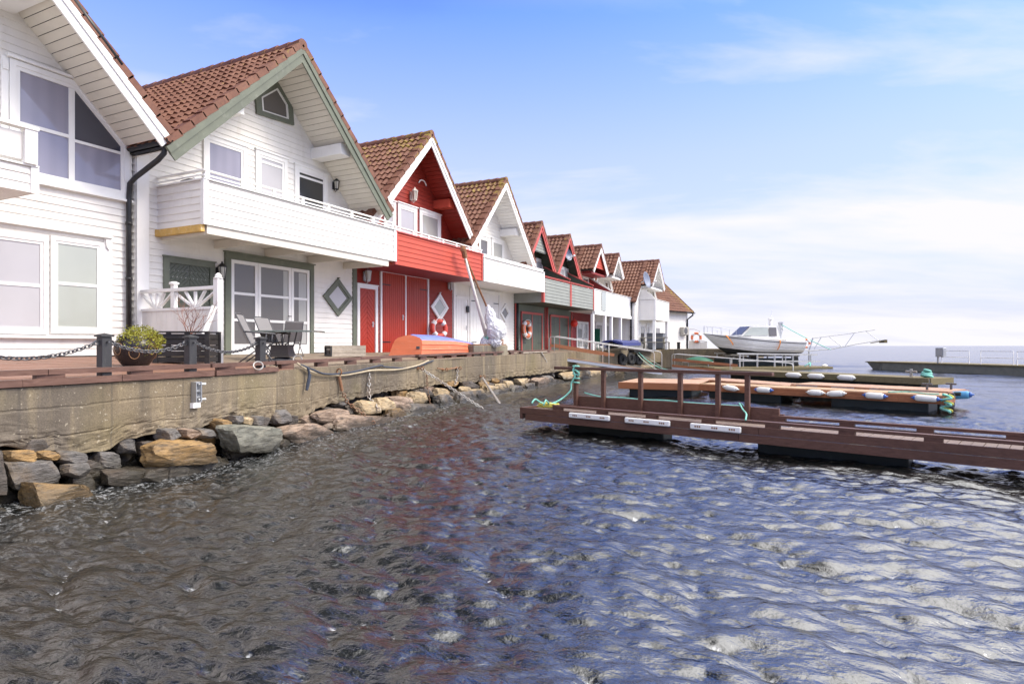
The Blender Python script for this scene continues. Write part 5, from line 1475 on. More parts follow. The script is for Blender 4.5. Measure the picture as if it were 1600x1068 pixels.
# tyres on the quay face
for i, (x, y, lab) in enumerate(((968, 561, 'single tyre fender at the left of the three hung on the far quay'), (982, 560, 'middle tyre fender hung on the far quay wall'), (994, 561, 'right hand tyre fender hung on the far quay wall, by the green ropes'))):
    p = on_wall(x, y, .12); t = thing('tyre_fender', lab, 'tyre', p, 'tyre fenders on the far quay wall')
    MB().torus(p, .27, .105, (1,-.25,0), 26, 10).build('tyre', M['tyre'], t, smooth=True); MB().torus(p+Vector((.02,.28,-.05)), .26, .1, (1,-.35,0), 26, 10).build('second_tyre', M['tyre'], t, smooth=True)
    g = MB(); g.tube([p+Vector((0,0,.3)), Vector((p.x-.1, p.y, deck_z(p.x,p.y)+.02))], .012, 5); g.build('hanging_rope', M['ropeb'], t)
# ------------------------------------------------------------------ chains, ropes and fittings on the quay face
def wall_chain(pts, label, m='galvchain', L=.085, r=.011, w=.032, end=None, group='mooring chains on the quay wall'):
    P = [on_wall(x, y, o) if not isinstance(x, Vector) else x for x, y, o in pts]
    if end is not None: P.append(end)
    o = chain_links(MB(), P, L, r, w).build('mooring_chain', M[m], smooth=True); tag(o, label, 'chain', group); return o
wall_chain([(574,583,.05),(573,600,.05),(570,622,.1),(566,640,.4)], 'bright galvanised chain hanging straight down to the pinkish boulders')
wall_chain([(530,610,.06),(534,628,.12),(541,650,.45),(546,660,.55)], 'rusty chain hanging from the brown steel bar', 'rustchain')
wall_chain([(654,575,.05)], 'taut pale chain slanting from the quay into the water, nearest of the slanting ones', end=gnd(757,640,-.05))
wall_chain([(664,585,.05),(665,608,.05),(664,632,.15)], 'thin rusty chain hanging between the tan boulders', 'rustchain', .07, .009, .026)
wall_chain([(712,574,.05),(711,590,.06),(706,600,.1)], 'short galvanised chain hanging from the rusty eye bolts')
wall_chain([(751,589,.05)], 'pale chain slanting into the water right of the rusty eye bolts', end=gnd(783,634,-.05))
wall_chain([(844,550,.05)], 'pale slanting chain from the white edge plank towards the water', end=gnd(866,588,.2))
o = MB(); p = on_wall(526, 583, .04); q = on_wall(530, 610, .06); o.tube([p, p.lerp(q,.5), q], .032, 8); o.torus(p+Vector((.02,0,.03)), .06, .014, (0,1,0), 12, 6)
tag(o.build('mooring_bar', M['rust']), 'rusty brown steel bar hanging on the quay wall above a chain', 'mooring bar')
def eye(x, y, label):
    p = on_wall(x, y, .02); o = MB(); n = Vector((.97,.2,0)); o.lathe(p-n*.02, [(.045,0),(.045,.03),(.02,.035),(.018,.09)], 10, n); o.torus(p+n*.12, .04, .013, (0,1,0), 14, 6)
    tag(o.build('eye_bolt', M['rust']), label, 'eye bolt', 'rusty eye bolts in the quay wall')
for x, y, l in ((652,575,'rusty eye bolt at the top of the taut slanting chain'), (691,577,'rusty eye bolt left of a second one, joined by a bar'), (712,575,'rusty eye bolt holding the short galvanised chain'), (750,588,'rusty eye bolt at the top of the chain right of the plinth')): eye(x, y, l)
tag(MB().tube([on_wall(681,575,.05), on_wall(691,577,.08), on_wall(712,574,.06)], .016, 6).build('iron_bar', M['rust']), 'thin iron bar between the rusty eye bolts', 'bar')
def rope(P, r, m, label, name='rope'):
    # smooth through the points
    pts = []
    for i in range(len(P)-1):
        a, b = P[max(0,i-1)], P[i]; c, d = P[i+1], P[min(len(P)-1,i+2)]
        for j in range(8):
            t = j/8; pts.append(.5*((2*b) + (c-a)*t + (2*a-5*b+4*c-d)*t*t + (3*b-a-3*c+d)*t**3))
    pts.append(P[-1]); o = MB().tube(pts, r, 6).build(name, M[m], smooth=True); tag(o, label, 'rope'); return o
rope([on_wall(*p) for p in ((463,567,.02),(478,579,.07),(500,584,.06),(530,586,.06),(556,582,.06),(580,578,.06),(617,577,.06),(648,571,.05),(668,563,.03))], .019, 'ropet', 'tan mooring rope sagging along the top of the quay wall')
rope([on_wall(*p) for p in ((466,569,.04),(482,577,.09),(505,584,.08),(545,581,.07),(590,571,.05),(600,573,.05),(640,574,.05),(676,563,.03))], .017, 'ropeb', 'dark rope running beside the tan rope on the quay wall')
rope([on_wall(*p) for p in ((474,574,.09),(476,585,.09),(474,600,.08),(473,609,.08),(475,596,.10),(477,584,.1))], .022, 'ropeb', 'doubled dark rope end hanging down the quay wall')
p = on_deck(465, 566); o = MB(); o.torus(p+Vector((0,0,.06)), .085, .014, (.8,-.5,.3), 18, 6); tag(o.build('mooring_ring', M['galvchain']), 'steel mooring ring where the tan rope starts', 'ring')
p = on_wall(398, 573, .06); o = MB(); o.torus(p+Vector((0,0,.02)), .07, .011, (.8,-.5,.5), 20, 6); tag(o.build('mooring_ring', M['galvchain']), 'pale steel ring on the kerb beside the reclining chairs', 'ring')
def wall_bracket():
    a, b = on_wall(303, 596, .0), on_wall(303, 628, .0); c = (a+b)/2; t = thing('wall_bracket', 'galvanised steel bracket with four rollers bolted to the quay wall', 'bracket', c); n = Vector((.97,.15,0)).normalized(); u = Vector((-n.y, n.x, 0)); up = Vector((0,0,1)); h = (a.z-b.z)/2
    m = MB(); m.obox(c+n*.012, u*.05, n*.012, up*h)
    for s in (-1, 1): m.obox(c+u*.045*s+n*.05, u*.006, n*.04, up*h)
    for z in (.9, .1, -.5): m.obox(c+n*.04+up*h*z, u*.04, n*.03, up*.012)
    m.build('channel', M['galv'], t, bev=.002)
    for z in (.75, -.75): MB().tube([c+u*.02+n*.05+up*h*z, c+u*.13+n*.07+up*h*z], .018, 8).build('roller', M['galv'], t)
    MB().obox(c-up*(h+.04)+n*.02, u*.065, n*.03, up*.035).build('foot_block', M['whitetrim'], t)
wall_bracket()
tag(MB().beam(Vector((edge_x(22.6)-.1, 22.0, deck_z(-10.5,22)+.06)), Vector((edge_x(25.2)-.1, 25.0, deck_z(-10.8,25)+.06)), .22, .04).build('edge_plank', M['greywood']), 'pale grey plank lying on the quay edge before the grey green houses', 'plank')

# ------------------------------------------------------------------ pontoons
def frame_of(a, b):
    a, b = Vector(a), Vector(b); u = (b-a); L = u.length; u.normalize(); w = Vector((-u.y,u.x,0)); w.normalize(); return a, u, w, L
def pontoon_local(t):           # parts are built in world coordinates under thing t
    return t
def deckboards(mb, a, u, w, L, W, z, bw=.14, t=.03, along=False):
    if along:
        n = max(1, round(W/bw))
        for i in range(n):
            mb.obox(a+u*(L/2)+w*((i+.5)*W/n)+Vector((0,0,z+rnd.uniform(-.002,.002))), u*(L/2), w*(W/n/2-.004), Vector((0,0,t/2)))
    else:
        n = max(1, round(L/bw))
        for i in range(n):
            mb.obox(a+u*((i+.5)*L/n)+w*(W/2)+Vector((0,0,z+rnd.uniform(-.003,.003))), u*(L/n/2-.004), w*(W/2), Vector((0,0,t/2)))
    return mb
UP = Vector((0,0,1))
# near pontoon: brown, double side boards, kerb rail on blocks, tall rail of posts behind
def near_pontoon():
    a = gnd(815, 636, .40); b = gnd(1600, 692, .48); a.z = b.z = 0
    d = (b-a).normalized(); b = b + d*4.0
    a, u, w, L = frame_of(a, b); W = 1.05
    t = thing('pontoon', 'nearest dark brown wooden pontoon with a tall post rail and white bumper strips', 'pontoon', a+u*L/2)
    s = MB()
    def boards(off, z0, h, s0=0, s1=None, jl=4.2, th=.045):
        s1 = L if s1 is None else s1; q = s0
        while q < s1-.01:
            e = min(s1, q+jl*rnd.uniform(.9,1.1)); s.obox(a+u*((q+e)/2)+w*off+UP*(z0+h/2), u*((e-q)/2-.003), w*th/2, UP*h/2); q = e
    boards(0, .288, .115); boards(-.012, .165, .118, .12); boards(W, .288, .115); boards(W+.012, .165, .118, .12)
    s.obox(a+u*.0+w*W/2+UP*.29, u*.03, w*(W/2+.02), UP*.11)
    s.build('side_board', M['pont'], t, bev=.004)
    deckboards(MB(), a+u*.05+w*.03, u, w, L-.05, W-.06, .355, .125).build('deck', M['pontdeck'], t)
    r = MB()
    def kerbrail(off, s0, s1, jl, step):
        q = s0
        while q < s1-.05:
            e = min(s1, q+jl); r.obox(a+u*((q+e)/2)+w*off+UP*.470, u*((e-q)/2-.004), w*.05, UP*.022); q = e
        q = s0+.10
        while q < s1:
            MB().obox(a+u*q+w*off+UP*.4085, u*.10, w*.045, UP*.039).build('kerb_block', M['pont'], t, bev=.003); q += step
    kerbrail(.055, .75, L, 3.6, .98); kerbrail(W-.055, 4.45, L, 3.6, .98)
    r.build('kerb_rail', M['pont'], t, bev=.004)
    # back beam and post rail
    p = MB(); p.obox(a+u*(2.6)+w*(W-.05)+UP*.49, u*1.95, w*.03, UP*.11); p.obox(a+u*(2.6)+w*(W+.02)+UP*.46, u*2.0, w*.03, UP*.05)
    p.build('back_beam', M['pont'], t, bev=.004)
    k0 = lambda x: None
    zr = 1.17
    def s_at(x, off, z):        # distance along the pontoon at which a point shows at photo column x
        r_ = (x-800)/F; o = a+w*off
        # (o+u s) has cx = r cz
        cx0, cz0 = o.x*C_+o.y*S_, -o.x*S_+o.y*C_; ux, uz = u.x*C_+u.y*S_, -u.x*S_+u.y*C_
        return (r_*cz0-cx0)/(ux-r_*uz)
    off = W-.12
    for x in (900, 943, 1001, 1063, 1122, 1168):
        q = s_at(x, off, .8); MB().obox(a+u*q+w*off+UP*(.37+(zr-.37-.05)/2), u*.037, w*.037, UP*((zr-.37-.05)/2)).build('rail_post', M['pont'], t, bev=.004)
    q0, q1 = s_at(868, off, zr), s_at(1208, off, zr)
    MB().obox(a+u*((q0+q1)/2)+w*off+UP*(zr-.022), u*((q1-q0)/2), w*.055, UP*.028).build('hand_rail', M['pont'], t, bev=.004)
    # white bumper strips with printed slots
    for i, (x0, x1) in enumerate(((891,954),(978,1048),(1080,1159))):
        q0, q1 = s_at(x0, -.03, .37), s_at(x1, -.03, .37)
        o = MB().obox(a+u*((q0+q1)/2)-w*.055+UP*.345, u*((q1-q0)/2), w*.03, UP*.046).build('bumper_strip', M['whitepl'], t, bev=.018)
        for f in (.16,.5,.84):
            g = MB()
            for j in range(3): g.obox(a+u*(q0+(q1-q0)*f+(j-1)*.035)-w*.0855+UP*.345, u*.012, w*.002, UP*.013)
            g.build('slot', M['rust'], o)
    # floats
    for q in (.9, 4.5, 8.2): MB().obox(a+u*(q+.9)+w*(W/2+.10)+UP*.02, u*1.0, w*(W/2-.34), UP*.145).build('float', M['floatm'], t, bev=.03)
    # cloth and lines lying on it are separate
    P = lambda s_, o_, z_: a+u*s_+w*o_+UP*z_
    sq = s_at(900, off, .8)
    rope([P(sq+.03,off-.05,1.21),P(sq-.03,off-.06,1.12),P(sq+.03,off-.08,1.0),P(sq-.04,off-.1,.86),P(sq-.03,off-.14,.72),P(sq-.12,off-.25,.58),P(sq-.17,.5,.50),P(sq-.24,.33,.46),P(sq-.32,.2,.50),P(sq-.34,.06,.57),P(sq-.35,-.03,.50)], .017, 'ropem', 'mint green rope knotted down the first rail post to the pontoon edge')
    m = MB()
    for i in range(5):
        z = 1.19-.08*i; m.torus(P(sq+.01*(i%2),off,z), .062, .017, (.1*(i%3),.1,1), 12, 5)
    m.tube([P(sq-.17,.5,.47),P(sq-.20,.3,.45),P(sq-.12,.2,.50),P(sq-.08,.06,.57),P(sq-.07,-.03,.48)], .017, 6); m.tube([P(sq+.06,off-.06,1.1),P(sq+.15,off-.1,1.06),P(sq+.12,off-.1,1.0)], .02, 6)
    tag(m.build('rope', M['ropem'], smooth=True), 'wraps of mint green rope tied round the first rail post', 'rope')
    rope([P(sq+.1,off+.15,.66)]+[P(sq+.1+i*.45,W-.02,.612-.012*(i%2)) for i in range(1,6)]+[P(s_at(1155,W,.6),W-.02,.60),P(s_at(1163,W,.6),off-.1,.66),P(s_at(1172,off,.6),off-.3,.58),P(s_at(1168,.2,.55),.15,.57),P(s_at(1166,-.03,.5),-.06,.50)], .013, 'ropem', 'thin mint green line along the back beam of the nearest pontoon')
    m = MB(); rr = random.Random(3); pts = []
    for i in range(70): pts.append(P(.32+.2*math.cos(i*.9+rr.uniform(-.3,.3))+.0012*i, .38+.17*math.sin(i*.9+rr.uniform(-.3,.3)), .39+.0011*i+rr.uniform(0,.02)))
    m.tube(pts, .012, 5); tag(m.build('rope_coil', M['ropey'], smooth=True), 'yellow and green rope coil on the near end of the brown pontoon', 'rope coil')
    p = P(s_at(1205,.5,.45), .55, .375); tag(MB().prism([p, p+u*.28, p+u*.28+w*.22, p+w*.22], (0,0,.03)).build('paint_patch', M['acrylic']) if False else MB().obox(p+u*.15+w*.1, u*.12, w*.09, UP*.02).build('board_offcut', M['whitetrim']), 'small white board lying on the near pontoon below the last rail post', 'board')
near_pontoon()

def fender(p, d, r, L, caps, label, group='white cylinder fenders on the pontoons'):
    """cylinder fender lying along d at p"""
    p, d = Vector(p), Vector(d).normalized(); t = thing('fender', label, 'fender', p, group)
    MB().lathe(p-d*L/2, [(r*.55,0),(r*.85,.02),(r,.06),(r,L-.06),(r*.85,L-.02),(r*.55,L)], 18, d).build('body', M['fenderw'], t, smooth=True)
    for s in (-1, 1):
        MB().lathe(p+d*s*(L/2-.005), [(r*.72,0),(r*.6,.035),(r*.25,.055),(r*.22,.09)], 12, d*s).build('end_cap', M['bluecap' if caps else 'fenderw'], t, smooth=True)
    return t

def middle_pontoons():
    # finger A: orange-brown block at the quay end, then a narrow finger with fenders
    a = gnd(969, 597, .40); b = gnd(1092, 600, .40); e = gnd(1475, 619, .40)
    for v in (a, b, e): v.z = 0
    t = thing('pontoon', 'orange brown pontoon, broad at its quay end, with white fenders along its side', 'pontoon', (a+e)/2)
    A, u, w, L = frame_of(a, b); W = 2.6
    MB().obox(A+u*L/2+UP*.30, u*L/2, w*.03, UP*.105).obox(A+w*W+u*L/2+UP*.30, u*L/2, w*.03, UP*.105).obox(A+w*W/2-u*.03+UP*.30, u*.03, w*(W/2+.03), UP*.105).build('side_board', M['orange_wood'], t, bev=.01)
    deckboards(MB(), A, u, w, L, W, .40, .15).build('deck', M['pinkdeck'], t)
    MB().obox(A+u*L*.5+w*W/2+UP*.06, u*L*.40, w*(W/2-.2), UP*.15).build('float', M['floatm'], t, bev=.04)
    B, u2, w2, L2 = frame_of(b, e); W2 = .95
    s = MB(); s.obox(B+u2*L2/2+UP*.305, u2*L2/2, w2*.03, UP*.095); s.obox(B+w2*W2+u2*L2/2+UP*.30, u2*L2/2, w2*.03, UP*.10); s.obox(B+u2*L2+w2*W2/2+UP*.30, u2*.03, w2*W2/2, UP*.10)
    s.obox(B+u2*L2*.5-w2*.035+UP*.26, u2*L2*.35, w2*.02, UP*.05); s.build('finger_side', M['orange_wood'], t, bev=.008)
    deckboards(MB(), B+w2*.03, u2, w2, L2, W2-.06, .405, .14).build('finger_deck', M['tandeck'], t)
    for q in (L2-1.45, L2*.22): MB().obox(B+u2*q+w2*W2/2+UP*.08, u2*1.12, w2*(W2/2-.06), UP*.15).build('finger_float', M['floatm'], t, bev=.03)
    c = MB(); 
    for q in (.25, .9): c.tube([B+u2*(L2+.03)+w2*W2*q+UP*.42, B+u2*(L2+.16)+w2*W2*q+UP*.42], .05, 10)
    c.build('end_roller', M['floatm'], t)
    labs = ['white fender nearest the quay on the orange brown finger', 'white blue capped fender at the second place from the quay on the orange brown finger', 'plain white fender in the middle of the orange brown finger', 'tilted plain white fender right of the middle of the orange brown finger', 'white blue capped fender above the black float', 'big white blue capped fender at the seaward tip of the orange brown finger']
    for (x, y, cap, tilt, fl), lab in zip(((1137,607,0,-.12,.36),(1196,609,1,0,.40),(1255,616,0,.0,.33),(1315,614,0,.09,.36),(1382,616,1,-.02,.42),(1455,621,1,-.02,.46)), labs):
        k = (EYE-.33)*F/(y-HY); p = atk(x, y, k)
        # put it against the side board
        s_ = (p-B).dot(u2); q = B+u2*s_-w2*.12; q.z = .34
        fender(q, u2+UP*tilt, .078, fl, cap, lab)
    P = lambda s_, o_, z_: B+u2*s_+w2*o_+UP*z_
    rp = [P(L2-.02,-.02,.45)]+[P(L2+.05+.12*math.sin(i*1.9),-.05+.1*math.cos(i*2.3),.42-.05*i) for i in range(9)]
    rope(rp, .03, 'ropem', 'bundle of green and yellow rope trailing from the finger tip into the water')
    rope([q+Vector((.05,.04,.02)) for q in rp[1:]], .022, 'ropey', 'yellow rope strand twisted into the green bundle at the finger tip')
    rope([P(L2-1.2,.05,.44),P(L2-.8,.3,.45),P(L2-.4,.1,.44),P(L2-.1,-.0,.45)], .016, 'ropem', 'mint rope lying on the tip of the tan finger deck')
    # finger B: salmon planks behind
    a = gnd(1236, 600, .44); e = gnd(1482, 612, .44); a.z = e.z = 0
    A, u, w, L = frame_of(a, e); W = 1.35
    t = thing('pontoon', 'salmon planked pontoon behind the fendered finger', 'pontoon', A+u*L/2)
    deckboards(MB(), A, u, w, L, W, .44, .16).build('deck', M['pinkdeck'], t)
    s = MB(); s.obox(A+u*L/2-w*.03+UP*.35, u*L/2, w*.025, UP*.07); s.obox(A+u*L+u*.03+w*W/2+UP*.33, u*.03, w*(W/2+.05), UP*.10); s.obox(A+u*L/2+w*(W+.03)+UP*.33, u*L/2, w*.025, UP*.1); s.build('side_board', M['orange_wood'], t, bev=.006)
    for i in range(4): MB().obox(A+u*(L*(i+.5)/4)-w*.062+UP*.39, u*(L/8-.2), w*.005, UP*.045).build('metal_edge', M['galv'], t)
    MB().obox(A+u*L*.5+w*W/2+UP*.08, u*L*.45, w*(W/2-.1), UP*.17).build('float', M['floatm'], t, bev=.04)
    r = MB()
    for q, o in ((L-.55,.25),(L-.2,.9)):
        r.tube([A+u*q+w*o+UP*.45, A+u*q+w*o+UP*.62], .03, 8); r.tube([A+u*(q-.12)+w*o+UP*.6, A+u*(q+.12)+w*o+UP*.6], .025, 8)
    r.build('cleat', M['chain'], t)
    p = A+u*(L+.08)+w*.25+UP*.36; fender(p+u*.1, u+UP*.1, .10, .42, True, 'faded blue fender at the seaward end of the salmon pontoon').children[0].data.materials[0] = M['bluecap2']
    # its lower landing stretch towards the quay
    b = gnd(1080, 590, .40); b.z = 0; A2, u2, w2, L2 = frame_of(b, a+w*.1); 
    t = thing('pontoon', 'lower salmon decked pontoon stretch behind the broad orange brown block', 'pontoon', A2+u2*L2/2)
    deckboards(MB(), A2, u2, w2, L2-.05, 1.2, .37, .16).build('deck', M['pinkdeck'], t)
    MB().obox(A2+u2*L2/2-w2*.03+UP*.27, u2*(L2/2-.03), w2*.025, UP*.09).obox(A2-u2*.03+w2*.6+UP*.27, u2*.025, w2*.63, UP*.09).build('side_board', M['orange_wood'], t, bev=.006)
    MB().obox(A2+u2*L2/2+w2*.6+UP*.05, u2*L2*.4, w2*.5, UP*.15).build('float', M['floatm'], t, bev=.04)
    # finger C: mossy timber behind
    a = gnd(1128, 577.5, .42); e = gnd(1452, 592.5, .40); a.z = e.z = 0
    A, u, w, L = frame_of(a, e); W = 1.5
    t = thing('pontoon', 'mossy weathered timber pontoon in front of the boat lift', 'pontoon', A+u*L/2)
    deckboards(MB(), A, u, w, L, W, .42, .17).build('deck', M['mossy'], t)
    MB().obox(A+u*L/2-w*.03+UP*.32, u*L/2, w*.03, UP*.12).obox(A+u*L+u*.03+w*W/2+UP*.32, u*.03, w*W/2, UP*.12).build('side_board', M['mossy'], t, bev=.01)
    MB().obox(A+u*L/2+w*W/2+UP*.06, u*L*.46, w*(W/2-.15), UP*.16).build('float', M['floatm'], t, bev=.04)
    c = MB(); q = A+u*(L-.9)+w*.5+UP*.44; c.tube([q, q+UP*.3], .05, 8); c.tube([q-u*.2+UP*.2, q+u*.2+UP*.2], .035, 8); c.build('cleat', M['galvchain'], t)
    tag(MB().torus(A+u*(L-.35)+w*.5+UP*.5, .16, .055, (.2,.1,1), 16, 8).torus(A+u*(L-.35)+w*.5+UP*.6, .13, .05, (.1,-.2,1), 16, 8).torus(A+u*(L-.33)+w*.5+UP*.69, .09, .05, (.3,.1,1), 16, 8).build('rope_coil', M['ropem'], smooth=True), 'heap of green rope on the seaward end of the mossy pontoon', 'rope coil')
    for (x, y), lab in zip(((1252,586.5),(1305,587.5),(1358,589.5)), ('white fender at the quay end of the mossy pontoon', 'middle white fender on the mossy pontoon', 'white fender at the seaward end of the mossy pontoon')):
        p = atk(x, y, (EYE-.3)*F/(y-HY)); s_ = (p-A).dot(u); q = A+u*s_-w*.13; q.z = .33; fender(q, u, .11, .62, False, lab)
M['bluecap2'] = surf('faded_light_blue_vinyl', (.10,.33,.55), .5, .1)
middle_pontoons()

def right_pontoon():
    a = gnd(1372, 566, .48); b = gnd(1600, 573, .48); a.z = b.z = 0; A, u, w, L = frame_of(a, b+(b-a)*.35); W = 2.2
    t = thing('pontoon', 'long concrete pontoon with white railings at the right picture edge', 'pontoon', A+u*L/2)
    m = MB(); m.prism([A+UP*.46, A+u*L+UP*.46, A+u*L+w*W+UP*.46, A+w*W+UP*.46], (0,0,.09)); m.build('deck_slab', M['mossy'], t, bev=.02)
    m = MB(); m.prism([A+u*.25+w*.08+UP*-.3, A+u*.25+w*.08+UP*.459, A+u*L+w*.08+UP*.459, A+u*L+w*.08-UP*.3], w*(W-.16)); m.add([A+u*.25+w*.08+UP*.459, A-u*1.2+w*.3+UP*.459, A-u*1.2+w*(W-.3)+UP*.459, A+u*.25+w*(W-.08)+UP*.459, A+u*.2+w*.08-UP*.3, A-u*.5+w*.4-UP*.3, A-u*.5+w*(W-.4)-UP*.3, A+u*.2+w*(W-.08)-UP*.3], [(3,2,1,0),(4,5,6,7),(0,1,5,4),(1,2,6,5),(2,3,7,6)])
    m.build('hull', M['greenhull'], t)
    MB().prism([A+UP*.462, A-u*1.35+w*.3+UP*.462, A-u*1.35+w*(W-.3)+UP*.462, A+w*W+UP*.462], (0,0,.07)).build('bow_deck', M['mossy'], t)
    for x0, x1 in ((1466,1509),(1527,1578),(1584,1640)):
        r = MB(); s0, s1 = [((lambda p: (p-A).dot(u))(atk(x, 560, 1.0) * ((A.y*u.x-A.x*u.y)/(atk(x,560,1.0).y*u.x-atk(x,560,1.0).x*u.y)))) for x in (x0, x1)]
        o = .25; q = lambda s_, z: A+u*s_+w*o+UP*z
        r.tube([q(s0,.55), q(s0,1.30), q(s1,1.30), q(s1,.55)], .03, 6); r.tube([q(s0,.93), q(s1,.93)], .022, 6); r.build('railing', M['whitetrim'], t)
    p = atk(1464, 553, 40); k = (A.y*u.x-A.x*u.y)/(p.y*u.x-p.x*u.y); p = p*k; p = Vector((p.x, p.y, .55))+w*.3
    s = thing('power_pedestal', 'grey power supply box standing on the concrete pontoon', 'power box', p)
    MB().obox(p+UP*.25-u*.18, u*.05, w*.05, UP*.25).obox(p+UP*.66, u*.26, w*.13, UP*.28).build('cabinet', M['galv'], s, bev=.02); MB().obox(p+UP*.66-w*.135, u*.20, w*.008, UP*.22).build('panel', M['aircon'], s)
M['greenhull'] = surf('dull_green_concrete', (.19,.185,.14), .75, .15, (.10,.095,.06), .5)
right_pontoon()

# ------------------------------------------------------------------ gangways
def gangway(label, A, B, hA, W=.9, mid=True, sx=None):
    A, B = Vector(A), Vector(B); t = thing('gangway', label, 'gangway', A); d = (B-A); u = d.normalized(); w = Vector((-u.y,u.x,0)).normalized()
    b = MB(); n = int(d.length/.15)
    for i in range(n): b.obox(A+u*((i+.5)*d.length/n)+w*W/2+UP*.03, u*(d.length/n/2-.005), w*W/2, UP*.018)
    b.build('tread', M['pinkdeck'], t)
    s = MB()
    for o in (0, W): s.beam(A+w*o-UP*.07, B+w*o-UP*.07, .06, .12)
    s.build('side_beam', M['galv'], t)
    for o in (0, W):
        r = MB(); f = lambda s_, z: A+d*s_+w*o+UP*z
        r.tube([f(.0,-.08), f(.0,hA-.1), f(.012,hA-.02), f(.035,hA), f(.965,hA), f(.99,hA-.02), f(1.0,hA-.12), f(1.0,-.08)], .021, 8)
        r.tube([f(.5,-.05), f(.5,hA)], .022, 6); r.build('hand_rail', M['gangrail'], t, smooth=True)
        if mid:
            MB().beam(f(.0,hA*.55), f(.55,hA*.5), .03, .14).build('rail_board', M['orange_wood'], t)
    return t
gA = atk(866, 557, 29.5); gB = atk(1034, 581, 30.5)
gangway('galvanised gangway with a red brown rail board sloping from the quay corner to the pontoons', gA, gB, .98)
gA = atk(1050, 573, 40); gB = atk(1239, 590, 37)
g2 = gangway('second galvanised gangway with red brown boards, in front of the pier and boat lift', gA, gB, .84)
d = gB-gA; MB().beam(gA+UP*.08, gA+d*.5+UP*.04, .04, .15).build('kick_board', M['orange_wood'], g2)
tag(MB().beam(atk(1000, 565, 33), atk(1022, 592, 30), .05, .05).build('mooring_strut', M['galv']) if False else MB().tube([atk(1000,553,40), atk(1014,560,40), atk(1033,572,39)], .018, 6).build('cable', M['ropeg']), 'thin pale cable slanting down from the far quay edge', 'cable')
rope([atk(992,548,40), atk(1004,562,38), atk(1022,575,35), atk(1040,581,33)], .025, 'ropeg', 'pale green rope sweeping from the covered boat to the pontoons, left one')
rope([atk(996,548,40), atk(1010,562,38), atk(1028,573,35), atk(1050,579,33)], .025, 'ropem', 'mint green rope sweeping from the covered boat to the pontoons, right one')
def green_tender():
    p = atk(1091, 563, 43); t = thing('dinghy', 'small dark green upturned dinghy low behind the second gangway', 'dinghy', p); u = Vector((.93,.36,0)); w = Vector((-u.y,u.x,0))
    rows = []
    for i in range(13):
        s = i/12; b = .55*math.sin(math.pi*min(1,max(.0,.12+s*.88)))**.6; h = .38*math.sin(math.pi*(.1+.8*s))
        rows.append([p+u*(s-.5)*2.0+w*(b*math.cos(a))+UP*(h*math.sin(a)-.1) for a in [math.pi*j/8 for j in range(9)]])
    MB().grid(rows).build('hull', M['greenpl'], t, smooth=True); g = MB()
    for j in (0, 8): g.tube([r[j] for r in rows], .03, 6)
    g.build('gunwale', M['whitepl'], t)
    q = MB()
    for s in (2, 10): q.tube([rows[s][4]-UP*.3, Vector((rows[s][4].x, rows[s][4].y, .0))], .04, 6)
    q.build('stand', M['galv'], t)
green_tender()

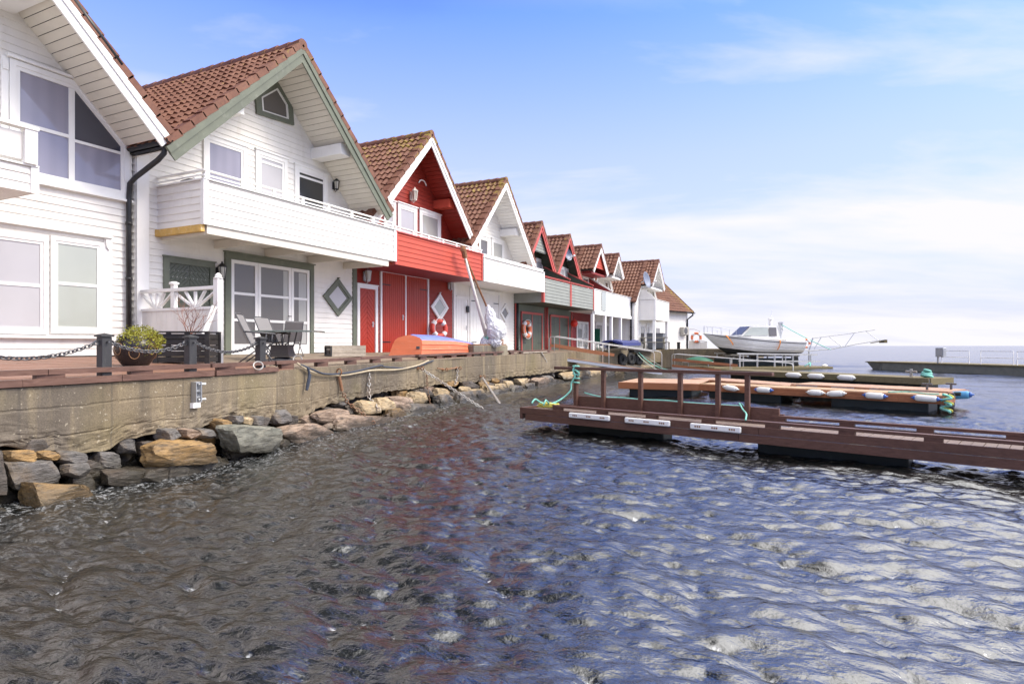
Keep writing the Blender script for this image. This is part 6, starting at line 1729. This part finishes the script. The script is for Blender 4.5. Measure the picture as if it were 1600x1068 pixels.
# ------------------------------------------------------------------ motor boat on its lift
def motorboat():
    k0, k1 = 42.0, 43.5
    bow = atk(1113, 520, k0); stern = atk(1262, 534, k1)
    u = stern-bow; u.z = 0; L = u.length; u.normalize(); w = Vector((-u.y,u.x,0))    # w points away from the camera
    def z_at(y, s): return EYE+(HY-y)*(k0+(k1-k0)*s)/F
    t = thing('motor_boat', 'white motor cruiser with a grey stripe and wheelhouse strapped up on the boat lift', 'boat', (bow+stern)/2-UP*((bow.z+stern.z)/2-1.0))
    B = 1.22; N = 28
    o = Vector((bow.x, bow.y, 0)) + w*B
    def st(s):
        b = B*(1-max(0,(.5-s)/.5)**2.3)**1.0 * (1-.08*max(0,(s-.7)/.3)); b = max(b, .02)
        zs = (z_at(520,0)*(1-s)**1.5 + z_at(534,1)*(1-(1-s)**1.5))       # sheer
        zk = 1.04 + (zs-.02-1.04)*max(0,(.25-s)/.25)**1.12
        return b, zs, zk
    def zblack(s): return max(float(np.interp(s, (0,.09,.5,1), (1.62,1.56,1.19,1.13))), 1.06)
    # hull with moulded strakes, three material bands
    secs = []
    for i in range(N+1):
        s = i/N; b, zs, zk = st(s); zb_ = max(zk+.004, min(zblack(s), zs-.05)) if zk < zs-.1 else zk+.002
        e = .20+.85*max(0,(.42-s)/.42); sec = []
        wid = lambda z: b*max(0, (z-zk)/max(.02, zs-zk))**e
        for tt, q in ((1.0,0),(.90,.004),(.895,.022),(.84,.022),(.835,-.004),(.66,-.004),(.65,.012),(.46,.010),(.45,-.006),(.25,-.006),(.24,.008),(0,.0)):
            z = zb_+(zs-zb_)*tt; sec.append((s*L, max(.004, wid(z)+q*min(1,s*9)), z))
        for tt in (.66,.33,0):
            z = zk+(zb_-zk)*tt; sec.append((s*L, wid(z)*(.94 if tt else 1), z))
        secs.append(sec)
    def band(i0, i1, name, m):
        mb = MB()
        for sg in (-1, 1):
            mb.grid([[o+u*p[0]+w*(sg*p[1])+UP*p[2] for p in sec[i0:i1+1]] for sec in secs])
        e = secs[-1]; 
        ring = [o+u*p[0]+w*(-p[1])+UP*p[2] for p in e[i0:i1+1]] + [o+u*p[0]+w*p[1]+UP*p[2] for p in reversed(e[i0:i1+1])]
        mb.add(ring, [tuple(range(len(ring)))])
        return mb.build(name, M[m], t)
    band(0, 1, 'topside', 'hullwhite'); band(1, 4, 'rubbing_strip', 'gelgrey'); band(4, 11, 'hull', 'hullwhite'); band(11, 14, 'bottom', 'antifoul')
    d = MB(); d.grid([[o+u*sec[0][0]+w*(-sec[0][1])+UP*(sec[0][2]+.001), o+u*sec[0][0]+UP*(sec[0][2]+.06), o+u*sec[0][0]+w*sec[0][1]+UP*(sec[0][2]+.001)] for sec in secs]); d.build('deck', M['hullwhite'], t)
    Z = lambda s: st(s)[1]
    # wheelhouse
    c = MB(); h = .92
    s0, s1, s2, s3 = .34, .46, .72, .75
    bw = lambda s: st(s)[0]*.72
    def cab(s, f, z): return [o+u*s*L+w*(-bw(min(s,.6))*f)+UP*z, o+u*s*L+w*(bw(min(s,.6))*f)+UP*z]
    zb = Z(.5); rings = []
    prof = [(.27,.98,zb+.0),(.30,.98,zb+.16),(.335,.95,zb+.20),(.455,.84,zb+h*.97),(.47,.80,zb+h),(.715,.80,zb+h*1.0),(.725,.84,zb+h*.96),(.745,.97,zb-.05)]
    top = [cab(*p) for p in prof]
    for a, b in zip(top, top[1:]): c.add([a[0],a[1],b[1],b[0]], [(0,1,2,3)])
    for sd in (0, 1): 
        v = [p[sd] for p in top]; c.add(v, [tuple(range(len(v)))])
    c.build('wheelhouse', M['hullwhite'], t)
    wn = MB()
    def sidepane(sa, sb, za, zt_, lean, mname, nm):
        for sg in (-1, 1):
            f = lambda s, z: o+u*(s*L)+w*(sg*(bw(min(s,.6))*(.98-.14*(z-zb)/h)+.012))+UP*z
            v = [f(sa-lean, za), f(sb, za), f(sb, zt_), f(sa, zt_)]; v = v if sg == -1 else v[::-1]
            MB().prism(v, w*(sg*.012)).build(nm, M[mname], t)
    sidepane(.445, .615, zb+.24, zb+.80, .09, 'frost', 'side_window'); sidepane(.625, .705, zb+.20, zb+.80, 0, 'dim', 'side_window')
    a, b = cab(.350,.78,zb+.28), cab(.442,.68,zb+.86); wn.prism([a[0],a[1],b[1],b[0]], -u*.02+UP*.01); wn.build('windscreen', M['dim'], t)
    f = MB(); 
    for sg in (-1,1):
        f.tube([o+u*(.28*L)+w*sg*bw(.3)*1.16+UP*(zb+.17), o+u*(.42*L)+w*sg*bw(.4)*1.14+UP*(zb+.17)], .022, 6)
    f.build('grab_rail', M['gelgrey'], t)
    # pulpit
    r = MB()
    for sg in (-1, 1):
        pr = []
        for s in (.01,.07,.14,.21,.27):
            p = o+u*(s*L)+w*(sg*st(s)[0]*.9)+UP*Z(s); q = p+UP*(.50 if s < .2 else .42); pr.append(q); r.tube([p, q], .014, 6)
        r.tube(pr, .016, 6)
    r.build('pulpit_rail', M['galv'], t)
    # cockpit coaming, mast post, radar and antenna
    m = MB(); m.obox(o+u*(.885*L)+UP*(Z(.88)+.07), u*.105*L, w*B*.86, UP*.13); m.build('cockpit_coaming', M['hullwhite'], t, bev=.05)
    m = MB(); p = o+u*.79*L-w*.3; m.obox(p+UP*(Z(.8)+.62), u*.07, w*.07, UP*.66); m.obox(p+UP*(Z(.8)+1.28)+u*.06, u*.14, w*.09, UP*.07); m.tube([p+u*.14+UP*(Z(.8)+1.22), p+u*.22+UP*(Z(.8)+.9), p+u*.1+UP*(Z(.8)+.4)], .025, 6); m.lathe(p+u*.22+UP*(Z(.8)+.88), [(.07,-.05),(.09,0),(.05,.06)], 10); m.build('crane_post', M['galv'], t)
    m = MB(); p = o+u*.70*L+UP*(zb+h); m.obox(p+UP*.17+u*.12, u*.06, w*.12, UP*.22); m.lathe(p+u*.12+UP*.40, [(.06,0),(.16,.03),(.17,.12),(.1,.17)], 16); m.tube([p+u*.14+UP*.5, p+u*.27+UP*1.12], .014, 6); m.lathe(p-u*.9+UP*.0, [(.05,0),(.05,.08)], 8); m.tube([p-u*.25, p-u*.25+UP*.1], .07, 10); m.build('radar_mast', M['whitepl'], t)
    m = MB(); m.tube([o+u*.745*L-w*.4+UP*(zb+.2), o+u*.76*L-w*.42+UP*(zb+.5)], .05, 8); m.build('searchlight', M['gelgrey'], t)
    m = MB(); p = o+u*(1.0*L); m.obox(p+u*.25+UP*(st(1)[2]+.28), u*.28, w*.6, UP*.025); m.tube([p+w*-.5+UP*(st(1)[2]+.8), p+u*.5-w*.5+UP*(st(1)[2]+.3), p+w*-.5+UP*(st(1)[2]+.28)], .02, 6); m.build('swim_platform', M['hullwhite'], t)
    q = MB(); p = o+u*(L-.12)+UP*.62; q.obox(p-UP*.02, u*.22, w*.12, UP*.36); q.obox(p+u*.02-UP*.36, u*.32, w*.05, UP*.05); q.build('stern_drive', M['antifoul'], t, bev=.05)
    # hull lettering too small to read: short grey strokes
    g = MB()
    for i in range(6): 
        s = .885+i*.0135; b = st(s)[0]; g.obox(o+u*s*L-w*(b*.86+.004)+UP*(Z(s)+.09), u*.022, w*.004, UP*.03)
    g.build('hull_lettering', M['gelgrey'], t)
    # ring and life ring at the stern
    c = o+u*(L+.10)-w*.9+UP*(Z(1)-.10); l = thing('lifebuoy', 'orange and white lifebuoy at the stern of the white motor cruiser', 'lifebuoy', c, 'lifebuoys along the quay')
    MB().torus(c, .27, .075, (.6,-.9,0), 26, 8).build('ring', M['ringorange'], l, smooth=True)
    for i in range(4):
        a = math.pi/4+i*math.pi/2; MB().torus(c, .27, .08, (.6,-.9,0), 6, 8, a-.5, a+.5).build('white_band', M['whitepl'], l, smooth=True)
    # straps
    for s, lean, lab in ((.175, .32, 'orange lashing strap over the bow of the white motor cruiser'), (.70, -.12, 'orange lashing strap near the stern of the white motor cruiser')):
        b, zs, zk = st(s); mb = MB(); pts = []
        for f, z in ((.4,1.03),(1.03,1.0),(1.06,.85),(1.03,.7),(.99,.55),(.95,.42),(.86,.30)): pts.append(o+u*(s*L+(1-z)*(lean if s > .5 else lean*2.3)+(.62*1.15*max(0,1-s*2.2)*(1-z)*0))-w*(st(min(1,s+(1-z)*lean*2/L))[0]*f+.02)+UP*(zk+(zs-zk)*z if z > .5 else zk+(zs-zk)*z))
        for a_, b_ in zip(pts, pts[1:]): mb.beam(a_, b_, .012, .075, u)
        tag(mb.build('lashing_strap', M['strap']), lab, 'strap', 'orange straps on the motor boat')
    # lift cradle
    f0 = Vector((o.x, o.y, 0))
    c = thing('boat_lift', 'pale tubular boat lift frame carrying the white motor cruiser', 'boat lift', f0+u*L*.6)
    y0 = -1.5
    def F_(s, off, z): return f0+u*s+w*off+UP*z
    sx = lambda x: ((x-1113)/(1262-1113))*L
    rails = MB()
    for off in (-1.45, 1.45):
        rails.beam(F_(sx(1148),off,1.08), F_(sx(1274),off,.98), .10, .09); rails.beam(F_(sx(1150),off,.60), F_(sx(1278),off,.52), .09, .08)
    rails.build('long_rail', M['gangrail'], c)
    for x in (1152, 1179, 1206, 1235, 1263):
        for off in (-1.45, 1.45): MB().beam(F_(sx(x),off,1.03), F_(sx(x),off,.12), .10, .10, (1,0,0)).build('upright', M['gangrail'], c)
    m = MB()
    for x in (1158, 1219, 1224): m.beam(F_(sx(x),-1.40,1.0), F_(sx(x),-1.40,.2), .06, .06, (1,0,0))
    for x in (1165, 1205, 1245): m.beam(F_(sx(x),-1.4,.90), F_(sx(x),1.4,.90), .12, .10)
    m.build('cross_beam', M['gangrail'], c)
    m = MB()
    for off in (-.45, .45): m.beam(F_(sx(1150),off,.98), F_(sx(1250),off,.98), .14, .07)
    m.build('bunk', M['picnic'], c)
    p = MB(); p.obox(F_(sx(1200),0,.06), u*L*.62, w*1.9, UP*.11); p.build('float_base', M['mossy'], c, bev=.03)
    p = MB(); p.obox(F_(sx(1205),.6,.42), u*L*.40, w*.7, UP*.30); p.build('dark_tank', M['floatm'], c, bev=.04)
    e = F_(sx(1287),-1.4,.22); fender(e, u, .10, .3, False, 'small white fender at the corner of the boat lift float', 'white cylinder fenders on the pontoons')
    rope([F_(sx(1251),-1.6,.2), F_(sx(1256),-1.65,.36), F_(sx(1262),-1.5,.42), F_(sx(1258),-1.7,.2)], .04, 'ropem', 'mint green rope bunched on the boat lift float')
    # green mast line, then the lattice boom beyond the stern
    mt = o+u*.79*L-w*.3+UP*(Z(.8)+1.24)
    rope([mt, mt.lerp(atk(1298, 546, k1+.6), .3)-UP*.06, mt.lerp(atk(1298, 546, k1+.6), .66)-UP*.06, atk(1298, 546, k1+.6)], .028, 'ropem', 'taut green line running down from the boat crane post past the stern')
motorboat()
def boom():
    k = 46.5; P = lambda x, y, o=0: atk(x, y, k+o)
    t = thing('mooring_boom', 'raised white lattice boom reaching seaward behind the motor cruiser', 'mooring boom', Vector((P(1262,548).x, P(1262,548).y, 0)))
    m = MB()
    for o in (-.35, .35):
        m.tube([P(1262,548,o), P(1300,545,o), P(1340,537,o), P(1384,530,o)], .035, 6)
        m.tube([P(1270,528,o), P(1320,522,o), P(1352,517,o), P(1367,515,o)], .028, 6)
    m.build('boom_tube', M['gangrail'], t)
    b = MB()
    for x0, y0, x1, y1 in ((1296,526,1316,542),(1335,520,1320,541),(1353,517,1374,533),(1283,527,1272,545)): b.tube([P(x0,y0,-.35), P(x1,y1,-.35)], .022, 6)
    for x, y in ((1300,545),(1340,537),(1335,520)): b.tube([P(x,y,-.35), P(x,y,.35)], .02, 6)
    b.build('brace', M['galv'], t)
    e = MB(); p = P(1380,533); e.obox(p, Vector((.10,.05,0)), Vector((-.15,.3,0)), UP*.12); e.tube([P(1360,536,-.2), P(1376,533,-.2)], .03, 6); e.build('end_float', M['mossy'], t)
    q = MB(); a = P(1264,548); q.tube([Vector((a.x,a.y,-.3)), a, P(1270,528)], .05, 8); q.build('pivot_post', M['galv'], t)
boom()
# ------------------------------------------------------------------ the sea
def fft_tile(n, L, wind, wdir, peak, small, seed, chop):
    r = np.random.default_rng(seed); k1 = 2*np.pi*np.fft.fftfreq(n, L/n); kx, ky = np.meshgrid(k1, k1, indexing='ij')
    k = np.hypot(kx, ky); k[0,0] = 1e-6
    kp = 2*np.pi/peak
    c = (kx*math.cos(wdir)+ky*math.sin(wdir))/k
    P = np.exp(-1.25*(kp/k)**2)/k**wind * (.10+.90*c**4) * np.exp(-(k*small)**2); P[0,0] = 0
    h = (r.normal(size=(n,n))+1j*r.normal(size=(n,n)))*np.sqrt(P)
    H = np.fft.ifft2(h).real; dx = np.fft.ifft2(-1j*kx/k*h).real; dy = np.fft.ifft2(-1j*ky/k*h).real
    s = H.std(); return H/s, dx/s*chop, dy/s*chop
def samp(T, L, x, y, rot=0):
    n = T.shape[0]; c, s = math.cos(rot), math.sin(rot); a = ((x*c+y*s)/L*n) % n; b = ((-x*s+y*c)/L*n) % n
    i, j = np.floor(a).astype(int), np.floor(b).astype(int); u, v = a-i, b-j; i %= n; j %= n; i2, j2 = (i+1) % n, (j+1) % n
    return T[i,j]*(1-u)*(1-v)+T[i2,j]*u*(1-v)+T[i,j2]*(1-u)*v+T[i2,j2]*u*v
def axis(a, b, d, g, far_lo, far_hi):
    mid = list(np.arange(a, b, d)); lo, hi = [], []
    x, s = a, d
    while x > far_lo: s *= g; x -= s; lo.append(x)
    x, s = mid[-1], d
    while x < far_hi: s *= g; x += s; hi.append(x)
    return np.array(lo[::-1]+mid+hi)
def sea():
    ax = axis(-9.3, 6.0, .036, 1.026, -60, 9000); ay = axis(1.5, 12.5, .034, 1.021, -60, 14000)
    X, Y = np.meshgrid(ax, ay, indexing='ij'); sp = np.maximum(np.gradient(ax)[:,None], np.gradient(ay)[None,:])
    t0 = fft_tile(512, 61, 3.6, R(60), 6.0, .25, 5, 1.0); t1 = fft_tile(1024, 29.3, 3.2, R(52), 1.2, .03, 1, 1.35); t2 = fft_tile(512, 9.1, 2.75, R(75), .42, .011, 2, 1.15)
    Z = np.zeros_like(X); DX = np.zeros_like(X); DY = np.zeros_like(X)
    for T, L, amp, lim, rot in ((t0, 61, .024, 1.2, .25), (t1, 29.3, .0125, .26, .0), (t2, 9.1, .0072, .11, .3)):
        f = np.clip((lim*1.6-sp)/(lim*.8), 0, 1)
        Z += samp(T[0], L, X, Y, rot)*amp*f; a, b = samp(T[1], L, X, Y, rot)*amp*f, samp(T[2], L, X, Y, rot)*amp*f
        c, s = math.cos(rot), math.sin(rot); DX += a*c-b*s; DY += a*s+b*c
    V = np.stack([X+DX*.9, Y+DY*.9, Z], -1).reshape(-1, 3)
    nx, ny = X.shape; i = np.arange(nx*ny).reshape(nx, ny)
    Fc = np.stack([i[:-1,:-1], i[1:,:-1], i[1:,1:], i[:-1,1:]], -1).reshape(-1, 4)
    me = bpy.data.meshes.new('sea'); me.vertices.add(len(V)); me.vertices.foreach_set('co', V.astype(np.float32).ravel())
    me.loops.add(Fc.size); me.loops.foreach_set('vertex_index', Fc.astype(np.int32).ravel())
    me.polygons.add(len(Fc)); me.polygons.foreach_set('loop_start', np.arange(0, Fc.size, 4, dtype=np.int32)); me.polygons.foreach_set('loop_total', np.full(len(Fc), 4, dtype=np.int32))
    me.update(calc_edges=True); me.validate(); me.shade_smooth()
    # crests fold together: where they do, a little foam
    jac = np.gradient(DX, axis=0)/np.gradient(X, axis=0) + np.gradient(DY, axis=1)/np.gradient(Y, axis=1)
    ed = np.interp(Y, [p[1] for p in EDGE], [p[0] for p in EDGE]); near = np.exp(-np.clip(X-ed, 0, None)/.9)*(Y < 46)
    q = np.quantile(-jac[sp < .12], .987); foam = np.clip((-jac-q)/abs(q)*2.5, 0, .8)*(sp < .12) + near*.55*(sp < .4)
    at = me.attributes.new('foam', 'FLOAT', 'POINT'); at.data.foreach_set('value', foam.astype(np.float32).ravel())
    m, nt, b = newmat('sea_water'); v = coords(nt)
    a = nd(nt, 'ShaderNodeAttribute'); a.attribute_name = 'foam'
    fm = nd(nt, 'ShaderNodeMath'); fm.operation = 'MULTIPLY'; nt.links.new(a.outputs['Fac'], fm.inputs[0])
    nt.links.new(ramp(nt, noi(nt, v, 15, 8, .75, .8), [(.50,0),(.60,1)]), fm.inputs[1])
    c = mixc(nt, fm.outputs[0], (.004,.005,.005), (.72,.74,.76)); nt.links.new(c, b.inputs['Base Color'])
    rr = nd(nt, 'ShaderNodeMapRange'); nt.links.new(fm.outputs[0], rr.inputs[0]); rr.inputs[3].default_value = .13; rr.inputs[4].default_value = .8; nt.links.new(rr.outputs[0], b.inputs['Roughness'])
    b.inputs['IOR'].default_value = 2.5; b.inputs['Specular Tint'].default_value = (1,1,1,1); b.inputs['Specular IOR Level'].default_value = .5
    def crease(vec, scale, dist):       # sharp-crested wavelets
        n_ = noi(nt, vec, scale, 4, .55, dist)
        q = nd(nt, 'ShaderNodeMath'); q.operation = 'SUBTRACT'; nt.links.new(n_, q.inputs[0]); q.inputs[1].default_value = .5
        p = nd(nt, 'ShaderNodeMath'); p.operation = 'ABSOLUTE'; nt.links.new(q.outputs[0], p.inputs[0])
        w_ = nd(nt, 'ShaderNodeMath'); w_.operation = 'MULTIPLY_ADD'; nt.links.new(p.outputs[0], w_.inputs[0]); w_.inputs[1].default_value = -2.0; w_.inputs[2].default_value = 1.0; return w_.outputs[0]
    h = mixc(nt, .5, crease(coords(nt, (1,1.7,1), (0,0,.55)), 2.6, .6), crease(coords(nt, (1,1.6,1), (0,0,-.2)), 5.8, .4))
    h = mixc(nt, .25, h, noi(nt, coords(nt, (1,1.6,1), (0,0,.5)), 13, 5, .6, .5))
    bn = nd(nt, 'ShaderNodeBump', Strength=.5, Distance=.05); nt.links.new(h, bn.inputs['Height'])
    # wind ripple: the facet tilt itself, so that the far sea keeps its roughness
    sl = nd(nt, 'ShaderNodeTexNoise', Scale=1.5, Detail=5.0, Roughness=.62, Distortion=.6); nt.links.new(coords(nt, (1,2.0,1), (0,0,.45)), sl.inputs['Vector'])
    v1 = nd(nt, 'ShaderNodeVectorMath'); v1.operation = 'SUBTRACT'; nt.links.new(sl.outputs['Color'], v1.inputs[0]); v1.inputs[1].default_value = (.5,.5,.5)
    v2 = nd(nt, 'ShaderNodeVectorMath'); v2.operation = 'MULTIPLY'; nt.links.new(v1.outputs[0], v2.inputs[0]); v2.inputs[1].default_value = (.32,.32,0)
    v3 = nd(nt, 'ShaderNodeVectorMath'); v3.operation = 'ADD'; nt.links.new(v2.outputs[0], v3.inputs[0]); nt.links.new(bn.outputs[0], v3.inputs[1])
    v4 = nd(nt, 'ShaderNodeVectorMath'); v4.operation = 'NORMALIZE'; nt.links.new(v3.outputs[0], v4.inputs[0]); nt.links.new(v4.outputs[0], b.inputs['Normal'])
    me.materials.append(m); o = bpy.data.objects.new('water', me); C.objects.link(o); tag(o, kind='structure')
sea()
# wooded shore across the harbour: outside the picture, mirrored in the window panes; low islands on the horizon
def hills():
    mb = MB(); rows = []
    for j, (d, h) in enumerate(((0,0),(6,2.0),(20,4.2),(45,6),(90,7))):
        row = []
        for i in range(140):
            t = i/139; y = -120+t*330; x = 100+.10*y+d; hh = h*(.7+.5*noise.noise((y*.013,1,0))+.25*noise.noise((y*.06,2,0)))*min(1, t*6)*min(1,(1-t)*3)
            row.append((x+3*noise.noise((y*.05,d,3)), y, hh+(1.4*noise.noise((y*.5,d,1))+.8*noise.noise((y*1.3,d,7)) if h else 0)-.3))
        rows.append(row)
    mb.grid(rows)
    m = surf('wooded_hillside', (.055,.06,.03), .9, .5, (.12,.10,.07), .6, (1,1,1), .25, .6, 2)
    tag(mb.build('hills', m, smooth=False), kind='structure')
hills()
